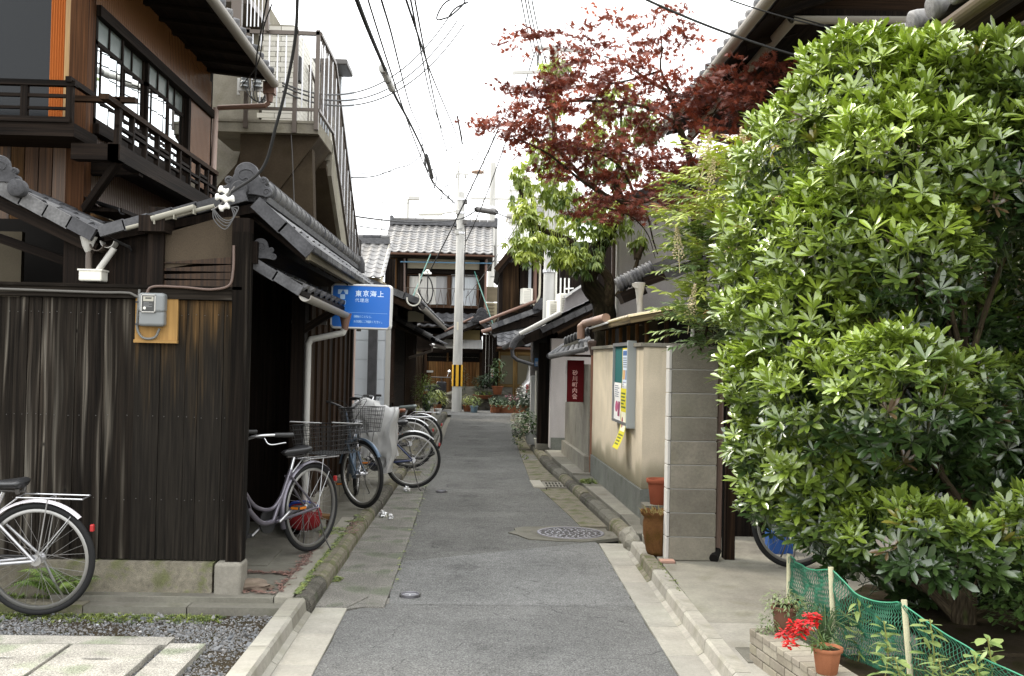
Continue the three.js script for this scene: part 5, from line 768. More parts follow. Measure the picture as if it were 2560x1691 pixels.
// pale roofed house half hidden on the left
{
  const t = thing('neighbour_house', 'house with a pale tiled roof seen between the stair building and the far house', 'house');
  const rL = [-4.047,5.048,-31.000], rR = [-2.933,5.088,-31.000], eL = [-3.518,3.849,-28.600], w = 0.28;
  const D = [0, eL[1] - rL[1], 2.4], L = Math.hypot(D[1], D[2]);
  tileRoof(t, [rL[0] - 1.2, rL[1], -31], [1, 0, 0], D, 9, 8, w, L / 8, M.tilePale, { amp: 0.045 });
  part('ridge_course', bb(rL[0] - 1.2, rR[0] + 0.1, rL[1] - 0.02, rL[1] + 0.16, -31.2, -30.9, 0), M.tile[0], t); capRow(t, [rL[0] - 1.2, rL[1] + 0.2, -31.05], [rR[0] + 0.1, rL[1] + 0.2, -31.05], 0.07, 0.28, M.tile);
  part('verge_board', beam([rR[0] + 0.12, rL[1] - 0.1, -31], [rR[0] + 0.12, eL[1] - 0.1, -28.6], 0.05, 0.2), M.cream, t);
  part('body', prism([[-4.6 - 0, 0], [rR[0], 0], [rR[0], eL[1]], [-4.6, eL[1]]], 2.4).translate(0, 0, -31.4), M.plasterTan, t); part('gable_wall', pb([-2.995,4.634,-31.500], [-2.698,2.766,-31.500], 0.2), M.timber, t);
}
// house on the right of the far gate: tile hood, glazed sliding doors
{
  const t = thing('corner_house', 'house with yellow framed sliding glass doors and a tiled hood at the far right', 'house');
  const a = [0.534,2.530,-32.500], b = [2.057,2.564,-32.500], e = [0.529,2.034,-31.600];
  tileRoof(t, [a[0], a[1], -32.6], [1, 0, 0], [0, e[1] - a[1], 1.0], 6, 4, 0.28, 0.28, M.tile, { amp: 0.045 });
  part('ridge_course', [bb(a[0] - 0.1, b[0], a[1], a[1] + 0.14, -32.8, -32.6, 0), bb(a[0], b[0], a[1] + 0.10, a[1] + 0.26, -32.85, -32.7, 0)], M.tile[2], t);
  part('hood_gutter', gutterGeo([a[0], e[1] - 0.06, -31.55], [b[0], e[1] - 0.06, -31.55], 0.06), M.copper, t);
  part('body', pb([0.506,2.895,-33.000], [3.102,-0.142,-33.000], 2), M.timber, t);
  const door = (x0, x1) => { const s = new THREE.Group(); s.name = 'sliding_door'; t.add(s); const yT = e[1] - 0.18; part('door_frame', [bb(x0, x0 + 0.07, 0.1, yT, -32.5, -32.42, 1), bb(x1 - 0.07, x1, 0.1, yT, -32.5, -32.42, 1), bb(x0, x1, yT - 0.14, yT, -32.5, -32.43, 0), bb(x0, x1, 0.70, 0.80, -32.5, -32.43, 0), bb(x0, x1, 0.1, 0.2, -32.5, -32.43, 0)], wood([0.66, 0.42, 0.16]), s); part('door_glass', bb(x0 + 0.07, x1 - 0.07, 0.8, yT - 0.14, -32.48, -32.46), std([0.20, 0.175, 0.11], 0.4), s); part('door_lower_glass', bb(x0 + 0.07, x1 - 0.07, 0.2, 0.7, -32.48, -32.46), std([0.30, 0.28, 0.24], 0.5), s); };
  const d0 = [0.603,1.840,-32.450], d1 = [1.141,1.851,-32.450], d2 = [1.681,1.862,-32.450]; door(d0[0], d1[0]); door(d1[0] + 0.01, d2[0]);
  part('lintel', bb(d0[0] - 0.1, b[0] + 0.2, e[1] - 0.2, e[1] - 0.05, -32.5, -32.4, 0), M.timberWarm, t);
}
// upper brown house on the right, in front of it
const brown = thing('brown_house', 'two storey brown timber house with deep eaves and copper pipes at far right', 'house');
{
  const z = -26, a = [0.479,4.065,-26.000], b = [1.949,2.766,-26.000];
  part('wall', bb(a[0], 6, 2.6, a[1], -30, z - 0.05), M.timber, brown); part('warm_wall', pb([0.512,4.088,-26.000], [0.993,2.800,-26.000], 0.08, 1), wood([0.085, 0.048, 0.022]), brown); part('dark_wall', pb([0.965,4.187,-26.000], [2.395,2.720,-26.000], 0.07, 1), M.timber, brown);
  parts('upper_post', [pb([0.455,4.131,-26.000], [0.551,2.735,-26.000], 0.1, 1, 0.03)], M.timber, brown); part('window_edge', [pb([1.210,4.138,-26.000], [1.281,3.362,-26.000], 0.05, 1, 0.02)], M.siding, brown);
  const e0 = [0.351,3.817,-26.000], e1 = [0.869,4.496,-26.000], e2 = [2.358,4.600,-26.000];
  part('roof', prism([[e0[0], e0[1]], [e1[0], e1[1]], [6, e1[1] + 0.1], [6, e1[1] - 0.12], [e1[0] + 0.05, e1[1] - 0.12], [e0[0] + 0.1, e0[1] - 0.1]], 4).translate(0, 0, z - 3.3), M.timber, brown);
  part('barge_board', [beam([e0[0], e0[1], z + 0.75], [e1[0], e1[1], z + 0.75], 0.08, 0.12)], M.timberMid, brown); part('barge_board', [beam([e1[0], e1[1], z + 0.75], [e2[0], e2[1], z + 0.75], 0.08, 0.12)], wood([0.12, 0.07, 0.05]), brown);
  part('copper_downpipe', [bar([1.365,4.177,-25.800], [1.377,3.020,-25.800], 0.05)], M.copper, brown); part('cream_conduit', [tube([[1.487,4.125,-25.800], [1.491,3.408,-25.800], [1.473,3.187,-25.800], [1.334,2.986,-25.800]].map((p) => p), 0.032, 24)], M.cream, brown);
  // verge roof below
  const v0 = [0.284,2.465,-25.400], v1 = [1.466,2.925,-25.400];
  vergeTiles(brown, v1, v0, 8, 0.13, 0.1, [M.tile[0], M.tile[1], M.tile[2]]); part('verge_deck', prism([[v0[0], v0[1] - 0.1], [v1[0] + 1.5, v1[1] - 0.1 + 0.3], [v1[0] + 1.5, v1[1] - 0.1], [v0[0], v0[1] - 0.22]], 2).translate(0, 0, z - 1.5), M.timber, brown);
  part('copper_strip', [bar([v0[0] - 0.3, v0[1] + 0.02, z + 0.65], [v1[0] - 0.1, v1[1] + 0.14, z + 0.65], 0.04)], M.copper, brown); part('gutter', [bar([v0[0], v0[1] - 0.12, z + 0.65], [v0[0] - 0.25, v0[1] - 0.2, z + 0.65], 0.05)], M.copper, brown);
  ridgeEnd(brown, 0.62, [v1[0] + 0.06, v1[1] - 0.02, z + 0.7]);
  part('lower_wall', [bb([1.476,1.979,-26.000][0], 6, 0, v0[1] - 0.15, -29, z - 0.2)], M.timber, brown);
  const h0 = [1.217,2.127,-22.000], h1 = [1.658,2.136,-22.000];
  tileRoof(brown, [[1.384,2.124,-25.000][0], [1.384,2.124,-25.000][1], -25.2], [1, 0, 0], [0, -0.32, 0.7], 4, 3, 0.27, 0.25, M.tile, { amp: 0.045 }); void h0; void h1; void b;
}
// white wall of a taller building behind the brown house, and grey plaster house with its parapet
{
  const t = thing('white_building', 'tall white walled building behind the green tree', 'building');
  part('wall', pb([1.113,9.262,-44.000], [4.017,5.283,-44.000], 3), M.white, t); for (let i = 0; i < 5; i++) part('wall_ledge', pb([[0.941,17.267,-43.900][0], [1.116,8.962,-43.900][1] - i * 0.7, -43.9], [[3.865,17.361,-43.900][0], [1.117,8.925,-43.900][1] - i * 0.7, -43.9], 0.05), M.greyPipe, t);
  part('roof_slab', [pb([1.034,7.868,-43.500], [2.245,7.769,-43.500], 2)], M.greyPipe, t); const a = [1.873,7.345,-38.000]; tileRoof(t, [a[0], a[1] + 0.6, -39], [1, 0, 0], [0, -1.0, 1.0], 6, 4, 0.3, 0.35, M.tilePale, { amp: 0.05 }); part('dark_gable', prism([[a[0] - 0.25, a[1] - 0.6], [a[0] + 0.1, a[1] - 0.6], [a[0] + 0.05, a[1] + 0.7]], 0.2).translate(0, 0, -38.5), M.timber, t);
  part('ladder_rail', [bar([0.484,6.239,-36.000], [0.520,4.548,-36.000], 0.06), ...[0, 1, 2].map((i) => bar([[0.309,14.433,-36.000][0], [0.497,5.624,-36.000][1] - i * 0.55, -36], [[0.849,14.450,-36.000][0], [0.497,5.608,-36.000][1] - i * 0.55, -36], 0.025))], M.greyPipe, t);
  part('low_wall', pb([0.126,4.084,-35.000], [0.673,3.574,-35.000], 0.2), M.plasterTan, t); part('shutter', [pb([0.137,3.521,-34.800], [0.723,2.451,-34.800], 0.1)], std([0.36, 0.31, 0.20], 0.6), t); for (let i = 0; i < 9; i++) part('shutter_slat', pb([[-0.088,13.975,-34.750][0], [0.137,3.474,-34.750][1] - i * 0.115, -34.75], [[0.477,13.993,-34.750][0], [0.138,3.444,-34.750][1] - i * 0.115, -34.75], 0.03), M.plasterTan, t);
  part('grille', [...Array.from({ length: 6 }, (_, i) => bar([[0.146,13.715,-34.000][0] + i * 0.07, [0.377,2.903,-34.000][1], -34], [[0.146,13.715,-34.000][0] + i * 0.07, [0.388,2.425,-34.000][1], -34], 0.01, 0.01, 4)), bar([0.334,2.902,-34.000], [0.739,2.911,-34.000], 0.012, 0.012, 4)], M.bronze, t);
}

// ================= right side: grey plaster house, low tiled roofs, cream wall =================
const plasterHouse = thing('plaster_house', 'large grey plaster house wall behind the trees on the right', 'house');
{
  const z = -14;
  const a = [1.848,3.746,-14.000], b = [2.874,4.437,-14.000], c = [1.877,2.216,-14.000];
  part('wall', prism([[a[0], 0.5], [7, 0.5], [7, b[1] + 1.2], [b[0], b[1]], [a[0], a[1]]], 0.3).translate(0, 0, z - 0.3), M.plasterLilac, plasterHouse);
  part('verge', [beam([a[0] - 0.15, a[1] + 0.0, z + 0.05], [7, b[1] + 1.3, z + 0.05], 0.4, 0.08)], M.tile[1], plasterHouse);
  part('corner_strip', [bar([1.868,3.254,-13.900], [1.875,2.242,-13.900], 0.022)], M.greyPipe, plasterHouse); part('downpipe', [bar([1.801,3.241,-13.800], [1.808,2.236,-13.800], 0.028)], M.brownPipe, plasterHouse);
  part('side_wall', [pb([1.439,3.776,-18.500], [2.513,2.376,-18.500], 0.2)], M.timber, plasterHouse);
  // sloping parapet and window lattice
  part('parapet', prism([[[1.505,2.718,-18.000][0], [1.505,2.703,-18.000][1]], [[1.953,3.037,-18.000][0], [1.953,3.037,-18.000][1]], [[2.068,3.117,-18.000][0], [1.952,3.114,-18.000][1]], [[1.972,8.075,-18.000][0], 2.0], [[1.399,8.057,-18.000][0], 2.0]], 0.15).translate(0, 0, -18.1), M.plasterGrey, plasterHouse);
  part('parapet_cap', beam([1.473,2.719,-17.900], [1.957,3.052,-17.900], 0.2, 0.04), M.whiteDull, plasterHouse);
  part('window_bar', [...[0, 1, 2].map((i) => bar([[1.438,8.165,-18.300][0] + i * 0.075, [1.539,3.089,-18.300][1], -18.3], [[1.438,8.165,-18.300][0] + i * 0.075, [1.546,2.722,-18.300][1], -18.3], 0.014, 0.014, 4)), bar([1.527,2.893,-18.300], [1.675,2.905,-18.300], 0.014, 0.014, 4)], M.white, plasterHouse);
}
// air conditioners
function aircon(label, pos, w, h, turn = 0) {
  const t = thing('air_conditioner', label, 'air conditioner', pos, turn, null);
  const bd = part('casing', rbox(w, h, 0.26, 0, h / 2, 0, 0.015), M.offwhite, t); void bd;
  part('grille', [...Array.from({ length: 7 }, (_, i) => box(w * 0.55, 0.006, 0.012, -w * 0.12, h * 0.2 + i * h * 0.1, 0.135))], M.greyPipe, t); part('side_panel', [box(0.015, h * 0.86, 0.01, w * 0.24, h * 0.5, 0.132), box(w * 0.4, 0.02, 0.012, 0.02, h * 0.93, 0.132)], M.greyPipe, t);
  part('feet', [box(0.05, 0.05, 0.28, -w * 0.36, -0.02, 0), box(0.05, 0.05, 0.28, w * 0.36, -0.02, 0)], M.darkSteel, t); return t;
}
aircon('cream air conditioner on the brown wall beside the copper pipe', [1.149,2.993,-25.600], 0.26, 0.40, 0.25);
aircon('cream air conditioner on the low tiled roof, the one nearer the pole', [1.342,2.290,-18.600], 0.22, 0.40, 0.2);
aircon('cream air conditioner on the low tiled roof, the taller one nearer the tree', [1.513,2.357,-18.200], 0.24, 0.44, 0.2);
// low roof over the lilac bay
const lowRoof = thing('low_tiled_house', 'low house with long tiled verge and lilac grey wall right of the lane', 'house');
{
  const z = -16.2, a = [0.634,1.954,-16.200], b = [1.972,2.621,-16.200], m = [1.214,2.340,-16.200];
  void m;
  vergeTiles(lowRoof, [b[0] + 0.4, b[1] + 0.19, z + 0.05], [a[0] + 0.35, a[1] + 0.16, z + 0.05], 8, 0.09, 0.08, [M.tile[0], M.tile[2], M.tile[1]]);
  part('roof_deck', prism([[a[0], a[1]], [b[0] + 0.5, b[1] + 0.23], [b[0] + 0.5, b[1]], [a[0] + 0.1, a[1] - 0.12]], 6).translate(0, 0, z - 6), M.timber, lowRoof);
  part('barge_board', [beam([a[0] + 0.5, a[1] + 0.13, z + 0.02], [b[0], b[1] - 0.06, z + 0.02], 0.04, 0.16)], M.timber, lowRoof); part('second_barge_board', [beam([a[0] + 0.6, a[1] + 0.08, z + 0.04], [b[0], b[1] - 0.18, z + 0.04], 0.04, 0.05)], M.timberMid, lowRoof);
  tileRoof(lowRoof, [b[0] + 0.4, b[1] + 0.24, z], [0, 0, -1], [a[0] - b[0], a[1] - b[1], 0], 20, 6, 0.28, 0.25, M.tile);
  part('verge_pipe', [bar([0.627,1.999,-16.050], [1.271,2.356,-16.050], 0.035)], M.greyPipe, lowRoof);
  { const g = [0.580,1.898,-16.200]; part('eave_gutter', gutterGeo([g[0] - 0.02, g[1], z + 0.1], [g[0] - 0.02, g[1] - 0.02, z - 7], 0.06), M.tileDark, lowRoof); part('eave_roll', tube([[0.677,1.994,-16.080], [0.562,1.896,-16.080], [0.503,1.771,-16.080]], 0.055, 14, 10), M.tile[1], lowRoof); part('downpipe', pipe([[0.511,1.758,-16.100], [0.527,1.648,-16.100], [0.603,1.588,-16.100], [0.852,1.518,-16.100]], 0.03), M.tileDark, lowRoof, 'black bent downpipe'); }
  part('lilac_wall', pb([1.174,1.953,-16.600], [2.068,0.154,-16.600], 0.3), M.plasterLilac, lowRoof); part('lilac_skirt', pb([1.191,0.330,-16.580], [2.066,0.113,-16.580], 0.3), M.skirt, lowRoof);
  part('body', [bb(1.3, 5, 0, 2.3, -24, -16.95)], M.timber, lowRoof); part('corner_post', [pb([0.994,1.885,-17.000], [1.239,0.161,-17.000], 0.25, 1)], M.timber, lowRoof);
  part('post_foot', [pb([0.993,0.194,-16.900], [1.269,0.098,-16.900], 0.35)], M.concDark, lowRoof); 
  part('pale_panel', [pb([0.969,1.292,-19.000], [1.120,0.237,-19.000], 0.15)], M.whiteDull, lowRoof); part('white_pipe', [bar([1.039,1.398,-18.400], [1.049,0.146,-18.400], 0.022)], M.offwhite, lowRoof); part('teal_pipe', [bar([1.082,1.858,-17.600], [1.083,1.446,-17.600], 0.05)], std([0.10, 0.15, 0.14], 0.5), lowRoof); part('dark_side', bb(1.15, 1.35, 0.1, 2.1, -23, -17.3), M.timber, lowRoof);
  const bl = [0.987,1.557,-17.400]; const s = thing('blue_plate', 'small blue plate with white text on the dark post at right', 'plate', bl); part('plate', box(0.085, 0.14, 0.01), std([0.05, 0.22, 0.50], 0.4), s); part('text_line', [box(0.06, 0.012, 0.004, 0, 0.0, 0.006), box(0.06, 0.012, 0.004, 0, -0.025, 0.006), box(0.05, 0.01, 0.004, 0, -0.05, 0.006)], M.white, s);
}
// grey slab wall, red letter cabinet under its little hood
{
  const t = thing('slab_wall', 'low grey concrete slab wall behind the red notice cabinet', 'wall'); const p = [[1.37, -16.0], [1.42, -14.7], [1.455, -13.35]];
  for (let i = 0; i < 2; i++) { const [x0, z0] = p[i], [x1, z1] = p[i + 1]; part('panel', slab([[x0, z0 + (i ? 0.0 : 0)], [x1, z1 - 0.015], [x1 + 0.12, z1 - 0.015], [x0 + 0.12, z0]], 0.3, 1.55), M.conc, t); part('base', slab([[x0 - 0.05, z0], [x1 - 0.05, z1 - 0.01], [x1 + 0.12, z1 - 0.01], [x0 + 0.12, z0]], 0.05, 0.34, 0.006), M.conc, t); }
  const c = document.createElement('canvas'); c.width = 256; c.height = 620; const x = c.getContext('2d'); x.fillStyle = '#571215'; x.fillRect(0, 0, 256, 620); x.strokeStyle = '#dcb4ac'; write(x, '砂川町内会', 80, 140, 84, 9, 90, true);
  const tx = new THREE.CanvasTexture(c); tx.colorSpace = THREE.SRGBColorSpace;
  const b = thing('notice_cabinet', 'dark red cabinet with vertical white characters under a small tiled hood', 'notice cabinet', [1.321,1.316,-13.900], -0.10);
  part('case', rbox(0.235, 0.575, 0.09, 0, 0, -0.05, 0.006), std([0.12, 0.010, 0.010], 0.6), b); part('face', new THREE.PlaneGeometry(0.222, 0.56).translate(0, 0, -0.0025), std(0xffffff, 0.7, { map: tx }), b); part('edge', box(0.012, 0.575, 0.1, -0.122, 0, -0.05), M.whiteDull, b); part('slot', box(0.006, 0.10, 0.03, -0.13, 0.15, -0.04), M.black, b);
  const h = thing('tiled_hood', 'little tiled hood with ribbed roll tiles over the red notice cabinet', 'hood');
  const r0 = [1.526,1.926,-14.200], r1 = [1.194,1.815,-14.200], f0 = [1.505,1.768,-13.600], f1 = [0.926,1.651,-13.600];
  part('deck', prism([[f1[0], -f1[2]], [f0[0], -f0[2]], [r0[0] + 0.1, -r0[2] + 0.1], [r1[0], -r1[2] + 0.1]], 0.03).rotateX(-Math.PI / 2).translate(0, f1[1] - 0.0, 0), M.timberMid, h);
  for (let i = 0; i < 9; i++) { const t1 = i / 8, a = [lerp(r1[0], r0[0], t1), lerp(r1[1], r0[1], t1), -14.3], q = [lerp(f1[0], f0[0], t1), lerp(f1[1], f0[1], t1), -13.6]; part('roll_tile', bar(a, q, 0.032, 0.034, 10), pick(M.tile), h); }
  part('front_roll', bar([f1[0], f1[1] - 0.012, -13.58], [f0[0] - 0.1, f0[1] - 0.02, -13.58], 0.035, 0.035, 12), M.tile[2], h); for (let i = 0; i < 8; i++) { const a = [1.193,1.861,-14.050], q = [1.491,2.000,-14.050], t1 = i / 7; part('ridge_rib', new THREE.TorusGeometry(0.055, 0.013, 8, 14).rotateY(1.1).translate(lerp(a[0], q[0], t1), lerp(a[1], q[1], t1), -14.05), M.tile[2], h); } part('ridge_core', bar([1.182,1.855,-14.060], [1.504,2.006,-14.060], 0.05), M.tile[1], h); part('ridge_base', beam([1.136,1.776,-14.000], [1.356,1.864,-14.000], 0.12, 0.04), M.conc, h);
}
// cream wall with its dark skirting
const creamWall = thing('cream_wall', 'cream rendered garden wall with a grey skirting on the right of the lane', 'wall');
{
  const A = [1.575, -9.70], B = [1.49, -13.25];
  part('render', slab([[B[0], B[1]], [A[0], A[1]], [2.9, A[1]], [2.9, A[1] - 0.15], [A[0] + 0.15, A[1] - 0.15], [B[0] + 0.15, B[1]]], 0.38, 1.745, 0.004), M.plasterCream, creamWall);
  part('skirting', slab([[B[0] - 0.014, B[1]], [A[0] - 0.014, A[1] + 0.014], [2.9, A[1] + 0.014], [2.9, A[1] - 0.15], [A[0] + 0.15, A[1] - 0.15], [B[0] + 0.15, B[1]]], 0.05, 0.378, 0.004), M.skirt, creamWall);
  part('coping', [slab([[B[0] - 0.03, B[1]], [A[0] - 0.03, A[1] + 0.02], [A[0] + 0.18, A[1] + 0.02], [B[0] + 0.18, B[1]]], 1.747, 1.785, 0.003), slab([[A[0] + 0.182, A[1] + 0.02], [2.9, A[1] + 0.02], [2.9, A[1] - 0.17], [A[0] + 0.182, A[1] - 0.17]], 1.747, 1.785, 0.003)], M.conc, creamWall);
  // studs and dark opening above
  part('dark_back', [slab([[1.75, -9.95], [2.95, -9.95], [2.95, -13.3], [1.75, -13.3]], 1.79, 2.06)], M.black, creamWall, 'dark gap under the corrugated roof');
  for (let i = 0; i < 6; i++) part('stud', box(0.035, 0.30, 0.04, lerp(1.57, 1.52, i / 5) + 0.08, 1.92, -10.0 - i * 0.55), M.timberWarm, creamWall); for (let i = 0; i < 4; i++) part('stud', box(0.04, 0.30, 0.035, 1.80 + i * 0.28, 1.92, -9.75), M.timberMid, creamWall);
}
// corrugated yellow sheet roof with its brown gutter
{
  const t = thing('sheet_roof', 'yellowed corrugated plastic sheet roof over the cream wall', 'roof');
  const w = 1.7, n = 30, pos = [], uv = [], idx = [];
  for (let i = 0; i <= n * 2; i++) { const s = i / (n * 2); for (let j = 0; j < 2; j++) { const k = 0.012 * Math.sin(i * Math.PI / 2 * 2); pos.push(lerp(1.40, 2.75, j), lerp(2.035, 2.30, j) + (i % 2 ? 0.013 : -0.013) + k * 0, -9.55 - s * 3.2); uv.push(j, s * 3); } }
  for (let i = 0; i < n * 2; i++) idx.push(i * 2, i * 2 + 1, i * 2 + 2, i * 2 + 1, i * 2 + 3, i * 2 + 2);
  const g = new THREE.BufferGeometry(); g.setAttribute('position', new THREE.Float32BufferAttribute(pos, 3)); g.setAttribute('uv', new THREE.Float32BufferAttribute(uv, 2)); g.setIndex(idx); g.computeVertexNormals();
  const pl = new THREE.MeshPhysicalMaterial({ color: lin(0.66, 0.53, 0.25), roughness: 0.75, transmission: 0.35, thickness: 0, side: THREE.DoubleSide, map: T.plaster }); part('sheet', g, pl, t); void w;
  part('fascia', [beam([1.42, 1.995, -9.56], [2.75, 2.26, -9.56], 0.03, 0.06), bb(1.42, 1.45, 1.97, 2.02, -12.8, -9.6, 2)], wood([0.33, 0.25, 0.13]), t);
  parts('rafter', [0, 1, 2, 3].map((i) => beam([1.45, 1.98, -9.9 - i * 0.8], [2.75, 2.24, -9.9 - i * 0.8], 0.04, 0.05)), M.timber, t);
  part('corrugated_edge', Array.from({ length: 16 }, (_, i) => bar([1.385, 2.02 - i * 0.0006, -11.0 - i * 0.115], [1.385, 2.02 - i * 0.0006, -11.07 - i * 0.115], 0.012, 0.012, 6)), M.white, t);
  part('gutter_pipe', pipe([[1.391,2.081,-11.200], [1.364,2.088,-13.200], [1.314,2.041,-13.200], [1.317,1.884,-13.200]], 0.05, 10), std([0.30, 0.185, 0.13], 0.5), t, 'thick brown gutter pipe'); 
  const h = [1.505,1.811,-13.350]; part('hopper', [lathe([[0.04, -0.14], [0.06, -0.06], [0.085, 0.02], [0.08, 0.05]], 12, [h[0], h[1], h[2]]), rbox(0.16, 0.05, 0.14, h[0], h[1] + 0.03, h[2], 0.015)], M.brownPipe, t); part('downpipe', [bar([h[0] + 0.01, h[1] - 0.1, h[2]], [h[0] + 0.015, 0.1, h[2]], 0.046, 0.046, 14), ...[0.3, 0.8, 1.3].map((y) => bar([h[0] + 0.014, y, h[2]], [h[0] + 0.014, y + 0.035, h[2]], 0.051, 0.051, 14))], std([0.20, 0.085, 0.045], 0.55), t, 'rust brown downpipe');
}
// notice board with posters
{
  const A = [1.575, -9.70], B = [1.49, -13.25], d = [B[0] - A[0], 0, B[1] - A[1]], L = Math.hypot(d[0], d[2]), ang = Math.atan2(d[0], d[2]);
  const bx = thing('notice_board', 'teal notice board in a grey frame with posters on the cream wall', 'notice board', [A[0] - 0.05, 1.37, A[1] - 0.98], ang + Math.PI / 2); // local +z faces the lane
  const W = 1.05, H = 0.80;
  part('backing', box(W, H, 0.02, 0, 0, 0), std([0.03, 0.13, 0.125], 0.8), bx); part('frame', [box(W + 0.03, 0.035, 0.05, 0, H / 2 + 0.01, 0.01), box(W + 0.03, 0.03, 0.05, 0, -H / 2 - 0.01, 0.01), box(0.03, H, 0.05, -W / 2, 0, 0.01)], M.aluminium, bx); part('side_casing', rbox(0.05, H + 0.08, 0.09, W / 2 + 0.03, 0.0, 0.015, 0.006), std([0.33, 0.36, 0.36], 0.5), bx, 'grey casing at the near end');
  const poster = (seed, f) => { const c = document.createElement('canvas'); c.width = 200; c.height = 280; const x = c.getContext('2d'); f(x); const tx = new THREE.CanvasTexture(c); tx.colorSpace = THREE.SRGBColorSpace; return std(0xffffff, 0.7, { map: tx }); };
  const lines = (x, col, x0, y0, w, n, s) => { x.fillStyle = col; for (let i = 0; i < n; i++) x.fillRect(x0, y0 + i * s, w * (0.6 + 0.4 * rnd()), s * 0.5); };
  const pA = poster(1, (x) => { x.fillStyle = '#d8c33c'; x.fillRect(0, 0, 200, 280); x.fillStyle = '#c9d3e0'; x.fillRect(12, 10, 176, 260); x.fillStyle = '#4f6c9c'; x.fillRect(20, 18, 160, 30); lines(x, '#7d8796', 20, 60, 150, 5, 14); x.fillStyle = '#c99d6c'; x.fillRect(20, 140, 70, 60); x.fillStyle = '#6b86ab'; x.fillRect(100, 140, 80, 60); lines(x, '#99a', 20, 214, 160, 4, 14); });
  const pB = poster(2, (x) => { x.fillStyle = '#e6e4e0'; x.fillRect(0, 0, 200, 280); lines(x, '#8a8f99', 20, 20, 150, 6, 16); x.fillStyle = '#b05a78'; x.beginPath(); x.arc(70, 180, 42, 0, 7); x.fill(); x.fillStyle = '#8c4a63'; x.fillRect(110, 140, 60, 110); });
  const pC = poster(3, (x) => { x.fillStyle = '#d5c93a'; x.fillRect(0, 0, 200, 280); lines(x, '#5d6a3c', 18, 20, 160, 5, 16); x.fillStyle = '#e9e6cf'; x.fillRect(20, 110, 160, 90); x.fillStyle = '#a04a5a'; x.beginPath(); x.arc(60, 160, 26, 0, 7); x.fill(); lines(x, '#6f7440', 18, 214, 160, 4, 14); });
  const sheet = (w, h, curl = 0) => { const g = new THREE.PlaneGeometry(w, h, 4, 12), P = g.attributes.position; for (let i = 0; i < P.count; i++) { const t = 0.5 - P.getY(i) / h; P.setZ(i, curl * Math.pow(Math.max(0, t - 0.55), 2) * 4 + 0.003 * Math.sin(t * 9)); } g.computeVertexNormals(); return g; };
  const P = (name, label, g, m, x, y, z = 0.02) => { const o = thing(name, label, 'poster', [0, 0, 0], 0); o.position.copy(bx.localToWorld(V(x, y, z))); o.rotation.y = bx.rotation.y; part('sheet', g, m, o); return o; };
  bx.updateMatrixWorld(true);
  P('poster', 'blue and grey printed poster with a yellow border on the notice board', sheet(0.36, 0.46), pA, 0.22, 0.14); P('poster', 'small white notice sheet under the blue grey poster', sheet(0.2, 0.13), std([0.72, 0.72, 0.70], 0.8), 0.28, -0.06, 0.026);
  P('poster', 'white poster with pink shapes at the lower far side of the notice board', sheet(0.46, 0.40), pB, -0.24, -0.20, 0.02);
  P('poster', 'yellow poster curling off the bottom of the notice board', sheet(0.34, 0.62, 0.10), pC, 0.20, -0.36, 0.03);
}
// concrete block pier
{
  const z = -7.65, a = [1.440,1.730,-7.650], b = [1.804,0.108,-7.650], x0 = a[0], x1 = b[0] + 0.01, n = 9, h = (a[1] - 0.10) / n;
  const t = thing('block_pier', 'narrow pier of nine grey concrete blocks beside the driveway', 'block wall');
  for (let i = 0; i < n; i++) part('block', rbox(x1 - x0 - 0.02, h - 0.008, 0.12, (x0 + x1) / 2 + 0.012, 0.10 + (i + 0.5) * h, z - 0.06, 0.006), pick(M.block), t);
  part('mortar', [box(x1 - x0 - 0.03, n * h - 0.01, 0.104, (x0 + x1) / 2 + 0.01, 0.10 + n * h / 2, z - 0.062)], M.mortar, t); for (let i = 0; i < n; i++) part('end_block', rbox(0.022, h - 0.006, 0.124, x0 + 0.009, 0.10 + (i + 0.5) * h, z - 0.06, 0.004), M.mortar, t);
  const q = [1.820,1.722,-7.650], r = [1.913,0.110,-7.650];
  const p = thing('brown_downpipe', 'dark brown rectangular downpipe with a black shoe beside the block pier', 'downpipe'); part('pipe', bar([x1 + 0.035, a[1], z - 0.08], [x1 + 0.03, 0.16, z - 0.08], 0.034, 0.034, 14), std([0.16, 0.105, 0.08], 0.45), p); part('shoe', [bar([x1 + 0.03, 0.17, z - 0.07], [x1 - 0.015, 0.125, z + 0.02], 0.034, 0.036, 12)], M.black, p); part('cable', [bar([x1 + 0.075, 1.7, z - 0.07], [x1 + 0.072, 0.12, z - 0.07], 0.008)], M.black, p);
  const gt = thing('brown_gate', 'dark brown metal gate post and panel next to the block pier', 'gate'); part('post', bb(x1 + 0.09, x1 + 0.165, 0.1, 1.95, z - 0.15, z - 0.06, 1), M.timberMid, gt); for (let i = 0; i < 7; i++) part('board', bb(x1 + 0.17 + i * 0.2, x1 + 0.365 + i * 0.2, 0.1, 1.9, z - 1.15, z - 1.11, 1), pick([M.timberMid, M.timber]), gt); void q; void r;
  part('pier_top_pipe', [bar([1.627,1.870,-7.700], [1.619,1.731,-7.700], 0.016)], M.greyPipe, t);
}
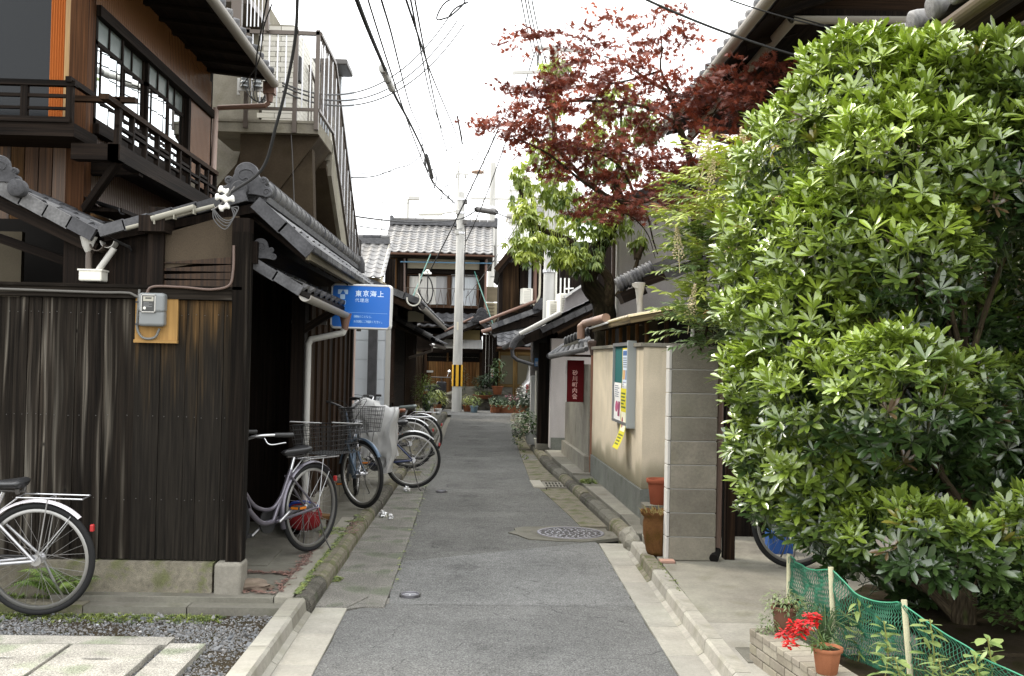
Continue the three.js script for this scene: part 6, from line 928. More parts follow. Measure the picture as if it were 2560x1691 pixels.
// tiled gate roof peeking over the shrubs with a grey gutter end
{
  const t = thing('garden_gate_roof', 'tiled garden gate roof with ribbed roll tiles and a pale gutter end behind the yellow shrub', 'gate roof');
  const a = [1.478,2.428,-11.000], b = [1.862,2.626,-11.000], e = [2.276,2.787,-11.000];
  capRow(t, a, b, 0.075, 0.042, [M.tile[0], M.tile[2]], 'roll_tile', 1.15);
  part('ridge_slab', beam(b, [e[0] + 0.5, e[1] + 0.22, -11.0], 0.28, 0.07), M.tile[0], t); part('roof_deck', [beam([b[0] - 0.1, b[1] - 0.16, -11.15], [e[0] + 0.5, e[1] + 0.06, -11.15], 0.6, 0.10)], M.timber, t);
  for (let i = 0; i < 3; i++) { const k = i / 3; part('verge_tile', beam([lerp(b[0] + 0.12, e[0] + 0.3, k), lerp(b[1] - 0.10, e[1] - 0.02, k), -10.86], [lerp(b[0] + 0.12, e[0] + 0.3, k + 0.36), lerp(b[1] - 0.10, e[1] - 0.02, k + 0.36), -10.86], 0.04, 0.10), M.tile[1], t); }
  { const q = [1.538,2.251,-11.000], r = [1.717,2.302,-11.000]; part('eave_board', beam([q[0] - 0.02, q[1] + 0.03, -10.98], [r[0] + 0.05, r[1] + 0.09, -10.98], 0.3, 0.12), M.timber, t); }
  const g = [1.745,2.436,-10.700]; part('gutter_end', [prism(Array.from({ length: 13 }, (_, i) => [0.055 * Math.cos(Math.PI + i / 12 * Math.PI), 0.055 * Math.sin(Math.PI + i / 12 * Math.PI)]), 0.6).rotateY(-0.15).translate(g[0], g[1], g[2] - 0.6)], M.greyPipe, t); part('funnel', [lathe([[0.03, -0.2], [0.035, -0.12], [0.06, 0.02], [0.055, 0.03]], 14, [g[0] - 0.055, g[1] - 0.02, g[2] - 0.05])], M.greyPipe, t); part('downpipe', bar([g[0] - 0.05, g[1] - 0.2, g[2] - 0.05], [g[0] - 0.05, g[1] - 0.45, g[2] - 0.05], 0.03), M.greyPipe, t);
}
// right-hand timber house high above the shrubs
const rHouse = thing('right_house', 'dark timber house with double gutters and round eave tiles at upper right', 'house');
{
  const ex = 2.42, ey = 4.62;
  part('wall', [bb(3.4, 3.6, 0, 4.6, -13.9, -9.7), bb(3.4, 9, 0, 4.6, -9.9, -9.7)], M.timber, rHouse); part('tan_panel', [bb(3.48, 4.5, 2.2, 4.25, -9.69, -9.66), bb(4.65, 7, 2.2, 4.25, -9.69, -9.66)], std([0.12, 0.09, 0.055], 0.9, { map: T.plaster }), rHouse); parts('post', [bb(3.38, 3.5, 0, 4.6, -9.69, -9.60, 1)], M.timber, rHouse); parts('post', [bb(4.5, 4.62, 0, 4.6, -9.69, -9.60, 1)], M.timber, rHouse); part('tie_beam', bb(3.4, 9, 3.55, 3.62, -9.69, -9.58, 0), M.timberMid, rHouse);
  // main roof, eave along the lane
  part('soffit', prism([[ex, ey], [ex, ey + 0.08], [6, ey + 1.6], [6, ey + 1.4]], 5.4).translate(0, 0, -13.4), M.timber, rHouse); tileRoof(rHouse, [ex - 0.03, ey + 0.11, -13.4], [0, 0, 1], [0.9, 0.40, 0], 19, 1, 0.275, 0.25, M.tile); 
  const cap = merge([lathe([[0, 0.03], [0.045, 0.026], [0.058, 0.015], [0.058, -0.05]], 16).rotateZ(Math.PI / 2)]); for (let i = 0; i < 19; i++) shared('eave_tile', cap, pick([M.tile[0], M.tile[2], M.tilePale[1]]), rHouse, mat4([ex - 0.05, ey + 0.125, -8.2 - i * 0.275], [0, 0, 0.3]));
  part('eave_gutter', gutterGeo([ex - 0.07, ey + 0.045, -8.2], [ex - 0.07, ey + 0.03, -13.4], 0.058), M.gutterGrey, rHouse); for (let i = 0; i < 6; i++) part('rafter', beam([ex + 0.05, ey - 0.0, -8.6 - i * 0.9], [3.45, ey + 0.35, -8.6 - i * 0.9], 0.05, 0.07), M.timber, rHouse);
  // lower hood with a corner: gutter along the lane, then across
  const lx = 2.78, ly = 4.62, lz = -8.95; const cA = [2.741,4.736,-8.950], cB = [3.493,4.861,-17.000], cC = [4.044,4.809,-8.950];
  part('hood_deck', [prism([[cA[0], -lz], [cA[0] + 0.05, 13.8], [4.4, 13.8], [4.4, -lz]].map(([a, b]) => [a, b]), 0.05).rotateX(-Math.PI / 2).translate(0, cA[1] + 0.02, 0)], M.timber, rHouse);
  part('lane_gutter', gutterGeo([cA[0], cA[1] - 0.02, lz], [cA[0] + 0.05, cA[1] - 0.06, -13.8], 0.055), M.gutterGrey, rHouse); part('cross_gutter', gutterGeo([cA[0], cA[1] - 0.02, lz], [5.4, cC[1] - 0.02, lz], 0.055), M.gutterGrey, rHouse); part('copper_fascia', [beam([cA[0] - 0.09, cA[1] + 0.02, lz - 0.1], [cA[0] - 0.06, cA[1] - 0.0, -13.8], 0.05, 0.04)], M.copper, rHouse); part('fascia', bb(cA[0] + 0.05, 6, cA[1] + 0.05, cA[1] + 0.35, lz - 0.1, lz - 0.02, 0), M.timberMid, rHouse); part('upper_wall', bb(cA[0] + 0.5, 6, cA[1] + 0.3, cA[1] + 1.5, lz - 1.0, lz - 0.6), M.timber, rHouse); void lx; void ly; void cB;
  part('funnel', [lathe([[0.04, -0.22], [0.045, -0.1], [0.075, 0.03], [0.07, 0.05]], 12, [3.087,4.999,-13.600])], M.greyPipe, rHouse); { const f = [3.090,4.834,-13.600], g = [3.152,4.659,-13.600], h = [3.508,4.468,-13.200]; part('downpipe', pipe([f, g, h], 0.05, 10), M.greyPipe, rHouse, 'pale grey bent downpipe'); part('downpipe', pipe([[3.074,5.069,-13.600], [3.162,5.063,-13.000]], 0.045, 10), M.greyPipe, rHouse); }
  for (let i = 0; i < 8; i++) part('lattice_bar', bb(3.30, 3.36, 2.6, 3.6, -11.0 - i * 0.3, -10.95 - i * 0.3, 1), M.timberMid, rHouse); parts('beam_end', [beam([3.328,4.298,-9.400], [3.341,4.325,-9.000], 0.05, 0.06)], M.timberWarm, rHouse);
}
// nearest eave at the top right corner
{
  const t = thing('near_eave', 'tiled eave with pale round tile ends and a brown gutter at the top right corner', 'eave'); const a = [3.060,3.907,-6.200], k = 0.44;
  const ex = 2.88, ey = 3.72;
  part('soffit', prism([[ex, ey], [ex, ey + 0.06], [5, ey + 1.0], [5, ey + 0.85]], 3.2).translate(0, 0, -6.9), std([0.16, 0.125, 0.07], 0.8, { map: T.grain }), t); part('gutter', gutterGeo([ex - 0.02, ey + 0.02, -3.7], [ex - 0.02, ey + 0.02, -6.9], 0.06), std([0.13, 0.10, 0.07], 0.45), t);
  tileRoof(t, [ex - 0.05, ey + 0.09, -6.9], [0, 0, 1], [0.9, 0.42, 0], 11, 2, 0.28, 0.25, M.tilePale); const cap = merge([lathe([[0, 0.04], [0.06, 0.036], [0.078, 0.02], [0.078, -0.02], [0.06, -0.12]], 20).rotateZ(Math.PI / 2)]); for (let i = 0; i < 11; i++) shared('eave_tile', cap, M.tilePale[2], t, mat4([ex - 0.09, ey + 0.13, -6.75 + i * 0.28], [0, 0, 0.3]));
  part('bead', bb(ex + 0.4, ex + 0.5, ey + 0.08, ey + 0.14, -6.9, -3.7, 2), M.timberMid, t); part('wall', bb(4.0, 4.15, 0, 4, -7.0, -4.0), std([0.34, 0.27, 0.14], 0.9, { map: T.plaster }), t); part('bamboo_blind', [bb(3.97, 3.99, 0.9, 2.3, -6.6, -4.5)], std([0.40, 0.30, 0.14], 0.8, { map: T.grain }), t); void a; void k;
}
// two far poles with crossarms and boxes; the near end pole
function utilityPole(label, base, h, r, r2) { const t = thing('utility_pole', label, 'utility pole', base); part('shaft', bar([0, 0, 0], [0, h, 0], r, r2, 20), std([0.62, 0.61, 0.57], 0.85, { map: T.plaster }), t); return t; }
{
  const B = [-0.655, 0, -30.2];
  const t = utilityPole('pale concrete utility pole with a yellow and black band at the end of the lane', B, 6.55, 0.15, 0.105);
  const h = 0.76, r = 0.153; part('warning_band', bar([0, h, 0], [0, h + 0.64, 0], 0.1505, 0.1495, 24, false), M.black, t); for (let i = 0; i < 6; i++) { const a = i / 6 * 6.283 + 0.52; part('yellow_stripe', box(0.085, 0.64, 0.012, 0, 0, 0).rotateY(Math.PI / 2 - a).translate(r * Math.cos(a), h + 0.32, r * Math.sin(a)), M.yellow, t); }
  part('number_plate', box(0.06, 0.24, 0.01, -0.02, 2.55, 0.135), M.cream, t); for (const y of [5.3, 5.9, 6.3]) part('band_clamp', bar([0, y, 0], [0, y + 0.06, 0], 0.13, 0.13, 16), M.steel, t); part('top_mast', [bar([-0.1, 5.6, 0], [-0.09, 7.45, 0], 0.03, 0.03, 10)], M.greyPipe, t); part('mast_arm', [box(0.4, 0.05, 0.05, 0.0, 7.1, 0)], M.greyPipe, t); for (const x of [-0.16, 0.12]) part('insulator', lathe([[0, -0.09], [0.04, -0.07], [0.03, 0], [0.045, 0.05], [0, 0.08]], 10, [x, 7.05, 0]), M.greyPipe, t); for (let i = 0; i < 4; i++) part('cable_box', rbox(0.12, 0.14, 0.14, i % 2 ? 0.13 : -0.1, 5.35 + i * 0.3, 0.06, 0.02), i % 2 ? M.darkSteel : M.greyPipe, t); part('cable', tube([[0.12, 5.7, 0.1], [0.16, 5.2, 0.12], [0.14, 4.5, 0.14], [0.15, 3.6, 0.14]], 0.015, 20, 5), M.wire, t);
  const p2 = [2.080,0.000,-30.032], t2 = utilityPole('concrete utility pole standing behind the green tree', [[1.482,2.489,-22.000][0], 0, -22], [1.541,8.459,-22.000][1], 0.145, 0.105); void p2;
  const c1 = [1.542,8.393,-22.000][1], c2 = [1.497,7.822,-22.000][1], x0 = [1.482,2.489,-22.000][0]; part('crossarm', [beam([[1.060,8.397,-22.000][0] - x0, c1, 0.1], [[2.243,8.348,-22.000][0] - x0, c1 - 0.06, 0.1], 0.06, 0.07)], M.greyPipe, t2); part('crossarm', [beam([[0.583,7.747,-22.000][0] - x0, c2, 0.1], [[1.638,7.874,-22.000][0] - x0, c2 + 0.08, 0.1], 0.06, 0.07)], M.greyPipe, t2); part('lamp_arm', beam([[0.924,4.941,-22.000][0] - x0, [0.924,4.941,-22.000][1], 0.1], [0, [0.923,4.997,-22.000][1], 0.1], 0.07, 0.09), M.greyPipe, t2); part('lamp_box', rbox(0.24, 0.12, 0.18, [1.058,4.831,-22.000][0] - x0, [1.058,4.812,-22.000][1], 0.1, 0.04), std([0.26, 0.33, 0.31], 0.5), t2); part('side_conduit', [bar([0.14, 2.2, 0.08], [0.13, 6, 0.08], 0.025)], M.offwhite, t2); part('clamp', bar([0, 3.5, 0], [0, 3.56, 0], 0.15, 0.15, 16), M.steel, t2); for (const [px, py] of [[1242, 128], [1352, 130]]) { void px; void py; } 
  for (const k of [-0.33, 0.62]) part('insulator_string', [bar([k, c1 - 0.05, 0.1], [k - 0.04, c1 - 0.42, 0.15], 0.035, 0.02, 8)], M.darkSteel, t2);
  const t3 = utilityPole('distant thin grey utility pole right of the end pole with a black cable box', [[0.391,5.034,-42.000][0], 0, -42], [0.381,9.741,-42.000][1], 0.17, 0.12); part('crossarm', [beam([-0.9, [0.412,8.249,-42.000][1], 0], [1.5, [0.412,8.249,-42.000][1], 0], 0.07, 0.08)], M.greyPipe, t3); part('clamp', bar([0, [0.422,7.817,-42.000][1], 0], [0, [0.422,7.817,-42.000][1] + 0.1, 0], 0.2, 0.2, 12), M.steel, t3);
  const bxp = [0.099,6.028,-30.300], cb = thing('cable_closure', 'black cylindrical cable closure hanging on the wire beside the end pole', 'cable box', bxp); cb.rotation.z = -0.13; part('body', bar([-0.31, 0, 0], [0.31, 0, 0], 0.085, 0.085, 12), M.darkSteel, cb); parts('collar', [bar([-0.36, 0, 0], [-0.28, 0, 0], 0.04, 0.095, 12), bar([0.28, 0, 0], [0.37, 0, 0], 0.095, 0.04, 12)], M.black, cb);
  const lp = [-1.599,6.007,-31.000], lamp = thing('street_lamp', 'pale long street lamp head above the far house roof', 'street lamp', lp); lamp.rotation.z = 0.045; part('head', [rbox(0.76, 0.13, 0.16, 0, 0, 0, 0.05)], M.offwhite, lamp); part('reflector', box(0.66, 0.02, 0.12, 0, -0.07, 0), M.white, lamp); part('bracket', bar([0.38, 0, 0], [0.9, 0.02, 0.3], 0.03), M.greyPipe, lamp);
  const ml = [-2.810,6.738,-38.000], mast = thing('lamp_mast', 'slender pale mast with a flat lamp behind the far house roof', 'lamp mast', ml); part('pole', bar([0, -1, 0], [0, 0.8, 0], 0.05), M.greyPipe, mast); part('lamp', rbox(0.42, 0.16, 0.2, 0.22, 0.82, 0, 0.03), M.greyPipe, mast);
  const an = [-0.352,10.842,-60.000], tw = thing('lattice_mast', 'distant thin lattice antenna mast above the far roofs', 'mast', [an[0], 0, -60]); part('legs', [bar([-0.35, 8, 0], [-0.35, 14.2, 0], 0.03, 0.03, 5), bar([0.35, 8, 0], [0.35, 14.2, 0], 0.03, 0.03, 5), bar([0, 8, 0.3], [0, 15.4, 0.1], 0.03, 0.02, 5), ...Array.from({ length: 6 }, (_, i) => bar([-0.35, 8.5 + i, 0], [0.35, 8.5 + i, 0], 0.02, 0.02, 4))], M.greyPipe, tw); part('platform', lathe([[0, 0], [0.36, 0], [0.33, 0.14], [0, 0.18]], 12, [0, 14.2 - 1.6, 0]), std([0.35, 0.25, 0.2], 0.7), tw);
  const pa = [-3.579,7.181,-36.000], ant = thing('antenna_pole', 'thin television antenna pole beside the left far roof', 'antenna', [pa[0], pa[1], -36]); part('pole', bar([0, -2.4, 0], [0, 0, 0], 0.022, 0.022, 6), M.greyPipe, ant); part('elements', [0, 1, 2].map((i) => bar([-0.25 + i * 0.03, -0.05 - i * 0.12, 0], [0.25, -0.05 - i * 0.12, 0.1], 0.008, 0.008, 4)), M.greyPipe, ant);
}

// ================= bicycles =================
const WR = 0.335, rimM = std([0.30, 0.295, 0.28], 0.4, { metalness: 0.75 }), spokeM = std([0.24, 0.23, 0.22], 0.45, { metalness: 0.7 });
function wireBasket(w, d, h, y0, x0, taper = 0.78) { // open wire basket, centre at x0, bottom y0
  const gs = [], r = 0.0022, R = 0.004; const ring = (y, k, rad) => { const a = w / 2 * k, b = d / 2 * k, p = [[x0 - b, y, -a], [x0 + b, y, -a], [x0 + b, y, a], [x0 - b, y, a]]; for (let i = 0; i < 4; i++) gs.push(bar(p[i], p[(i + 1) % 4], rad, rad, 5, false)); };
  for (let i = 0; i <= 6; i++) ring(y0 + h * i / 6, lerp(taper, 1, i / 6), i === 6 ? R : r);
  const top = (u, side) => side < 2 ? [x0 + lerp(-d / 2, d / 2, u), (side ? 1 : -1) * w / 2] : [x0 + (side === 2 ? -1 : 1) * d / 2, lerp(-w / 2, w / 2, u)];
  for (let s = 0; s < 4; s++) for (let i = 0; i <= 13; i++) { const [x, z] = top(i / 13, s); gs.push(bar([x0 + (x - x0) * taper, y0, z * taper], [x, y0 + h, z], r, r, 4, false)); }
  for (let i = 0; i <= 10; i++) { gs.push(bar([x0 + lerp(-d / 2, d / 2, i / 10) * taper, y0, -w / 2 * taper], [x0 + lerp(-d / 2, d / 2, i / 10) * taper, y0, w / 2 * taper], r, r, 4, false)); gs.push(bar([x0 - d / 2 * taper, y0, lerp(-w / 2, w / 2, i / 10) * taper], [x0 + d / 2 * taper, y0, lerp(-w / 2, w / 2, i / 10) * taper], r, r, 4, false)); }
  return gs;
}
const tyreG = new THREE.TorusGeometry(WR - 0.019, 0.019, 10, 56), rimG = merge([lathe([[WR - 0.055, -0.012], [WR - 0.036, -0.013], [WR - 0.034, 0], [WR - 0.036, 0.013], [WR - 0.055, 0.012], [WR - 0.058, 0], [WR - 0.055, -0.012]], 56).rotateX(Math.PI / 2)]);
const hubG = merge([new THREE.CylinderGeometry(0.022, 0.022, 0.07, 14).rotateX(Math.PI / 2), new THREE.CylinderGeometry(0.034, 0.034, 0.006, 16).rotateX(Math.PI / 2).translate(0, 0, 0.033), new THREE.CylinderGeometry(0.034, 0.034, 0.006, 16).rotateX(Math.PI / 2).translate(0, 0, -0.033), new THREE.CylinderGeometry(0.008, 0.008, 0.14, 8).rotateX(Math.PI / 2)]);
const spokeG = merge(Array.from({ length: 32 }, (_, i) => { const a = i / 32 * 6.283, b = a + (i % 4 < 2 ? 0.9 : -0.9), s = i % 2 ? 1 : -1; return bar([0.032 * Math.cos(b), 0.032 * Math.sin(b), s * 0.033], [(WR - 0.05) * Math.cos(a), (WR - 0.05) * Math.sin(a), 0], 0.0013, 0.0013, 4, false); }));
// arc mudguard around the wheel between angles, local to wheel centre
function guard(a0, a1, r = WR + 0.022, w = 0.05) { const n = 26, pos = [], uv = [], idx = []; for (let i = 0; i <= n; i++) { const a = lerp(a0, a1, i / n); for (let j = 0; j <= 6; j++) { const t = j / 6 * 2 - 1, q = r - 0.014 * t * t; pos.push(q * Math.cos(a), q * Math.sin(a), t * w / 2); uv.push(i / n, j / 6); } } for (let i = 0; i < n; i++) for (let j = 0; j < 6; j++) { const a = i * 7 + j, b = a + 7; idx.push(a, b, a + 1, b, b + 1, a + 1); } const g = new THREE.BufferGeometry(); g.setAttribute('position', new THREE.Float32BufferAttribute(pos, 3)); g.setAttribute('uv', new THREE.Float32BufferAttribute(uv, 2)); g.setIndex(idx); g.computeVertexNormals(); return g; }
function saddleGeo() { const n = 18, rs = 12, pos = [], idx = []; for (let i = 0; i <= n; i++) { const t = i / n, x = lerp(-0.13, 0.14, t), w = 0.02 + 0.085 * Math.pow(1 - t, 1.3) * (t < 0.12 ? Math.sqrt(t / 0.12) : 1), h = 0.035 * (1 - 0.35 * t) * Math.sqrt(Math.min(1, t / 0.1 + 0.0001)) * Math.sqrt(Math.min(1, (1 - t) / 0.08 + 0.0001)); for (let j = 0; j <= rs; j++) { const a = j / rs * 6.283; pos.push(x, (Math.sin(a) > 0 ? 0.8 * h * Math.sin(a) : 1.1 * h * Math.sin(a)) + 0.02 * (1 - t) * (1 - t), w * Math.cos(a)); } } for (let i = 0; i < n; i++) for (let j = 0; j < rs; j++) { const a = i * (rs + 1) + j, b = a + rs + 1; idx.push(a, a + 1, b, b, a + 1, b + 1); } const g = new THREE.BufferGeometry(); g.setAttribute('position', new THREE.Float32BufferAttribute(pos, 3)); g.setIndex(idx); g.computeVertexNormals(); return g; }
const saddleG = merge([saddleGeo()]);
// bicycle: rear wheel contact at the origin, forward +x
function bicycle(label, pos, turn, o) {
  const t = thing('bicycle', label, 'bicycle', pos, turn, null), WB = 1.08, by = 0.285, bx = 0.44;
  const body = new THREE.Group(); body.name = 'frame_tubes'; t.rotation.order = 'YXZ'; t.rotation.x = o.lean ?? 0.05; void body;
  const wheel = (x, st, parentPos) => { const w = new THREE.Group(); w.name = 'wheel'; w.position.set(x, WR, 0); w.rotation.y = st; t.add(w); shared('tyre', tyreG, M.rubber, w); shared('rim', rimG, o.rim || rimM, w); shared('hub', hubG, M.steel, w); const s = shared('spokes', spokeG, spokeM, w); s.userData.kind = 'stuff'; w.rotation.z = rnd() * 3; return w; };
  wheel(0, 0);
  const st = o.steer || 0, fx = WB; 
  const fm = o.frame, tr = 0.016;
  const seatTop = [0.24, 0.64, 0], head0 = [0.86, 0.58, 0], head1 = [0.825, 0.76, 0], bb0 = [bx, by, 0];
  part('frame', [bar(bb0, seatTop, tr, tr, 10), tube([bb0, [0.56, 0.29, 0], [0.72, 0.42, 0], head0], 0.019, 20, 10), tube([[0.33, 0.51, 0], [0.45, 0.42, 0], [0.62, 0.45, 0], [0.75, 0.58, 0], [0.84, 0.70, 0]].map((p) => o.step === 2 ? p : [p[0], p[1] - 0.04, p[2]]), 0.014, 24, 10), bar(head0, head1, 0.02, 0.02, 10),
    ...[-1, 1].flatMap((s) => [bar([0, WR, s * 0.055], [bx, by, s * 0.03], 0.010, 0.012, 8), bar([0, WR, s * 0.055], [0.27, 0.60, s * 0.025], 0.0085, 0.0085, 8)])], fm, t);
  part('seat_post', bar(seatTop, [0.20, 0.73, 0], 0.0125, 0.0125, 10), M.steel, t);
  const sd = shared('saddle', saddleG, o.saddle || M.vinyl, t, mat4([0.19, 0.775, 0])); void sd;
  part('saddle_spring', [bar([0.10, 0.73, -0.04], [0.10, 0.76, -0.05], 0.013), bar([0.10, 0.73, 0.04], [0.10, 0.76, 0.05], 0.013), bar([0.07, 0.735, 0], [0.28, 0.74, 0], 0.008)], M.darkSteel, t);
  part('rear_guard', guard(-0.35, 2.35).translate(0, WR, 0).rotateY(0), o.guard || M.aluminium, t);
  part('rear_guard_stay', [-1, 1].map((s) => bar([0, WR, s * 0.05], [-0.20, WR + 0.26, s * 0.028], 0.003, 0.003, 5)), M.steel, t);
  part('rear_light', [rbox(0.022, 0.042, 0.028, -0.315, WR + 0.19, 0, 0.006)], M.red, t);
  if (o.rack !== false) part('rear_rack', [...[-1, 1].flatMap((s) => [bar([-0.28, 0.705, s * 0.06], [0.10, 0.71, s * 0.06], 0.005, 0.005, 6), bar([-0.02, WR, s * 0.06], [-0.08, 0.705, s * 0.06], 0.004, 0.004, 6)]), bar([-0.28, 0.705, -0.06], [-0.28, 0.705, 0.06], 0.005, 0.005, 6), bar([0.10, 0.71, -0.06], [0.10, 0.71, 0.06], 0.005, 0.005, 6), bar([-0.08, 0.706, -0.06], [-0.08, 0.706, 0.06], 0.004, 0.004, 6), bar([0.1, 0.71, 0], [0.22, 0.62, 0], 0.005, 0.005, 6)], o.rackM || M.steel, t);
  part('chain_guard', [rbox(0.42, 0.05, 0.012, 0.24, 0.32, 0.05, 0.006), new THREE.CylinderGeometry(0.09, 0.09, 0.012, 24).rotateX(Math.PI / 2).translate(bx, by, 0.048)], o.chain || M.plasticBlack, t);
  part('crank', [bar([bx, by, 0.06], [bx + 0.14, by - 0.09, 0.075], 0.009), bar([bx, by, -0.06], [bx - 0.14, by + 0.09, -0.075], 0.009)], M.steel, t);
  for (const s of [-1, 1]) { const p = part('pedal', rbox(0.09, 0.025, 0.08, bx + s * 0.14, by - s * 0.09, s * 0.12, 0.006), M.plasticBlack, t); part('reflector', [box(0.07, 0.016, 0.004, bx + s * 0.14, by - s * 0.09, s * 0.163), box(0.004, 0.016, 0.06, bx + s * 0.14 + 0.047, by - s * 0.09, s * 0.12), box(0.004, 0.016, 0.06, bx + s * 0.14 - 0.047, by - s * 0.09, s * 0.12)], M.amber, p); }
  part('kickstand', o.stand === 'side' ? [bar([0.0, WR - 0.02, 0.075], [-0.05, 0.17, 0.11], 0.008), bar([-0.05, 0.17, 0.11], [-0.10, 0.0, 0.20], 0.006)] : [tube([[0.01, WR, 0.075], [-0.05, 0.10, 0.10], [-0.09, -0.005, 0.13], [-0.14, -0.01, 0.05], [-0.14, -0.01, -0.05], [-0.09, -0.005, -0.13], [-0.05, 0.10, -0.10], [0.01, WR, -0.075]], 0.006, 50, 6)], o.stand === 'side' ? M.steel : M.darkSteel, t);
  // front assembly, turned about the steering axis
  if (!o.rearOnly) {
    const f = new THREE.Group(); f.name = 'front_assembly'; const pv = [fx - 0.19 + 0.19 * Math.cos(st), -0.19 * Math.sin(st)]; f.position.set(pv[0], 0, pv[1]); f.rotation.y = st; t.add(f);
    const fw = new THREE.Group(); fw.name = 'front_wheel'; fw.position.set(pv[0], WR, pv[1]); fw.rotation.y = st; t.add(fw); shared('tyre', tyreG, M.rubber, fw); shared('rim', rimG, o.rim || rimM, fw); shared('hub', hubG, M.steel, fw); shared('spokes', spokeG, spokeM, fw).userData.kind = 'stuff';
    part('fork', [...[-1, 1].map((s) => tube([[0, WR, s * 0.052], [-0.06, 0.42, s * 0.05], [-0.16, 0.64, s * 0.045]], 0.011, 16, 8)), box(0.04, 0.03, 0.12, -0.16, 0.645, 0), bar([-0.16, 0.64, 0], [-0.235, (o.hb || 0.83) - 0.01, 0], 0.012)], o.fork || fm, f);
    part('front_guard', guard(0.55, 2.9, WR + 0.022).translate(0, WR, 0), o.guard || M.aluminium, f);
    part('guard_stay', [-1, 1].map((s) => bar([0, WR, s * 0.05], [0.26, WR + 0.19, s * 0.026], 0.003, 0.003, 5)), M.steel, f);
    const hb = [-0.24, o.hb || 0.83, 0]; part('handlebar', [-1, 1].map((s) => tube([[hb[0], hb[1], 0], [hb[0] + 0.05, hb[1] + 0.04, s * 0.08], [hb[0] - 0.02, hb[1] + 0.10, s * 0.20], [hb[0] - 0.16, hb[1] + 0.11, s * 0.26], [hb[0] - 0.26, hb[1] + 0.105, s * 0.27]], 0.011, 24, 8)), o.bar || M.steel, f);
    part('grips', [-1, 1].map((s) => bar([hb[0] - 0.15, hb[1] + 0.11, s * 0.258], [hb[0] - 0.28, hb[1] + 0.105, s * 0.272], 0.016, 0.017, 10)), M.plasticBlack, f); part('brake_lever', [-1, 1].map((s) => tube([[hb[0] - 0.08, hb[1] + 0.09, s * 0.245], [hb[0] - 0.10, hb[1] + 0.05, s * 0.27], [hb[0] - 0.22, hb[1] + 0.055, s * 0.285]], 0.005, 12, 6)), M.steel, f);
    part('brake_cable', [-1, 1].map((s) => tube([[hb[0] - 0.08, hb[1] + 0.09, s * 0.24], [hb[0] + 0.16, hb[1] + 0.10, s * 0.14], [hb[0] + 0.12, hb[1] - 0.08, s * 0.03], [-0.16, 0.66, 0]], 0.003, 20, 5)), M.wire, f);
    if (o.basket) { const b = part('basket', wireBasket(0.36, 0.28, 0.24, (o.hb || 0.83) - 0.20, 0.02), o.basketM || M.plasticBlack, f); void b; part('basket_stay', [-1, 1].map((s) => bar([0, WR, s * 0.06], [0.08, (o.hb || 0.83) - 0.20, s * 0.10], 0.004, 0.004, 6)), M.darkSteel, f); part('head_lamp', [lathe([[0, 0], [0.03, 0.01], [0.034, 0.05], [0, 0.055]], 14).rotateZ(-Math.PI / 2).translate(-0.02, 0.60, 0.05)], M.chrome, f); }
  }
  if (o.rearBasket) { part('rear_basket', wireBasket(0.40, 0.40, 0.22, 0.735, -0.20, 0.85), M.plasticBlack, t); part('basket_handle', [-1, 1].map((s) => bar([-0.40, 0.955, s * 0.20], [0.0, 0.985, s * 0.20], 0.005, 0.005, 6)), M.steel, t); }
  return t;
}
const frameSilver = std([0.42, 0.42, 0.43], 0.3, { metalness: 0.6 }), frameLilac = std([0.15, 0.14, 0.165], 0.28, { metalness: 0.5 }), frameBlue = std([0.08, 0.115, 0.16], 0.3, { metalness: 0.4 }), frameNavy = std([0.015, 0.025, 0.08], 0.3), pinkWhite = std([0.62, 0.58, 0.60], 0.4), brownLeather = std([0.20, 0.075, 0.035], 0.45);
bicycle('silver bicycle with a white mudguard parked before the plank fence at lower left', [-2.575, 0.03, -6.10], Math.PI, { frame: frameSilver, guard: pinkWhite, stand: 'side', lean: -0.06, rackM: M.steel });
bicycle('lilac grey bicycle with a big rear wire basket parked across the entrance', [-1.26, SID, -7.82], Math.atan2(-0.88, -0.47), { frame: frameLilac, guard: frameLilac, basket: true, rearBasket: true, steer: -0.4, lean: 0.03 });
bicycle('light blue bicycle with a front basket and its front wheel turned, beside the lane kerb', [-1.30, SID, -11.05], -1.52, { frame: frameBlue, guard: frameBlue, basket: true, steer: 0.72, lean: 0.04, hb: 0.95, saddle: M.vinyl, bar: M.plasticBlack });
const navy = bicycle('navy bicycle half covered by a grey sheet with its rear wheel over the kerb', [-0.775, 0.03, -12.2], Math.PI + 0.08, { frame: frameNavy, guard: M.aluminium, lean: 0.02, rack: false });
bicycle('bicycle with a brown leather saddle behind the navy one', [-0.93, SID - 0.02, -13.9], Math.PI + 0.05, { frame: M.darkSteel, guard: M.aluminium, saddle: brownLeather });
bicycle('bicycle with a worn grey saddle, farthest of the row along the left kerb', [-0.86, SID - 0.02, -15.1], Math.PI - 0.03, { frame: M.darkSteel, guard: M.aluminium, saddle: std([0.15, 0.17, 0.165], 0.4) });
bicycle('silver bicycle with swept handlebars half hidden beside the siding building', [-2.05, SID, -14.6], -0.9, { frame: frameSilver, basket: false, steer: 0.2, rearOnly: false });
bicycle('silver bicycle parked behind the glossy shrub on the driveway', [2.36, SID, -7.45], 0.10, { frame: frameSilver, guard: pinkWhite, lean: -0.03 });
void navy;
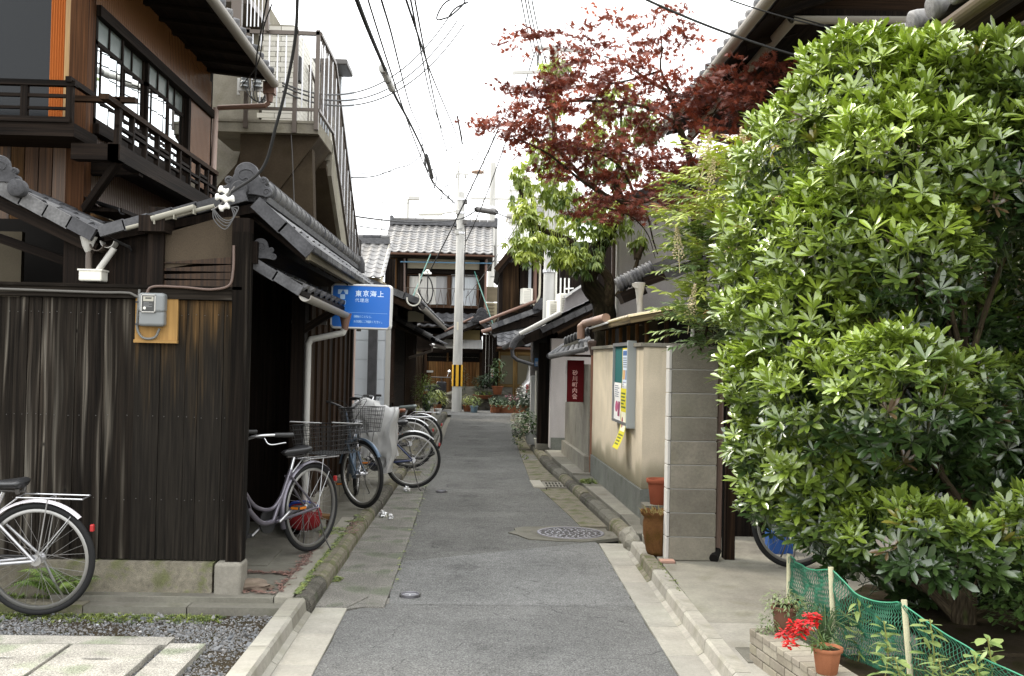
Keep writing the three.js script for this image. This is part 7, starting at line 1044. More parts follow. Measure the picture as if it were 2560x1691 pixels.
// grey sheet draped over the navy bicycle
{
  const nx = 18, ny = 22, pos = [], uv = [], idx = [];
  // cloth: over a ridge line along the bicycle, hanging on both sides
  for (let i = 0; i <= nx; i++) for (let j = 0; j <= ny; j++) {
    const u = i / nx, v = j / ny * 2 - 1, x = lerp(-1.55, -1.02, u), topY = SID + 0.98 + 0.06 * Math.sin(u * 5) - 0.16 * Math.pow(1 - u, 3) + (u > 0.9 ? -0.02 : 0), hang = (0.42 + 0.28 * u + 0.05 * Math.sin(u * 17)) * Math.abs(v) * (v > 0 ? 1.15 : 0.9);
    const a = Math.abs(v), flat = Math.min(1, a / 0.22), out = 0.03 + 0.16 * Math.sqrt(flat) + 0.05 * Math.sin(u * 12 + v * 2) * a + 0.07 * n2(u * 6, v * 5) * a;
    const y = topY - Math.max(0, hang - 0.05 * (1 - flat)) + 0.02 * n2(u * 8, v * 3), z = -12.05 + (v > 0 ? out : -out);
    pos.push(x + 0.05 * n2(u * 3 + 4, v * 3) + (i === nx ? 0.01 * Math.sin(v * 9) : 0), y, z); uv.push(u, v);
  }
  // closing end flap towards the lane
  for (let i = 0; i < nx; i++) for (let j = 0; j < ny; j++) { const a = i * (ny + 1) + j, b = a + ny + 1; idx.push(a, b, a + 1, b, b + 1, a + 1); }
  const base = pos.length / 3; for (let j = 0; j <= ny; j++) for (let k = 0; k <= 6; k++) { const q = (nx * (ny + 1) + j) * 3, t = k / 6; const zc = -12.05, z = lerp(pos[q + 2], zc, t); const yy = pos[q + 1]; pos.push(pos[q] + 0.05 * Math.sin(t * 3.1) + 0.02 * n2(j * 0.3, k), yy, z); uv.push(t, j / ny); }
  for (let j = 0; j < ny; j++) for (let k = 0; k < 6; k++) { const a = base + j * 7 + k, b = a + 7; idx.push(a, b, a + 1, b, b + 1, a + 1); }
  const g = new THREE.BufferGeometry(); g.setAttribute('position', new THREE.Float32BufferAttribute(pos, 3)); g.setAttribute('uv', new THREE.Float32BufferAttribute(uv, 2)); g.setIndex(idx); g.computeVertexNormals();
  solo('dust_sheet', 'crumpled pale grey sheet draped over the front of the navy bicycle', 'sheet', g, std([0.42, 0.42, 0.41], 0.6, { bumpMap: T.plaster, bumpScale: 0.004 }));
}
// things standing at the entrance and by the gate on the right
{
  const t = thing('red_bag', 'red and blue cloth bag on the entrance floor behind the lilac bicycle', 'bag', [-1.42, SID, -8.45]);
  const g = new THREE.SphereGeometry(0.17, 20, 14), P = g.attributes.position; for (let i = 0; i < P.count; i++) { const x = P.getX(i), y = P.getY(i), z = P.getZ(i), k = 1 + 0.12 * n3(x * 9, y * 9, z * 9); P.setXYZ(i, x * k * 1.15, Math.max(-0.15, y * k * 1.0), z * k * 0.75); } g.computeVertexNormals();
  part('body', g.translate(0, 0.22, 0).scale(0.75, 0.75, 0.75), std([0.20, 0.018, 0.02], 0.8), t); part('piping', tube([[-0.18, 0.33, 0.03], [-0.1, 0.38, 0.08], [0.05, 0.39, 0.1], [0.17, 0.34, 0.06]].map((p) => p.map((q) => q * 0.75)), 0.013, 20), std([0.03, 0.06, 0.28], 0.7), t);
  const cr = thing('wooden_step', 'low wooden step board against the plank wall behind the bicycles', 'step', [-1.42, SID, -8.75]); part('board', box(0.4, 0.03, 0.14, 0, 0.12, 0), M.timberGold, cr); part('leg', box(0.03, 0.11, 0.12, -0.16, 0.055, 0), M.timberMid, cr); part('leg', box(0.03, 0.11, 0.12, 0.16, 0.055, 0), M.timberMid, cr);
  const pl = thing('concrete_footing', 'pale concrete footing under the plank wall behind the bicycles', 'concrete footing', [0, 0, 0]); for (let i = 0; i < 3; i++) part('footing_block', bb(-1.60, -1.46, 0.09, 0.30, -9.7 - i * 1.1, -8.68 - i * 1.1), M.conc, pl);
  const bc = thing('blue_crate', 'blue plastic crate behind the bicycle on the driveway', 'crate', [2.42, SID, -8.05]); bc.scale.set(0.62, 0.8, 0.62); part('shell', [box(0.3, 0.012, 0.2, 0, 0.01, 0), box(0.3, 0.22, 0.01, 0, 0.11, 0.1), box(0.3, 0.22, 0.01, 0, 0.11, -0.1), box(0.01, 0.22, 0.2, 0.15, 0.11, 0), box(0.01, 0.22, 0.2, -0.15, 0.11, 0), box(0.32, 0.02, 0.22, 0, 0.215, 0)], std([0.02, 0.09, 0.33], 0.5), bc);
  for (let i = 0; i < 3; i++) part('rib', box(0.012, 0.2, 0.012, -0.09 + i * 0.09, 0.1, 0.107), std([0.02, 0.08, 0.30], 0.5), bc);
  for (const [x, z, s, l] of [[-0.92, -10.1, 0.035, 'crumpled silver foil litter in the left gutter, the nearer bit'], [-0.84, -9.98, 0.026, 'crumpled white plastic litter in the left gutter, the smaller bit'], [-0.82, -12.0, 0.035, 'crumpled silver wrapper below the navy bicycle wheel']]) { const g2 = new THREE.IcosahedronGeometry(s, 2), Q = g2.attributes.position; for (let i = 0; i < Q.count; i++) { const k = 1 + 0.6 * n3(Q.getX(i) * 60, Q.getY(i) * 60, Q.getZ(i) * 60 + x); Q.setXYZ(i, Q.getX(i) * k, Q.getY(i) * k, Q.getZ(i) * k); } g2.computeVertexNormals(); solo('foil_litter', l, 'litter', g2.translate(x, 0.012 + s * 0.8, z), std([0.7, 0.7, 0.7], 0.25, { metalness: 0.6 })); }
}
// scooter behind the end pole, white van bumper at the far right
{
  const t = thing('scooter', 'dark parked scooter partly behind the end utility pole', 'scooter', [-1.32, 0.0, -30.6], 1.2);
  for (const x of [-0.55, 0.55]) part('wheel', [new THREE.TorusGeometry(0.19, 0.06, 10, 24).translate(x, 0.25, 0), new THREE.CylinderGeometry(0.13, 0.13, 0.06, 16).rotateX(Math.PI / 2).translate(x, 0.25, 0)], M.rubber, t);
  part('body', [rbox(0.75, 0.28, 0.26, -0.35, 0.52, 0, 0.1), rbox(0.5, 0.10, 0.26, 0.15, 0.30, 0, 0.04), rbox(0.12, 0.55, 0.32, 0.48, 0.60, 0, 0.05)], std([0.02, 0.02, 0.024], 0.2), t); part('seat', rbox(0.6, 0.12, 0.25, -0.32, 0.72, 0, 0.05), M.vinyl, t); part('handlebar', [bar([0.5, 0.85, 0], [0.42, 1.0, 0], 0.02), bar([0.42, 1.0, -0.32], [0.42, 1.0, 0.32], 0.016)], M.darkSteel, t); part('mirror', [bar([0.42, 1.0, 0.2], [0.45, 1.16, 0.25], 0.008), lathe([[0, 0], [0.05, 0.01], [0, 0.02]], 14).rotateZ(1.57).translate(0.46, 1.18, 0.26)], M.chrome, t); part('engine', [rbox(0.4, 0.2, 0.3, -0.4, 0.3, 0, 0.06), bar([-0.2, 0.24, 0.17], [-0.75, 0.3, 0.17], 0.045, 0.05)], M.steel, t); part('tail_light', rbox(0.05, 0.08, 0.16, -0.74, 0.56, 0, 0.02), M.red, t);
  const p = [1.467,0.609,-29.800]; const v = thing('parked_car', 'white car corner showing beside the pale panel at far right', 'car', [p[0] + 0.62, 0, -30.6], 0);
  const bd = prism([[-0.72, 0.2], [0.72, 0.2], [0.74, 0.8], [0.6, 0.95], [0.52, 1.42], [-0.52, 1.42], [-0.6, 0.95], [-0.74, 0.8]], 3.0, { bevel: 0.06 }).translate(0, 0, -3.0); part('body', bd, std([0.75, 0.75, 0.75], 0.2), v); part('rear_window', box(0.9, 0.36, 0.02, 0, 1.16, 0.07), M.glassDark, v); for (const s of [-1, 1]) { part('tail_light', rbox(0.10, 0.26, 0.05, s * 0.62, 0.72, 0.05, 0.02), M.red, v); part('wheel', new THREE.CylinderGeometry(0.27, 0.27, 0.16, 20).rotateZ(Math.PI / 2).translate(s * 0.66, 0.27, -0.5), M.rubber, v); part('wheel', new THREE.CylinderGeometry(0.27, 0.27, 0.16, 20).rotateZ(Math.PI / 2).translate(s * 0.66, 0.27, -2.4), M.rubber, v); } part('bumper', rbox(1.44, 0.2, 0.1, 0, 0.36, 0.06, 0.04), M.whiteDull, v);
}

// ================= planting =================
const leafMat = (c, rough = 0.5, tr = 0.35, o = {}) => new THREE.MeshPhysicalMaterial({ color: lin(...c), roughness: rough, transmission: tr, thickness: 0, side: THREE.DoubleSide, ...o });
// leaf blade: length along +x, lies in xz, tip at 1; w = half width, fold and droop give it form
function leafGeo(w, shape, fold = 0.25, droop = 0.2, n = 5) {
  const pos = [], uv = [], idx = [];
  for (let i = 0; i <= n; i++) { const t = i / n, hw = w * shape(t), y = -droop * t * t; for (let j = -1; j <= 1; j++) { pos.push(t, y + Math.abs(j) * hw * fold, j * hw); uv.push(t, (j + 1) / 2); } }
  for (let i = 0; i < n; i++) for (let j = 0; j < 2; j++) { const a = i * 3 + j, b = a + 3; idx.push(a, a + 1, b, b, a + 1, b + 1); }
  const g = new THREE.BufferGeometry(); g.setAttribute('position', new THREE.Float32BufferAttribute(pos, 3)); g.setAttribute('uv', new THREE.Float32BufferAttribute(uv, 2)); g.setIndex(idx); g.computeVertexNormals(); return clean(g);
}
const obovate = (t) => 0.06 + Math.pow(t, 0.85) * Math.pow(Math.max(0, 1.0 - t), 0.36) * 1.35, lance = (t) => Math.sin(Math.PI * Math.pow(t, 0.8)) + 0.02, oval = (t) => Math.sqrt(Math.max(0, 1 - Math.pow(2 * t - 1, 2))) + 0.02;
const L_ob = leafGeo(0.2, obovate, 0.3, 0.12), L_ob2 = leafGeo(0.185, obovate, 0.22, -0.12), L_lance = leafGeo(0.15, lance, 0.3, 0.35), L_oval = leafGeo(0.3, oval, 0.2, 0.1, 4);
// whorl of leaves about +y
function whorl(leafs, n, up, spread, s0, s1) { const gs = []; for (let i = 0; i < n; i++) { const a = i * 2.4 + rr(-0.2, 0.2), s = rr(s0, s1), e = up + rr(-spread, spread); gs.push(pick(leafs).clone().applyMatrix4(mat4([0.006, 0, 0], [0, 0, 0], [s, s, s])).applyMatrix4(new THREE.Matrix4().makeRotationZ(e)).applyMatrix4(new THREE.Matrix4().makeRotationY(a))); } return gs; }
const up3 = V(0, 1, 0);
const aim = (p, dir, s, spin) => new THREE.Matrix4().compose(p, new THREE.Quaternion().setFromUnitVectors(up3, dir.clone().normalize()).multiply(new THREE.Quaternion().setFromAxisAngle(up3, spin)), V(s, s, s));
// many copies of one clump as uncountable foliage inside a plant
function foliage(parent, name, geos, m, list) { // list: [matrix, colour]
  geos.forEach((g, k) => { const L = list.filter((_, i) => i % geos.length === k), im = new THREE.InstancedMesh(g, m, L.length); L.forEach(([M4, c], i) => { im.setMatrixAt(i, M4); im.setColorAt(i, c); }); im.name = name; im.castShadow = im.receiveShadow = true; im.userData.kind = 'stuff'; parent.add(im); });
}
const tone = (a, b, t, v = 0.15) => { const k = 1 + rr(-v, v); return lin(lerp(a[0], b[0], t) * k, lerp(a[1], b[1], t) * k, lerp(a[2], b[2], t) * k); };
const dirRnd = () => { const z = rr(-1, 1), a = rr(0, 6.283), r = Math.sqrt(1 - z * z); return V(r * Math.cos(a), z, r * Math.sin(a)); };

// ---- big glossy shrub ----
const shrub = thing('glossy_shrub', 'huge glossy green shrub with whorled leaves filling the right side', 'shrub');
{
  const lobes = [ // centre, radius
    [[2.208,3.092,-5.900], 0.44], [[2.608,3.055,-5.700], 0.42], [[2.904,2.979,-5.500], 0.42], [[1.884,2.756,-6.000], 0.40], [[2.208,2.601,-5.500], 0.44], [[2.641,2.618,-5.400], 0.40], [[2.943,2.609,-5.300], 0.4],
    [[1.760,2.338,-6.000], 0.34], [[1.984,2.248,-5.600], 0.40], [[2.272,2.177,-5.300], 0.34], [[1.740,1.924,-6.000], 0.30], [[1.869,1.811,-5.600], 0.34], [[3.364,2.169,-6.000], 0.34], 
    [[1.718,1.488,-5.900], 0.30], [[1.855,1.410,-5.400], 0.34], [[2.084,1.449,-5.100], 0.33], [[2.514,1.379,-5.350], 0.28], [[3.028,1.347,-5.700], 0.28], [[1.724,1.109,-5.900], 0.26], [[1.846,1.076,-5.500], 0.28], [[1.724,0.845,-5.800], 0.22], [[1.874,0.794,-5.500], 0.20],
    [[2.083,0.715,-5.300], 0.20], [[2.205,0.726,-5.000], 0.20], [[2.418,0.684,-4.900], 0.17], [[2.707,0.733,-5.000], 0.22], [[2.906,0.927,-5.900], 0.22], [[3.269,0.908,-5.900], 0.2], [[2.646,1.100,-5.900], 0.24], [[2.325,1.029,-5.800], 0.26], [[2.027,0.938,-5.500], 0.22], [[3.032,1.150,-6.000], 0.24], [[2.479,0.833,-5.800], 0.2], [[2.995,3.228,-5.700], 0.26], [[2.437,3.304,-5.900], 0.24], [[2.022,3.098,-6.000], 0.24], [[2.813,1.844,-6.000], 0.3], [[2.354,1.831,-5.900], 0.3], [[3.209,1.750,-6.100], 0.3], [[2.347,0.424,-6.100], 0.17], [[2.710,0.303,-6.200], 0.2], [[3.276,0.209,-6.300], 0.24], [[2.089,0.586,-5.900], 0.18]].map(([c, r]) => [V(c), r]);
  const gl = (c, tr) => leafMat(c, 0.3, tr, { ior: 1.6, clearcoat: 0.6, clearcoatRoughness: 0.15 });
  const mLeaf = gl([1, 1, 1], 0.3), mSolo = [gl([0.055, 0.095, 0.022], 0.25), gl([0.09, 0.145, 0.026], 0.3), gl([0.16, 0.23, 0.03], 0.3), gl([0.25, 0.33, 0.035], 0.35)];
  const stalk = bar([0, -0.12, 0], [0, 0, 0], 0.0028, 0.0022, 5);
  const wh = [0, 1, 2, 3].map((k) => merge([...whorl([L_ob, L_ob2], 7 + (k % 2), 0.35 + 0.15 * k, 0.28, 0.085, 0.125), stalk.clone()]));
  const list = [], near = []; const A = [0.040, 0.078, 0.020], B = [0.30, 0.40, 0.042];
  for (const [c, r] of lobes) {
    const n = Math.round(400 * r * r / 0.16);
    for (let i = 0; i < n; i++) {
      let d = dirRnd(); if (d.z < -0.35) d.z *= -0.6; if (d.y < -0.5 && rnd() < 0.7) d.y *= -1; d.normalize();
      const q = rr(0.80, 1.04) * (1 + 0.16 * n3(d.x * 2.2 + c.x, d.y * 2.2 + c.y, d.z * 2.2)), p = c.clone().addScaledVector(d, r * q);
      let deep = 0; for (const [c2, r2] of lobes) if (c2 !== c && p.distanceTo(c2) < r2 * 0.78) deep++;
      if (deep > 0 && rnd() < 0.75) continue;
      const g = d.clone().multiplyScalar(0.55).add(V(rr(-0.35, 0.25), 0.75 + rr(-0.3, 0.3), 0.12 + rr(-0.3, 0.3)));
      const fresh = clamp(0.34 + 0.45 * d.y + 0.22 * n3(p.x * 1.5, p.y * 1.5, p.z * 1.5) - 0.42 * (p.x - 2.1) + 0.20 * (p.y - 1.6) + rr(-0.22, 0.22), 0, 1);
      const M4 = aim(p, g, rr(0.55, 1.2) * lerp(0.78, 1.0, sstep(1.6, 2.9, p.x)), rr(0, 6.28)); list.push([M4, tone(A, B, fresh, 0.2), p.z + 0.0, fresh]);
    }
  }
  // inner fill
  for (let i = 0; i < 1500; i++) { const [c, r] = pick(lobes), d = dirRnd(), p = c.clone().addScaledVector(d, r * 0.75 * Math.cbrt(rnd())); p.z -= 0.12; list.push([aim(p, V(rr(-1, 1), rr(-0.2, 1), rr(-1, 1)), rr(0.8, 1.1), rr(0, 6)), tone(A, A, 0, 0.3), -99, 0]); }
  list.sort((a, b) => b[2] - a[2]);
  const first = list.splice(0, 40);
  for (const [M4, , , f] of first) { for (let i = 0; i < 7 && near.length < 290; i++) { const a = i * 2.4 + rr(-0.2, 0.2), s = rr(0.09, 0.128), e = 0.45 + rr(-0.25, 0.25); const L = M4.clone().multiply(new THREE.Matrix4().makeRotationY(a)).multiply(new THREE.Matrix4().makeRotationZ(e)).multiply(new THREE.Matrix4().makeScale(s, s, s)); near.push(1); shared('leaf', i % 2 ? L_ob : L_ob2, mSolo[Math.min(3, Math.floor(f * 3.2 + rnd() * 0.8))], shrub, L); } shared('twig', stalk, M.barkPale, shrub, M4); }
  list.forEach((e, i) => { if (i % 211 === 7) e[1] = lin(0.22, 0.20, 0.035); else if (i % 173 === 11) e[1] = lin(0.10, 0.065, 0.03); });
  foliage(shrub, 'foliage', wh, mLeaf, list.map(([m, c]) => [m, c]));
  // trunks and boughs
  const base = V(2.80, 0.08, -5.75);
  const trunk = part('trunk', limb([[2.80, 0.05, -5.75], [2.80, 0.35, -5.75], [2.85, 0.8, -5.95], [2.82, 1.4, -6.25], [2.72, 2.1, -6.1]], [0.075, 0.062, 0.055, 0.045, 0.02], 30, 10), M.barkPale, shrub); void trunk;
  const mk = (pts, r0) => part('branch', limb(pts, [r0, r0 * 0.7, r0 * 0.35], 18, 7), M.barkPale, shrub);
  mk([[2.79, 0.2, -5.75], [2.66, 0.45, -5.85], [2.6, 0.9, -6.2], [2.4, 1.5, -6.1]], 0.045); mk([[2.79, 0.15, -5.75], [2.55, 0.4, -5.85], [2.3, 0.7, -6.1], [2.0, 0.95, -5.9]], 0.035); mk([[2.82, 0.6, -5.85], [3.05, 1.1, -6.2], [3.15, 1.8, -5.9]], 0.04);
  for (const [c, r] of lobes) { void r; mk([[base.x + rr(-0.1, 0.1), Math.min(c.y * 0.55, 1.4), base.z + rr(-0.05, 0.05)], [(base.x + c.x) / 2 + rr(-0.1, 0.1), c.y * 0.8, (base.z + c.z) / 2 - 0.05], [c.x, c.y, c.z]], 0.022); }
  for (let i = 0; i < 26; i++) { const [c, r] = pick(lobes); const d = dirRnd(); part('twig', tube([[c.x, c.y - r * 0.4, c.z], [c.x + d.x * r * 0.5, c.y + 0.1, c.z + Math.abs(d.z) * r * 0.6], [c.x + d.x * r * 0.9, c.y + Math.abs(d.y) * r, c.z + Math.abs(d.z) * r]], 0.004, 8, 5), M.bark, shrub); }
}
// ---- yellow-green feathery shrub with pale flower plumes ----
{
  const t = thing('feathery_shrub', 'lime yellow feathery leaved shrub with pale flower plumes left of the glossy shrub', 'shrub');
  const spray = (n) => { const gs = []; for (let k = 0; k < n; k++) { const x = 0.05 + k * 0.035; for (const s of [-1, 1]) { const z = rr(0.05, 0.07); gs.push(L_lance.clone().applyMatrix4(new THREE.Matrix4().makeScale(z, z, z * 1.15)).rotateX(rr(-0.4, 0.4)).rotateZ(rr(-0.3, 0.15)).rotateY(s * rr(0.7, 1.1)).translate(x, -x * x * 0.8, 0)); } } gs.push(L_lance.clone().scale(0.05, 0.05, 0.055).translate(0.05 + n * 0.035, -0.06, 0)); gs.push(tube([[0, 0, 0], [0.1, -0.006, 0], [0.05 + n * 0.035, -0.05, 0]], 0.0016, 8, 4)); return merge(gs); };
  const geos = [spray(4), spray(5), spray(6)], list = [], C = [[[1.761,2.949,-7.600], 0.29, 0.34], [[1.886,2.617,-7.300], 0.36, 0.42], [[1.645,2.637,-7.500], 0.24, 0.25], [[1.660,2.370,-7.400], 0.21, 0.24], [[1.775,2.074,-7.200], 0.29, 0.34], [[1.571,1.986,-7.400], 0.14, 0.12], [[2.089,3.056,-7.600], 0.29, 0.25], [[1.623,1.854,-7.200], 0.14, 0.14], [[1.909,1.736,-7.100], 0.19, 0.22]];
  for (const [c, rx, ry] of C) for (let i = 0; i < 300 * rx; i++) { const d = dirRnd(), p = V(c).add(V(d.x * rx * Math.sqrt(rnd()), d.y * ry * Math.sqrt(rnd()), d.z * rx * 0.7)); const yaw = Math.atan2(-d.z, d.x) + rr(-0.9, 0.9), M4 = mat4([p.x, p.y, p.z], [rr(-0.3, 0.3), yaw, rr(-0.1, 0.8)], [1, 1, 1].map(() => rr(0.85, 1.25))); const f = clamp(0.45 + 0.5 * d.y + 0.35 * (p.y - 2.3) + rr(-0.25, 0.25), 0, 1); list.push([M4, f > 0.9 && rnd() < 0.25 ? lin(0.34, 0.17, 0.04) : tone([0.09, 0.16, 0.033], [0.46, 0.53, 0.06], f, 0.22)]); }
  foliage(t, 'foliage', geos, leafMat([1, 1, 1], 0.55, 0.4), list);
  const floret = merge(Array.from({ length: 90 }, (_, i) => { const h = i / 90, a = i * 2.4, r = 0.05 * (1 - h) + 0.006; return new THREE.IcosahedronGeometry(0.006, 0).translate(r * Math.cos(a) * rr(0.5, 1), h * 0.26, r * Math.sin(a) * rr(0.5, 1)); }).concat([bar([0, -0.1, 0], [0, 0.24, 0], 0.003, 0.002, 4)]));
  for (const [x, y] of [[1632, 345], [1735, 335], [1645, 395], [1570, 545], [1590, 700], [1700, 555], [1740, 350]]) { const q = [[1.598,3.161,-7.300], [1.924,3.201,-7.300], [1.620,2.985,-7.200], [1.411,2.468,-7.200], [1.475,2.031,-7.100], [1.695,2.440,-6.900], [1.868,3.085,-7.200]][[1632, 1735, 1645, 1570, 1590, 1700, 1740].indexOf(x)]; shared('flower_plume', floret, std([0.50, 0.42, 0.26], 0.9), t, mat4([q[0], q[1] - 0.13, q[2]], [rr(-0.3, 0.3), 0, rr(-0.35, 0.35)])); void y; }
  for (let i = 0; i < 9; i++) { const q = C[i % C.length][0]; part('stem', tube([[1.66 + rr(-0.08, 0.08), 0.1, -7.95 + rr(-0.05, 0.05)], [1.70, 1.5, -7.9], [q[0], q[1], q[2]]], 0.010, 14, 6), M.bark, t); }
}
// ---- red maple ----
{
  const t = thing('red_maple', 'dark red maple spreading its layered boughs over the lane', 'tree');
  const star = () => { const s = new THREE.Shape(); const n = 7; for (let i = 0; i < n; i++) { const a = (i - 3) * 0.62, l = (1 - 0.11 * Math.abs(i - 3)) * 0.95; const p = [l * Math.cos(a), l * Math.sin(a)], am = a + 0.31, q = [0.30 * Math.cos(am), 0.30 * Math.sin(am)]; i ? s.lineTo(...p) : s.moveTo(...p); if (i < n - 1) s.lineTo(...q); } s.lineTo(-0.06, 0); return clean(new THREE.ShapeGeometry(s).rotateX(-Math.PI / 2)); };
  const lf = star(), spr = (k) => merge(Array.from({ length: 9 }, (_, i) => { const x = 0.02 + i * 0.026, s = rr(0.044, 0.064); return lf.clone().scale(s, s, s).rotateX(rr(-1.2, 1.2)).rotateZ(rr(-1.0, 0.6)).rotateY((i % 2 ? 1 : -1) * rr(0.2, 1.2)).translate(x, rr(-0.012, 0.012), (i % 2 ? -1 : 1) * rr(0.01, 0.05)); }).concat([bar([0, 0, 0], [0.24, -0.01, 0], 0.0016, 0.001, 4)]));
  const geos = [0, 1, 2, 3].map(spr), list = [];
  const E = [[[0.558,4.561,-9.300], 0.28, 0.05], [[1.032,4.719,-9.200], 0.12, 0.07], [[1.657,4.865,-9.600], 0.22, 0.13], [[1.785,4.669,-9.600], 0.2, 0.08], [[1.221,4.520,-9.400], 0.24, 0.14], [[1.080,4.275,-9.200], 0.40, 0.15], [[0.797,4.061,-9.100], 0.44, 0.10], [[0.346,3.971,-9.000], 0.20, 0.06], [[0.543,3.775,-9.000], 0.40, 0.12], [[0.139,3.698,-9.000], 0.16, 0.05], [[0.797,3.589,-9.000], 0.46, 0.12], [[0.495,3.563,-9.100], 0.25, 0.08], [[1.200,3.484,-9.100], 0.44, 0.12], [[0.861,3.317,-9.200], 0.28, 0.08], [[1.815,4.219,-9.500], 0.34, 0.13], [[2.168,4.194,-9.600], 0.34, 0.15], [[2.608,4.465,-9.700], 0.36, 0.11], [[2.401,4.227,-9.700], 0.32, 0.10], [[2.387,3.977,-9.800], 0.28, 0.06], [[1.800,3.831,-9.600], 0.24, 0.10], [[1.549,3.394,-9.300], 0.26, 0.10], [[1.426,3.083,-9.000], 0.46, 0.045], [[1.107,2.932,-8.900], 0.28, 0.035], [[1.951,3.484,-9.500], 0.28, 0.12], [[1.419,3.952,-9.300], 0.36, 0.08], [[0.231,3.635,-8.800], 0.12, 0.03], [[1.303,3.233,-9.100], 0.3, 0.09], [[2.134,3.715,-9.600], 0.2, 0.08]];
  for (const [c, rx, ry] of E) { const n = Math.round(250 * rx * rx * (ry > 0.1 ? 1.7 : 1.4) * (c[1] < 3.75 ? 0.7 : 1)) + 9; for (let i = 0; i < n; i++) { const a = rr(0, 6.283), r = Math.sqrt(rnd()) * rx, w = n2(c[0] * 3 + r * 4 * Math.cos(a), c[1] * 3 + r * 4 * Math.sin(a)); if (w < -0.3) continue; const y = c[1] + ry * (rr(-1, 1)) * (1 - 0.5 * r / rx) - 0.12 * r; const p = [c[0] + r * Math.cos(a), y, c[2] + r * Math.sin(a) * 0.9]; list.push([mat4(p, [rr(-0.3, 0.3), -a + rr(-0.8, 0.8), rr(-0.45, 0.15)], [1, 1, 1].map(() => rr(0.85, 1.2))), tone([0.095, 0.022, 0.015], [0.32, 0.078, 0.036], rnd() * 0.8 + 0.2 * (y > c[1] ? 1 : 0), 0.25)]); } }
  foliage(t, 'foliage', geos, leafMat([1, 1, 1], 0.55, 0.5, { specularIntensity: 0.35 }), list);
  const fork = [1.773,4.182,-9.600], b1 = [1.950,3.525,-9.500], b0 = [b1[0] + 0.25, 1.0, -9.6];
  part('trunk', limb([[b0[0], 0.1, b0[2]], b0, [b1[0] + 0.08, b1[1] - 0.7, -9.55], b1, [1.884,3.791,-9.600], fork], [0.075, 0.07, 0.055, 0.045, 0.036, 0.028], 34, 9), M.bark, t);
  const br = (pts, r) => part('branch', limb(pts, [r, r * 0.6, r * 0.3], 22, 6), M.bark, t);
  br([fork, [1.568,4.253,-9.500], [1.305,4.380,-9.400], [1.089,4.425,-9.300]], 0.022); br([fork, [1.673,4.408,-9.600], [1.682,4.616,-9.600], [1.658,4.823,-9.600]], 0.016); br([[1.861,3.874,-9.600], [1.515,3.980,-9.400], [1.085,3.977,-9.200], [0.683,3.921,-9.100], [0.293,3.710,-9.000]], 0.02); br([[1.933,3.302,-9.400], [1.420,3.055,-9.200], [1.011,3.147,-9.100], [0.530,3.465,-9.000], [0.258,3.573,-9.000]], 0.024); br([fork, [2.149,4.157,-9.700], [2.567,4.379,-9.700]], 0.016); br([[1.927,3.668,-9.600], [2.217,4.015,-9.800], [2.382,4.317,-9.800]], 0.016); br([[2.174,4.014,-9.800], [2.427,4.148,-9.800], [2.678,4.453,-9.800]], 0.012); br([[1.420,3.055,-9.200], [1.202,3.387,-9.100], [0.682,3.585,-9.000]], 0.016); br([[1.648,4.358,-9.500], [1.254,4.188,-9.300], [0.797,4.081,-9.100], [0.442,3.985,-9.000]], 0.012);
  br([[1.080,2.977,-9.000], [1.313,2.906,-9.000], [1.471,2.755,-9.000], [1.553,2.525,-9.000]], 0.010);
}
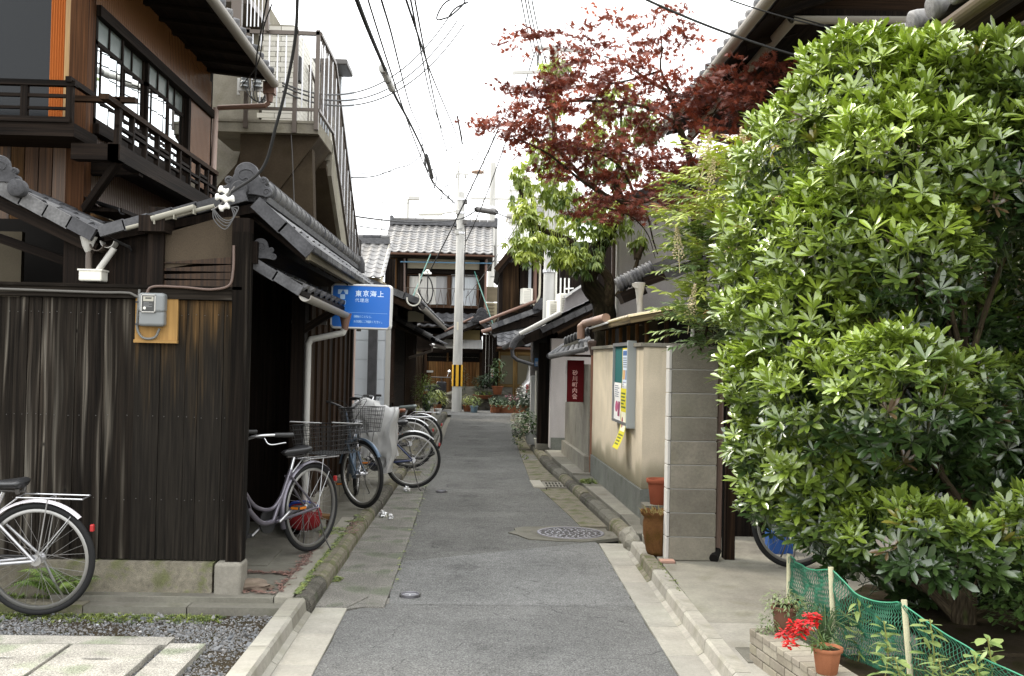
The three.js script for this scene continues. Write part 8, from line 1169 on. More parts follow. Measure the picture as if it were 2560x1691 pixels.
// ---- green drooping tree ----
{
  const t = thing('green_tree', 'evergreen tree with drooping lance shaped leaves and a gnarled mossy trunk on the right', 'tree');
  const cl = () => merge(Array.from({ length: 9 }, (_, i) => { const s = rr(0.08, 0.125); return L_lance.clone().scale(s, s, s * 1.0).rotateX(rr(-0.5, 0.5)).rotateZ(rr(-1.15, -0.15)).rotateY(i * 2.4); }).concat([bar([0, 0, 0], [0, 0.12, 0], 0.003, 0.003, 4)])), geos = [cl(), cl(), cl(), cl()], list = [];
  const E = [[[1.178,3.317,-13.350], 0.60, 0.34], [[1.605,3.471,-13.350], 0.42, 0.32], [[0.529,3.472,-12.950], 0.24, 0.24], [[0.697,3.093,-12.850], 0.42, 0.16], [[0.582,2.889,-12.650], 0.18, 0.10], [[0.474,3.865,-13.150], 0.14, 0.34], [[0.937,3.940,-13.350], 0.26, 0.34], [[0.786,4.366,-13.350], 0.24, 0.22], [[1.808,4.912,-13.350], 0.50, 0.40], [[1.493,4.544,-13.550], 0.4, 0.3], [[0.950,5.491,-13.550], 0.24, 0.22], [[0.958,5.083,-13.550], 0.14, 0.22], [[1.344,2.910,-12.950], 0.26, 0.22], [[1.059,2.893,-12.850], 0.20, 0.14], [[2.222,4.785,-13.750], 0.3, 0.24], [[1.732,4.200,-13.550], 0.4, 0.25], [[2.101,3.220,-13.550], 0.16, 0.10], [[1.276,3.722,-13.550], 0.5, 0.2]];
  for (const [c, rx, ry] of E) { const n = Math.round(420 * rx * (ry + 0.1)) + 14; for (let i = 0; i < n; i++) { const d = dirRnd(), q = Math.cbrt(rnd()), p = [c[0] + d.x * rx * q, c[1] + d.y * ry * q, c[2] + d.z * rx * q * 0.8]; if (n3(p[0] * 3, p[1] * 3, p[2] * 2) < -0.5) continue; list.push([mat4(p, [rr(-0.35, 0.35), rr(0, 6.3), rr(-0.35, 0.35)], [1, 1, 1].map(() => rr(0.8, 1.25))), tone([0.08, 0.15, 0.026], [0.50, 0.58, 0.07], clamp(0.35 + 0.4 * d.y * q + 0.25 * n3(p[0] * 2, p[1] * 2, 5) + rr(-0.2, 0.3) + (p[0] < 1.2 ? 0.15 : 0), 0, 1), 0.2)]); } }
  foliage(t, 'foliage', geos, leafMat([1, 1, 1], 0.45, 0.45), list);
  const g0 = [1.629,2.241,-13.350], g1 = [1.603,2.406,-13.350], g2 = [1.426,2.637,-13.350], g3 = [1.479,2.884,-13.350], g4 = [1.678,3.313,-13.450], g5 = [1.845,3.664,-13.450], g6 = [1.753,3.951,-13.450];
  part('trunk', limb([[g0[0] + 0.05, 0.6, -13.35], [g0[0] + 0.03, g0[1] - 0.4, -13.35], g0, g1, g2, g3, g4, g5, g6], [0.16, 0.16, 0.17, 0.16, 0.14, 0.12, 0.09, 0.08, 0.06], 48, 12), std([0.055, 0.05, 0.035], 0.95, { map: T.bark, bumpMap: T.bark, bumpScale: 0.02 }), t);
  const br = (pts, r) => part('branch', limb(pts, [r, r * 0.7, r * 0.4], 22, 8), M.bark, t);
  br([g0, [1.681,2.436,-13.250], [1.653,2.719,-13.250], [1.462,2.885,-13.250], [1.201,3.163,-13.250]], 0.085); br([[1.781,2.433,-13.150], [1.989,2.776,-13.150], [2.053,3.003,-13.150]], 0.05); br([g3, [1.135,3.149,-13.150], [0.676,3.350,-13.050], [0.475,3.809,-13.150]], 0.05); br([g5, [1.366,3.981,-13.350], [0.962,4.507,-13.450], [0.940,5.403,-13.550]], 0.045); br([g6, [1.844,4.495,-13.550], [1.820,4.995,-13.450]], 0.04); br([[1.859,3.707,-13.350], [2.119,3.656,-13.350], [2.271,3.201,-13.350], [2.331,3.030,-13.350]], 0.02);
  part('cut_stub', limb([[2.031,2.946,-13.150], [2.064,3.031,-13.150], [2.096,3.105,-13.150]], [0.045, 0.035, 0.03], 6, 7), M.bark, t); part('cut_stub', limb([[2.009,2.934,-13.150], [1.996,3.013,-13.150], [1.989,3.086,-13.150]], [0.025, 0.02, 0.016], 6, 7), M.bark, t);
}
// ---- small plants and pots ----
const leafBall = (n, s0, s1, r, ry, leafs) => merge(Array.from({ length: n }, () => { const d = dirRnd(), q = Math.cbrt(rnd()), s = rr(s0, s1); return pick(leafs).clone().scale(s, s, s).rotateZ(rr(-0.7, 0.7)).rotateY(Math.atan2(-d.z, d.x) + rr(-0.7, 0.7)).translate(d.x * r * q, d.y * ry * q, d.z * r * q); }));
function pot(parent, r, h, m, y = 0, x = 0, z = 0) { part('pot', lathe([[0, 0], [r * 0.72, 0], [r * 0.95, h * 0.86], [r * 1.08, h * 0.86], [r * 1.1, h], [r * 0.96, h], [r * 0.92, h * 0.88], [0, h * 0.86]], 24, [x, y, z]), m, parent); part('soil', new THREE.CircleGeometry(r * 0.92, 18).rotateX(-Math.PI / 2).translate(x, y + h * 0.9, z), M.soil, parent); }
function plant(name, label, cat, pos, o) { const t = thing(name, label, cat, pos); if (o.pot) pot(t, o.pot[0], o.pot[1], o.pot[2] || M.terracotta); const y0 = o.pot ? o.pot[1] : 0; for (const b of o.balls) part('foliage', leafBall(b.n, b.s * 0.75, b.s * 1.2, b.r, b.ry, b.leafs || [L_lance]).translate(b.x || 0, y0 + b.y, b.z || 0), leafMat(b.c, 0.5, 0.35), t, undefined, 'stuff'); for (let i = 0; i < (o.stems || 3); i++) part('stem', tube([[rr(-0.02, 0.02), y0 - 0.02, rr(-0.02, 0.02)], [rr(-0.05, 0.05), y0 + o.balls[0].y * 0.6, rr(-0.05, 0.05)], [(o.balls[0].x || 0) + rr(-0.1, 0.1), y0 + o.balls[0].y, rr(-0.1, 0.1)]], 0.006, 8, 5), M.bark, t); return t; }
const cG = [0.07, 0.135, 0.028], cL = [0.17, 0.24, 0.035], cD = [0.032, 0.07, 0.022], cY = [0.28, 0.31, 0.05];
plant('potted_shrub', 'tall bushy light green shrub in a brown pot on the left kerb beyond the bicycles', 'potted plant', [-1.270,0.100,-24.206], { pot: [0.16, 0.2, std([0.11, 0.055, 0.04], 0.6)], stems: 6, balls: [{ n: 520, s: 0.085, r: 0.33, ry: 0.30, y: 0.50, c: cL }, { n: 200, s: 0.08, r: 0.2, ry: 0.2, y: 0.22, x: 0.05, c: cG }, { n: 90, s: 0.08, r: 0.2, ry: 0.15, y: 0.78, x: -0.06, c: cL }] });
plant('potted_grass', 'yellow green leafy pot plant in front of the tall bushy shrub on the left', 'potted plant', [-1.138,0.100,-28.162], { pot: [0.12, 0.2, M.terracotta], balls: [{ n: 140, s: 0.16, r: 0.22, ry: 0.22, y: 0.2, c: cY }] });
plant('low_shrub', 'small lime leafed plant at the foot of the timber house on the left', 'plant', [-1.631,0.100,-25.325], { balls: [{ n: 150, s: 0.08, r: 0.2, ry: 0.15, y: 0.2, c: cY }] });
{ const t = thing('white_planter', 'small white pot standing on the left kerb near the crossing', 'pot', [-1.054,0.100,-26.685]); pot(t, 0.09, 0.16, M.whiteDull); }
// group by the far wall
const st = thing('garden_stone', 'low grey boulder wall behind the far pots', 'boulder'); { const mk = (c, s) => { const g = new THREE.IcosahedronGeometry(1, 3), P = g.attributes.position; for (let i = 0; i < P.count; i++) { const k = 1 + 0.25 * n3(P.getX(i) * 1.5, P.getY(i) * 1.5, P.getZ(i) * 1.5 + c[0]); P.setXYZ(i, P.getX(i) * k * s[0], P.getY(i) * k * s[1], P.getZ(i) * k * s[2]); } g.computeVertexNormals(); part('boulder', g.translate(...c), M.concDark, st); }; mk([-0.25, 0.25, -31.9], [0.9, 0.42, 0.4]); mk([0.55, 0.22, -31.9], [0.6, 0.42, 0.4]); }
const farPots = [[1083, 955, cY, 0.13, 0.20, 0.08, 'lime leafed plant in a terracotta pot right of the end pole', 0.18], [1099, 957, cL, 0.12, 0.2, 0.07, 'green plant in a small blue grey pot right of the end pole', 0.16], [1150, 958, cG, 0.14, 0.18, 0.07, 'low green plant in a terracotta pot by the far lavender trough', 0.15]];
farPots.forEach(([x, y, c, r, h, s, l, k], i) => { const p = [[-0.339,0.000,-30.360], [-0.130,0.000,-29.953], [0.518,0.000,-29.949]][i]; plant('potted_plant', l, 'potted plant', p, { pot: [r, h, i === 1 ? std([0.16, 0.24, 0.30], 0.5) : M.terracotta], balls: [{ n: 130, s: s * 1.3, r: 0.22, ry: k, y: 0.14, c }] }); void x; void y; });
{ const p = [0.904,0.000,-30.087], t = thing('lavender_trough', 'long terracotta trough of grey green lavender by the far wall', 'planter', p); part('trough', [rbox(1.1, 0.22, 0.26, 0, 0.11, 0, 0.02), rbox(1.14, 0.05, 0.3, 0, 0.21, 0, 0.015)], M.terracotta, t); part('foliage', merge(Array.from({ length: 260 }, () => { const a = rr(-0.55, 0.55), h = rr(0.12, 0.30); return bar([a, 0.2, rr(-0.1, 0.1)], [a + rr(-0.08, 0.08), 0.2 + h, rr(-0.15, 0.15)], 0.007, 0.012, 4, false); })), std([0.13, 0.16, 0.12], 0.9), t, undefined, 'stuff'); }
plant('wall_plant', 'dark green plant on the boulder before the wooden gate', 'plant', [-0.62, 0.5, -31.7], { balls: [{ n: 200, s: 0.1, r: 0.26, ry: 0.42, y: 0.45, c: cD }] });
plant('round_bush', 'rounded dark green bush on the boulder before the dark plank pier', 'plant', [0.098,0.818,-31.500], { balls: [{ n: 260, s: 0.11, r: 0.3, ry: 0.24, y: 0.05, c: cD }] });
plant('tall_potted_shrub', 'leafy green shrub in a big terracotta pot beside the glazed doors', 'potted plant', [0.570,0.500,-31.300], { pot: [0.17, 0.26, M.terracotta], balls: [{ n: 230, s: 0.12, r: 0.26, ry: 0.45, y: 0.45, c: cG }, { n: 100, s: 0.12, r: 0.2, ry: 0.2, y: 0.2, x: -0.3, c: cD }] });
plant('flowering_bush', 'bush with pink flowers at the far right wall', 'plant', [0.899,0.300,-27.310], { balls: [{ n: 150, s: 0.09, r: 0.26, ry: 0.18, y: 0.1, c: cG }, { n: 40, s: 0.07, r: 0.2, ry: 0.1, y: 0.26, c: [0.35, 0.08, 0.14], leafs: [L_oval] }] });
plant('terra_box', 'long low terracotta box of grass on the boulder', 'planter', [0.134,0.354,-31.400], { pot: [0.3, 0.12, M.terracotta], balls: [{ n: 90, s: 0.1, r: 0.3, ry: 0.07, y: 0.06, c: cL }] });
// right side bushes by the lilac house
{ const p = [0.993,0.100,-19.807], t = thing('white_flower_shrub', 'shrub with clusters of white flowers against the pale panel on the right', 'shrub', [p[0] + 0.02, 0.1, p[2] + 0.1]);
  part('foliage', leafBall(560, 0.05, 0.085, 0.26, 0.34, [L_oval]).translate(0.0, 0.62, 0), leafMat(cD, 0.5, 0.25), t, undefined, 'stuff'); part('flowers', leafBall(150, 0.04, 0.055, 0.25, 0.16, [L_oval]).translate(-0.06, 0.86, 0.08), std([0.62, 0.62, 0.58], 0.8), t, undefined, 'stuff'); part('stem', tube([[0, 0, 0], [0.02, 0.3, 0], [0, 0.6, 0]], 0.014, 8, 6), M.bark, t);
  const q = [0.974,0.100,-18.007]; plant('potted_box_bush', 'round dark green bush in a white square pot on the right pavement', 'potted plant', q, { pot: [0.14, 0.2, M.whiteDull], stems: 4, balls: [{ n: 520, s: 0.06, r: 0.30, ry: 0.24, y: 0.16, x: -0.10, c: cG, leafs: [L_oval] }, { n: 160, s: 0.05, r: 0.12, ry: 0.2, y: -0.06, x: -0.26, c: cD, leafs: [L_oval] }] });
  const w = [1.027,0.100,-17.321], wp = thing('small_white_pot', 'small empty cream pot at the dark post on the right', 'pot', w); pot(wp, 0.065, 0.16, M.offwhite); }
// terracotta pots by the block pier
{ const t = thing('fluted_pot', 'weathered terracotta pot with a wavy rim beside the block pier', 'pot', [1.43, SID, -7.90]);
  const r = 0.145, g = new THREE.LatheGeometry([[0, 0], [0.085, 0], [0.10, 0.03], [0.125, 0.16], [0.128, 0.25], [0.12, 0.29], [0.145, 0.325], [0.15, 0.335], [0.125, 0.335], [0.115, 0.30], [0, 0.28]].map((p) => new THREE.Vector2(...p)), 48), P = g.attributes.position; for (let i = 0; i < P.count; i++) { const y = P.getY(i), x = P.getX(i), z = P.getZ(i), rad = Math.hypot(x, z); if (y > 0.3 && rad > 0.12) { const a = Math.atan2(z, x); P.setY(i, y + 0.012 * Math.sin(a * 14)); } } g.computeVertexNormals(); part('pot', g, M.terraOld, t); part('dry_grass', merge(Array.from({ length: 50 }, () => { const a = rr(0, 6.28), q = rr(0, 0.1); return bar([q * Math.cos(a), 0.29, q * Math.sin(a)], [q * 1.4 * Math.cos(a) + rr(-0.05, 0.05), rr(0.31, 0.38), q * 1.4 * Math.sin(a)], 0.0025, 0.001, 4, false); })), std([0.30, 0.25, 0.10], 0.9), t, undefined, 'stuff'); part('soil', new THREE.CircleGeometry(0.115, 18).rotateX(-Math.PI / 2).translate(0, 0.292, 0), M.soil, t); void r;
  const u = thing('plain_pot', 'plain red terracotta pot behind the wavy rimmed pot', 'pot', [1.66, SID, -9.2]); pot(u, 0.11, 0.24, std([0.26, 0.075, 0.04], 0.8)); part('stand', box(0.3, 0.22, 0.25, 0, -0.12 + 0.02, 0).translate(0, 0, 0), M.concDark, u); u.position.y = 0.30; const k = thing('loose_tile', 'small pinkish paving tile lying by the block pier', 'tile', [1.435, SID + 0.012, -7.58]); part('tile', rbox(0.11, 0.02, 0.09, 0, 0, 0, 0.004), std([0.36, 0.22, 0.17], 0.9), k); }
// ---- brick planter, net fence, red flowers in front right ----
{
  const t = thing('brick_planter', 'pale brick planter in the lower right foreground holding pots', 'planter'); const A = V(1.40, 0, -5.12), B = V(1.60, 0, -3.6), d = B.clone().sub(A).normalize(), L = A.distanceTo(B), ang = Math.atan2(-d.z, d.x), bm = [std([0.42, 0.39, 0.34], 0.9, { map: T.concrete }), std([0.47, 0.44, 0.39], 0.9, { map: T.concrete }), std([0.37, 0.34, 0.30], 0.9, { map: T.concrete })];
  for (let r = 0; r < 3; r++) for (let x = (r % 2) * -0.08; x < L; x += 0.165) { const x0 = Math.max(0, x), x1 = Math.min(L, x + 0.159); if (x1 - x0 < 0.03) continue; const c = A.clone().addScaledVector(d, (x0 + x1) / 2); part('brick', rbox(x1 - x0, 0.044, 0.08, 0, 0, 0, 0.004).rotateY(ang).translate(c.x + 0.035, 0.118 + r * 0.049, c.z), pick(bm), t); }
  for (let x = 0; x < L; x += 0.082) { const c = A.clone().addScaledVector(d, x + 0.04); part('brick', rbox(0.076, 0.03, 0.17, 0, 0, 0, 0.004).rotateY(ang).translate(c.x + 0.075, 0.252, c.z), pick(bm), t); }
  for (let k = 0; k < 3; k++) part('brick', rbox(0.15, 0.044, 0.07, 1.58 + k * 0.155, 0.24, -5.14, 0.004), pick(bm), t); part('mortar', [box(L - 0.02, 0.14, 0.06, 0, 0, 0).rotateY(ang).translate((A.x + B.x) / 2 + 0.04, 0.165, (A.z + B.z) / 2)], M.concDark, t); part('end_wall', box(0.8, 0.14, 0.06, 1.85, 0.165, -5.13), M.conc, t); part('soil', slab([[1.5, -5.1], [3.6, -5.1], [3.6, -3.4], [1.66, -3.4]], 0.1, 0.14), M.soil, t);
  const bed = meta(part('planting_bed', slab([[1.84, -5.13], [4.2, -5.13], [4.2, -6.9], [2.6, -6.7], [1.84, -5.66]], 0.08, 0.15), M.soil, scene), 'bare earth bed under the glossy shrub', 'soil bed', null, 'structure'); void bed;
  // net
  const nt = thing('net_fence', 'green plastic garden net tied to pale posts in front of the glossy shrub', 'net fence'); const P = [[1.76, 0.53, -5.66], [1.775, 0.585, -5.03], [1.93, 0.545, -4.52], [2.35, 0.36, -3.72]], Q = [[1.76, 0.12, -5.64], [1.79, 0.18, -4.98], [1.95, 0.2, -4.46], [2.35, 0.2, -3.7]];
  const edge = (a, s) => { const k = Math.min(2.999, s * 3), i = Math.floor(k), f = k - i; return V(a[i]).lerp(V(a[i + 1]), f); }; const W = 120, H = 18, at = (i, j) => { const s = i / W, v = j / H, a = edge(P, s), b = edge(Q, s), p = a.lerp(b, v); p.y -= 0.06 * Math.sin(Math.PI * ((s * 3) % 1)) * (1 - v) * (s * 3 < 1 ? 0.6 : 1); p.x += 0.02 * n2(s * 9, v * 3) + 0.03 * Math.sin(s * 30) * v * (1 - v); return [p.x, p.y, p.z]; };
  const gs = []; for (let i = 0; i < W; i++) for (let j = 0; j < H; j++) { const o = j % 2 ? 0.5 : 0; gs.push(bar(at(i + o, j), at(i + o + 0.5, j + 1), 0.0021, 0.0021, 3, false), bar(at(i + o, j), at(i + o - 0.5, j + 1), 0.0021, 0.0021, 3, false)); } part('net', gs, std([0.015, 0.115, 0.06], 0.5), nt, undefined, 'stuff'); part('net_edge', tube(Array.from({ length: 30 }, (_, i) => at(i * 4.1, 0)), 0.004, 80, 5), std([0.03, 0.2, 0.11], 0.5), nt);
  for (let i = 0; i < 3; i++) part('net_post', bar([Q[i][0], 0.1, Q[i][2]], [P[i][0], P[i][1] + 0.01, P[i][2]], 0.014, 0.014, 8), std([0.66, 0.63, 0.42], 0.9, { map: T.plaster }), nt);
  // red flowers in a terracotta pot
  const f = thing('red_flower_pot', 'terracotta pot of red geranium flowers at the lower right', 'potted flowers', [1.535, 0.268, -4.38]); pot(f, 0.062, 0.112, M.terracotta); const heads = [[1.361,0.423,-4.420], [1.396,0.463,-4.400], [1.407,0.450,-4.350], [1.432,0.477,-4.360], [1.483,0.490,-4.400], [1.363,0.402,-4.350], [1.471,0.500,-4.420]];
  heads.forEach((h, i) => { const q = [h[0] - 1.535, h[1] - 0.268, h[2] + 4.38]; part('flower_head', leafBall(46, 0.018, 0.028, 0.026, 0.022, [L_oval]).translate(...q), leafMat(i % 3 ? [0.50, 0.014, 0.012] : [0.55, 0.03, 0.035], 0.6, 0.3, { specularIntensity: 0.3 }), f); part('stem', tube([[0.0, 0.1, 0], [q[0] * 0.5 - 0.01, q[1] * 0.75 + 0.02, q[2]], q], 0.002, 10, 4), std([0.12, 0.17, 0.05], 0.7), f); }); part('foliage', leafBall(120, 0.018, 0.03, 0.075, 0.045, [L_lance]).translate(-0.03, 0.14, 0.0), leafMat(cG, 0.5, 0.3), f, undefined, 'stuff');
  // bushy pot at the planter corner
  plant('trailing_pot_plant', 'brown pot with a grey green trailing plant on the planter corner', 'potted plant', [1.545, 0.27, -5.03], { pot: [0.062, 0.13, std([0.15, 0.075, 0.05], 0.8)], balls: [{ n: 330, s: 0.026, r: 0.105, ry: 0.055, y: 0.02, c: [0.16, 0.21, 0.07] }, { n: 190, s: 0.026, r: 0.06, ry: 0.08, y: -0.10, x: -0.07, c: [0.13, 0.18, 0.06] }, { n: 70, s: 0.028, r: 0.04, ry: 0.06, y: -0.08, x: 0.07, c: [0.16, 0.21, 0.07] }] });
  // grassy arching leaves and young bamboo-like sprigs before the net
  const gr = thing('arching_grass', 'dark arching strap leaves in front of the net', 'grass clump', [1.70, 0.2, -4.9]); part('blades', merge(Array.from({ length: 46 }, () => { const a = rr(0, 6.28), l = rr(0.1, 0.2); return tube([[0, 0, 0], [l * 0.4 * Math.cos(a), rr(0.14, 0.24), l * 0.4 * Math.sin(a)], [l * Math.cos(a), rr(0.06, 0.2), l * Math.sin(a)]], 0.0022, 8, 4); })), std([0.05, 0.085, 0.03], 0.6), gr, undefined, 'stuff');
  [[1.80, -4.42, 0.30, 'leafy pale green seedling climbing the net by the red flowers'], [1.95, -4.30, 0.34, 'taller leafy seedling beside the third net post'], [1.74, -4.15, 0.22, 'low leafy seedling at the bottom edge beside the terracotta pot'], [2.02, -4.05, 0.26, 'bushy seedling near the bottom right corner'], [1.84, -4.82, 0.28, 'leafy seedling between the second net post and the arching grass'], [2.13, -4.16, 0.3, 'leafy seedling low before the right end of the net'], [1.88, -4.06, 0.24, 'broad leafed seedling at the bottom edge left of the third post']].forEach(([x, z, h, l]) => { const s = thing('seedling', l, 'plant', [x, 0.19, z]); part('stem', tube([[0, 0, 0], [0.02, h * 0.5, 0], [-0.01, h, 0.02]], 0.003, 10, 5), std([0.22, 0.22, 0.07], 0.8), s); for (let i = 0; i < 34; i++) { const y = h * (0.1 + 0.9 * i / 34), a = i * 2.4, sz = rr(0.05, 0.08); shared('leaf', pick([L_ob2, L_lance, L_oval]), pick([leafMat([0.17, 0.25, 0.06], 0.5, 0.35), leafMat([0.22, 0.29, 0.08], 0.5, 0.35)]), s, mat4([0.012 * Math.cos(a), y, 0.012 * Math.sin(a)], [0, a, rr(-0.3, 0.5)], [sz, sz, sz])); } });
}
{ const us = thing('undergrowth_shrub', 'small leafy shrub in the shade beside the glossy shrub trunk', 'shrub', [3.02, 0.12, -5.55]); part('foliage', leafBall(420, 0.03, 0.05, 0.24, 0.16, [L_oval]).translate(0, 0.2, 0), leafMat([0.08, 0.15, 0.03], 0.5, 0.3), us, undefined, 'stuff'); part('stem', tube([[0, 0, 0], [0.02, 0.1, 0], [0, 0.22, 0]], 0.008, 8, 5), M.bark, us);
  const sp = thing('striped_grass', 'clump of cream edged strap leaves at the bottom edge before the net', 'grass clump', [2.0, 0.16, -3.98]); part('blades', merge(Array.from({ length: 26 }, () => { const a = rr(0, 6.28), l = rr(0.14, 0.26), w = 0.010, g = new THREE.PlaneGeometry(l, w, 8, 1), P = g.attributes.position; for (let i = 0; i < P.count; i++) { const t = P.getX(i) / l + 0.5; P.setXYZ(i, t * l * 0.8, 0.22 * Math.sin(t * 2.2) * (0.7 + l), P.getY(i) * (1 - t * 0.8)); } g.computeVertexNormals(); return g.rotateY(a); })), leafMat([0.26, 0.30, 0.12], 0.5, 0.35), sp, undefined, 'stuff'); }
// ---- weeds, moss, ferns, fallen leaves ----
{
  const tuft = merge(Array.from({ length: 14 }, () => L_lance.clone().scale(0.03, 0.03, 0.02).rotateZ(rr(0.3, 1.3)).rotateY(rr(0, 6.28)))), flat = merge(Array.from({ length: 10 }, () => L_oval.clone().scale(0.012, 0.012, 0.016).rotateZ(rr(-0.2, 0.6)).rotateY(rr(0, 6.28)).translate(rr(-0.012, 0.012), 0.003, rr(-0.012, 0.012))));
  const strip = (name, label, g, n, f, c0, c1) => { const im = new THREE.InstancedMesh(g, leafMat([1, 1, 1], 0.7, 0.3), n); for (let i = 0; i < n; i++) { const [p, s] = f(i); im.setMatrixAt(i, mat4(p, [0, rr(0, 6.28), 0], [s, s * rr(0.7, 1.2), s])); im.setColorAt(i, tone(c0, c1, rnd(), 0.2)); } im.name = numbered(name); im.castShadow = im.receiveShadow = true; meta(im, label, 'weeds', null, 'stuff'); scene.add(im); };
  strip('moss_weeds', 'green weeds growing on and along the left kerb stones', flat, 800, () => { const k = rnd(); if (k < 0.22) { const z = rr(-9.7, -8.55); return [[-1.11 + 0.05 * n2(z * 6, 1) + rr(-0.02, 0.05), SID + 0.004, z], rr(0.4, 1.2)]; } if (k < 0.6) { const z = rr(-6.4, -8.6); return [[-1.115 + rr(-0.012, 0.02), SID + 0.004, z], rr(0.6, 1.3)]; } if (k < 0.72) return [[rr(-1.32, -1.14), SID, rr(-8.9, -8.5)], rr(0.8, 1.6)]; if (k < 0.8) return [[-1.02 + rr(0, 0.06), 0.012, rr(-7.3, -7.2)], rr(1, 2)]; const z = rr(-7, -17); return [[atZ(Ledge, z) + rr(-0.03, 0.03), 0.012, z], rr(0.5, 1.1)]; }, [0.09, 0.14, 0.02], [0.24, 0.28, 0.04]);
  strip('gravel_weeds', 'short green weeds and moss between the gravel and the fence kerb', tuft, 700, () => [[rr(-3.2, -1.5), 0.01, -6.17 + Math.abs(rr(-0.2, 0.2)) * rnd()], rr(0.4, 1.0)], [0.07, 0.11, 0.02], [0.22, 0.26, 0.04]);
  strip('wall_weeds', 'weeds at the foot of the fence footing', tuft, 160, () => [[pick([-2.15, -2.05, -2.9, -2.6, -1.72]) + rr(-0.12, 0.12), 0.06, -6.39 + rr(-0.02, 0.03)], rr(0.5, 1.5)], [0.08, 0.14, 0.02], [0.20, 0.27, 0.04]);
  strip('right_weeds', 'weeds in the cracks along the right kerb', tuft, 170, () => { const k = rnd(); if (k < 0.4) return [[rr(1.28, 1.46), SID, rr(-12.6, -12.3)], rr(0.8, 1.8)]; if (k < 0.7) return [[rr(1.32, 1.38), SID, rr(-7.6, -6.6)], rr(0.3, 0.7)]; return [[rr(0.72, 0.82), 0.012, rr(-16, -21)], rr(0.8, 1.4)]; }, [0.09, 0.13, 0.02], [0.22, 0.27, 0.05]);
  strip('fallen_leaves', 'reddish dead leaves and seed husks in the joints of the entrance floor', flat, 520, () => { const k = rnd(); if (k < 0.45) { const u = rnd(); return [[lerp(-1.24, -1.245, u) + rr(-0.06, 0.05) * rnd() + 0.02 * n2(u * 9, 3), SID + 0.003, lerp(-6.4, -8.6, u)], rr(0.5, 1.2)]; } if (k < 0.7) return [[rr(-1.75, -1.25), SID + 0.003, -7.03 + rr(-0.06, 0.06) * rnd()], rr(0.5, 1.2)]; if (k < 0.9) return [[rr(-1.62, -1.3), SID + 0.002, rr(-6.62, -6.42)], rr(0.5, 1.2)]; return [[rr(-1.12, -1.0), SID + 0.006, rr(-9.2, -8.6)], rr(0.6, 1.2)]; }, [0.13, 0.055, 0.035], [0.26, 0.13, 0.09]);
  const fr = (n) => merge(Array.from({ length: n }, (_, i) => { const x = 0.02 + i * 0.30 / n, s = 0.075 * Math.sin(Math.PI * (0.15 + 0.85 * i / n)) + 0.01; return [-1, 1].map((k) => L_lance.clone().scale(s, s, s * 0.9).rotateY(k * 1.25).translate(x, 0.12 * Math.sin(x * 8), 0)); }).flat().concat([tube([[0, 0, 0], [0.15, 0.11, 0], [0.32, 0.07, 0]], 0.002, 10, 4)])), fg = fr(16), ft = thing('fern', 'bright green fern behind the spokes of the silver bicycle wheel', 'fern', [-2.55, 0.07, -6.40]); for (let i = 0; i < 14; i++) shared('frond', fg, pick([leafMat([0.12, 0.2, 0.03], 0.6, 0.35), leafMat([0.17, 0.25, 0.04], 0.6, 0.35)]), ft, mat4([rr(-0.08, 0.08), 0.02, 0.02], [0, pick([rr(-1.1, 0.4), rr(-3.4, -2.2), rr(-1.4, -0.6)]), rr(-0.1, 0.5)], [1, 1, 1].map(() => rr(0.55, 0.9))));
  const rk = new THREE.IcosahedronGeometry(0.1, 2), P = rk.attributes.position; for (let i = 0; i < P.count; i++) { const k = 1 + 0.35 * n3(P.getX(i) * 9, P.getY(i) * 9, P.getZ(i) * 9); P.setXYZ(i, P.getX(i) * k * 1.3, P.getY(i) * k * 0.38, P.getZ(i) * k * 0.8); } rk.computeVertexNormals(); solo('flat_stone', 'flat pinkish grey stone on the entrance floor beside the corner stone', 'stone', rk.translate(-1.42, 0.12, -6.56), std([0.27, 0.22, 0.19], 0.9, { map: T.concrete }));
}

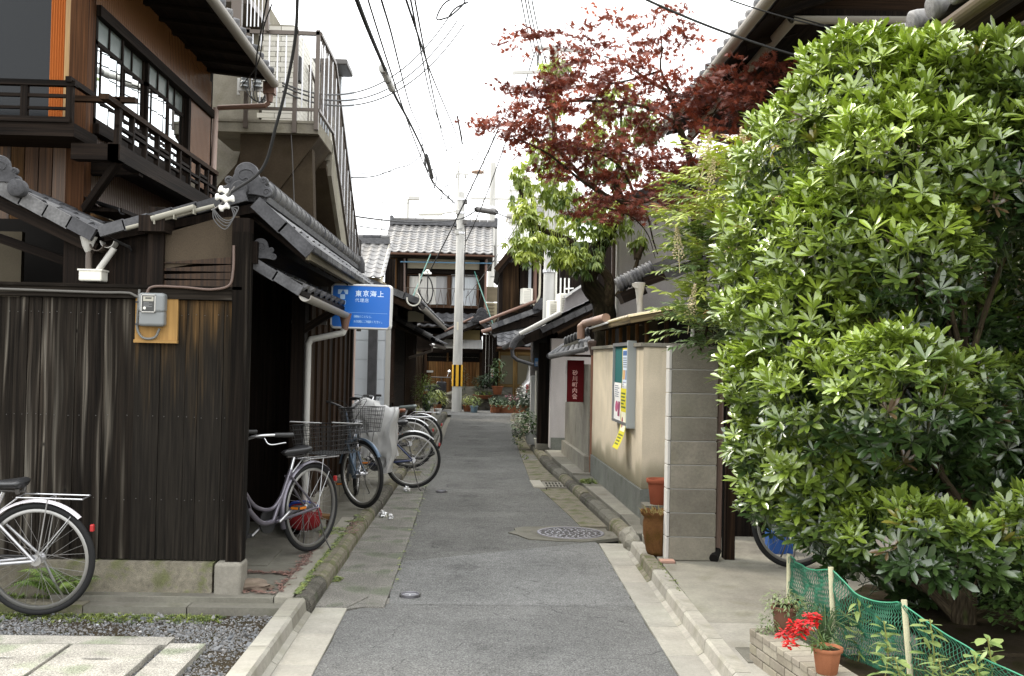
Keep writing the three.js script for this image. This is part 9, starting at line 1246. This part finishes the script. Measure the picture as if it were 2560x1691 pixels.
// ================= overhead wires =================
{
  const wire = (label, a, b, sag, r = 0.008, m = M.wire) => solo('overhead_wire', label, 'wire', tube(wirePts(a, b, sag), r * 1.35, 40, 5), m, 'overhead wires');
  const pole = [-0.62, 5.75, -30.1], cable = (l, pts, r, m = M.wire) => solo('overhead_cable', l, 'cable', tube(pts, r * 1.25, 90, 6), m, 'overhead wires');
  cable('thick messenger cable sagging from the top of the picture to the end pole', [[-0.974,4.242,-7.000], [-1.009,4.376,-8.500], [-1.099,4.726,-11.000], [-1.164,4.964,-13.000], [-1.184,5.302,-16.000], [-1.227,5.794,-21.000], [-1.272,6.192,-27.000], [-0.827,6.179,-30.000]], 0.016);
  { const s = thing('cable_splice', 'grey cylindrical splice case on the thick messenger cable', 'cable splice'), a = [-1.127,4.735,-11.000], b = [-1.162,4.930,-12.600], d = V(b).sub(V(a)); part('case', bar(a, b, 0.042, 0.042, 12), M.greyPipe, s); part('strap', [0.05, 0.5, 0.95].map((k) => { const p = V(a).addScaledVector(d, k), q = V(a).addScaledVector(d, k + 0.03); return bar([p.x, p.y, p.z], [q.x, q.y, q.z], 0.046, 0.046, 12); }), M.darkSteel, s); const c = [-1.217,5.836,-21.300], e = [-1.282,6.131,-25.500]; part('lower_sleeve', bar(c, e, 0.05, 0.035, 10), M.wireGrey, s); }
  cable('twisted cable second from left in the sky', [[-0.944,4.775,-9.000], [-1.048,5.153,-11.000], [-1.204,5.645,-14.000], [-1.340,6.073,-18.000], [-1.453,6.683,-23.000], [-1.565,6.715,-28.000]], 0.009);
  cable('thin twisted cable third from left in the sky', [[-0.751,4.859,-9.000], [-0.767,5.162,-11.000], [-0.788,5.478,-13.000], [-0.840,6.033,-16.000], [-0.740,6.763,-22.000], [-0.666,7.364,-27.000]], 0.010);
  cable('twisted cable just right of the third one', [[-0.692,4.822,-9.000], [-0.798,5.332,-12.000], [-0.906,5.945,-17.000], [-0.914,6.698,-23.000], [-0.687,7.364,-30.000]], 0.008);
  wire('upper of three house drop wires crossing the sky from the left eave', [-2.379,4.779,-11.900], [-0.609,7.003,-16.000], 0.55, 0.008, M.wireGrey); wire('middle of three house drop wires crossing the sky from the left eave', [-2.378,4.748,-11.900], [-0.471,6.953,-16.000], 0.6, 0.008, M.wireGrey); wire('lowest of three house drop wires crossing the sky from the left eave', [-2.376,4.682,-11.900], [-0.367,6.887,-16.000], 0.6, 0.008, M.wireGrey);
  cable('looped end of the drop wires near the top of the picture', [[-0.609,7.003,-16.000], [-0.793,6.963,-16.000], [-0.682,7.222,-16.000], [-0.479,7.318,-16.000], [-0.355,7.274,-16.000], [-0.609,7.003,-16.000], [-0.510,7.145,-16.000], [-0.307,7.255,-16.000]], 0.011);
  cable('black cable from the gate insulators up out of the picture', [[-1.58, 2.60, -6.36], [-1.378,2.737,-6.300], [-1.251,2.976,-6.100], [-1.148,3.210,-5.900], [-1.074,3.400,-5.700], [-1.031,3.573,-5.500]], 0.0075); cable('thin black cable hanging over the left eave tiles', [[-1.741,4.393,-8.000], [-1.906,4.381,-8.600], [-2.123,4.357,-9.400], [-2.407,4.346,-10.600]], 0.006); cable('slack service wire across the landing railing', [[-1.785,4.498,-8.400], [-1.975,4.511,-9.000], [-2.237,4.490,-10.000], [-2.782,4.650,-11.600]], 0.005);
  wire('single wire from upper middle to the right house eave', [1.239,4.507,-8.000], [3.266,4.262,-8.900], 0.06, 0.008); wire('thin wire above it running to the right house', [1.898,4.528,-8.000], [3.672,4.547,-8.900], 0.05, 0.005); cable('thin cable along the right house soffit', [[2.696,4.676,-8.800], [3.167,4.568,-8.800], [3.398,4.545,-8.800], [3.611,4.505,-8.800]], 0.005);
  for (let i = 0; i < 4; i++) wire(['leftmost', 'second from left', 'third from left', 'rightmost'][i] + ' of four parallel wires falling to the pole behind the tree', [[0.395,5.939,-12.000], [0.442,5.940,-12.000], [0.472,5.941,-12.000], [0.519,5.943,-12.000]][i], [[1.003,7.547,-20.000], [1.166,7.121,-20.000], [1.278,7.081,-20.000], [1.339,7.040,-20.000]][i], 0.1, 0.007, M.wireGrey);
  wire('black wire slanting down from the tree pole to the end pole house', [1.061,8.330,-22.000], [-0.499,5.175,-31.000], 0.3, 0.011); wire('black wire slanting past the utility pole onto the far window', [0.323,7.058,-24.000], [-1.768,4.249,-33.000], 0.1, 0.014); wire('thin wire from the far box to the tree', [0.264,6.001,-30.000], [1.066,5.169,-26.000], 0.05, 0.014); wire('cable from the left building to the end pole, upper one', [-2.235,3.890,-16.500], pole, 0.12, 0.012); wire('cable from the left building to the end pole, lower one', [-2.231,3.742,-16.500], [-0.62, 5.45, -30.1], 0.12, 0.008, M.wireGrey); cable('thin curved wire from the left eave to the messenger cable', [[-2.354,4.581,-17.000], [-1.997,4.785,-18.000], [-1.715,5.323,-20.000], [-1.491,5.625,-21.000], [-1.316,5.792,-21.000], [-1.294,6.017,-21.000]], 0.009); wire('black wire from the end pole to the closure box', pole, [-0.186,6.047,-30.300], 0.02, 0.014);
  wire('green guy wire before the left side of the far house', [-1.622,4.853,-32.000], [-1.901,3.195,-28.000], 0.0, 0.014, M.wireGreen); wire('green guy wire before the right side of the far house', [-0.229,4.426,-33.000], [0.401,2.490,-29.000], 0.0, 0.014, M.wireGreen); cable('black hanging cable loop at the far house window', [[-1.662,4.142,-31.000], [-1.525,3.894,-31.000], [-1.478,3.565,-31.000], [-1.615,3.232,-31.000], [-1.804,3.426,-31.000], [-1.915,3.687,-31.000], [-1.817,3.979,-31.000]], 0.018); wire('straight thin wire hanging down the far house window', [-1.636,4.142,-31.000], [-1.643,3.297,-31.000], 0, 0.014); 
  { const p = [-1.650,4.168,-31.000], t = thing('far_insulator', 'small white ceramic insulator hanging before the far window', 'insulator', p); for (let i = 0; i < 3; i++) part('disc', lathe([[0, -0.05], [0.06, -0.03], [0.07, 0], [0.05, 0.04], [0, 0.05]], 10, [(i - 1) * 0.06, (i % 2) * 0.07, 0]), M.ceramic, t); }
  for (const [l, a, b, g] of [['thin wire rising left of the messenger cable from the end pole', [-0.863,6.075,-30.000], [-1.075,4.810,-9.000], 0.5], ['thin wire rising right of the twisted cables from the mast top', [-0.812,7.232,-30.000], [-0.654,4.823,-9.000], 0.4], ['thin wire from the mast across to the maple', [-0.784,7.104,-30.000], [0.545,5.868,-16.000], 0.2], ['thin wire level with the lamp head to the far left roof', [-3.592,7.058,-36.000], [-0.860,6.557,-31.000], 0.1], ['faint wire crossing low from the stair building to the mast', [-2.456,4.849,-18.000], [-0.804,8.003,-30.000], 0.3], ['thin wire from the distant pole to the tree pole', [0.412,8.249,-42.000], [1.459,5.030,-22.000], 0.1], ['second thin wire from the distant pole towards the right', [0.531,8.024,-23.000], [-0.185,8.619,-40.000], 0.2], ['thin wire from the tree pole lamp arm down to the pole box', [0.990,4.924,-22.000], [-0.447,3.396,-30.000], 0.1]]) wire(l, a, b, g, 0.007, M.wireGrey);
  for (let i = 0; i < 5; i++) cable(['first', 'second', 'third', 'fourth', 'fifth'][i] + ' frayed wire end, counted from the top, above the end pole', [[[-1.183,5.840,-21.000], [-1.291,5.852,-22.000], [-1.239,5.730,-22.500]], [[-1.221,6.069,-24.000], [-1.138,5.956,-24.500], [-1.219,5.787,-25.000]], [[-1.168,5.968,-26.000], [-1.083,5.966,-27.000], [-1.170,5.756,-27.000]], [[-1.086,6.081,-27.000], [-0.973,6.200,-27.000], [-0.953,5.988,-28.000]], [[-1.001,5.987,-28.000], [-0.908,6.109,-28.000], [-0.860,5.950,-29.000]]][i], 0.010);
  cable('ragged cable bundle near the pole top', [[-0.656,7.340,-24.000], [-0.565,7.046,-25.000], [-0.613,7.259,-25.000], [-0.541,6.886,-25.000]], 0.018, M.wireGrey);
}

renderer.render(scene, camera);
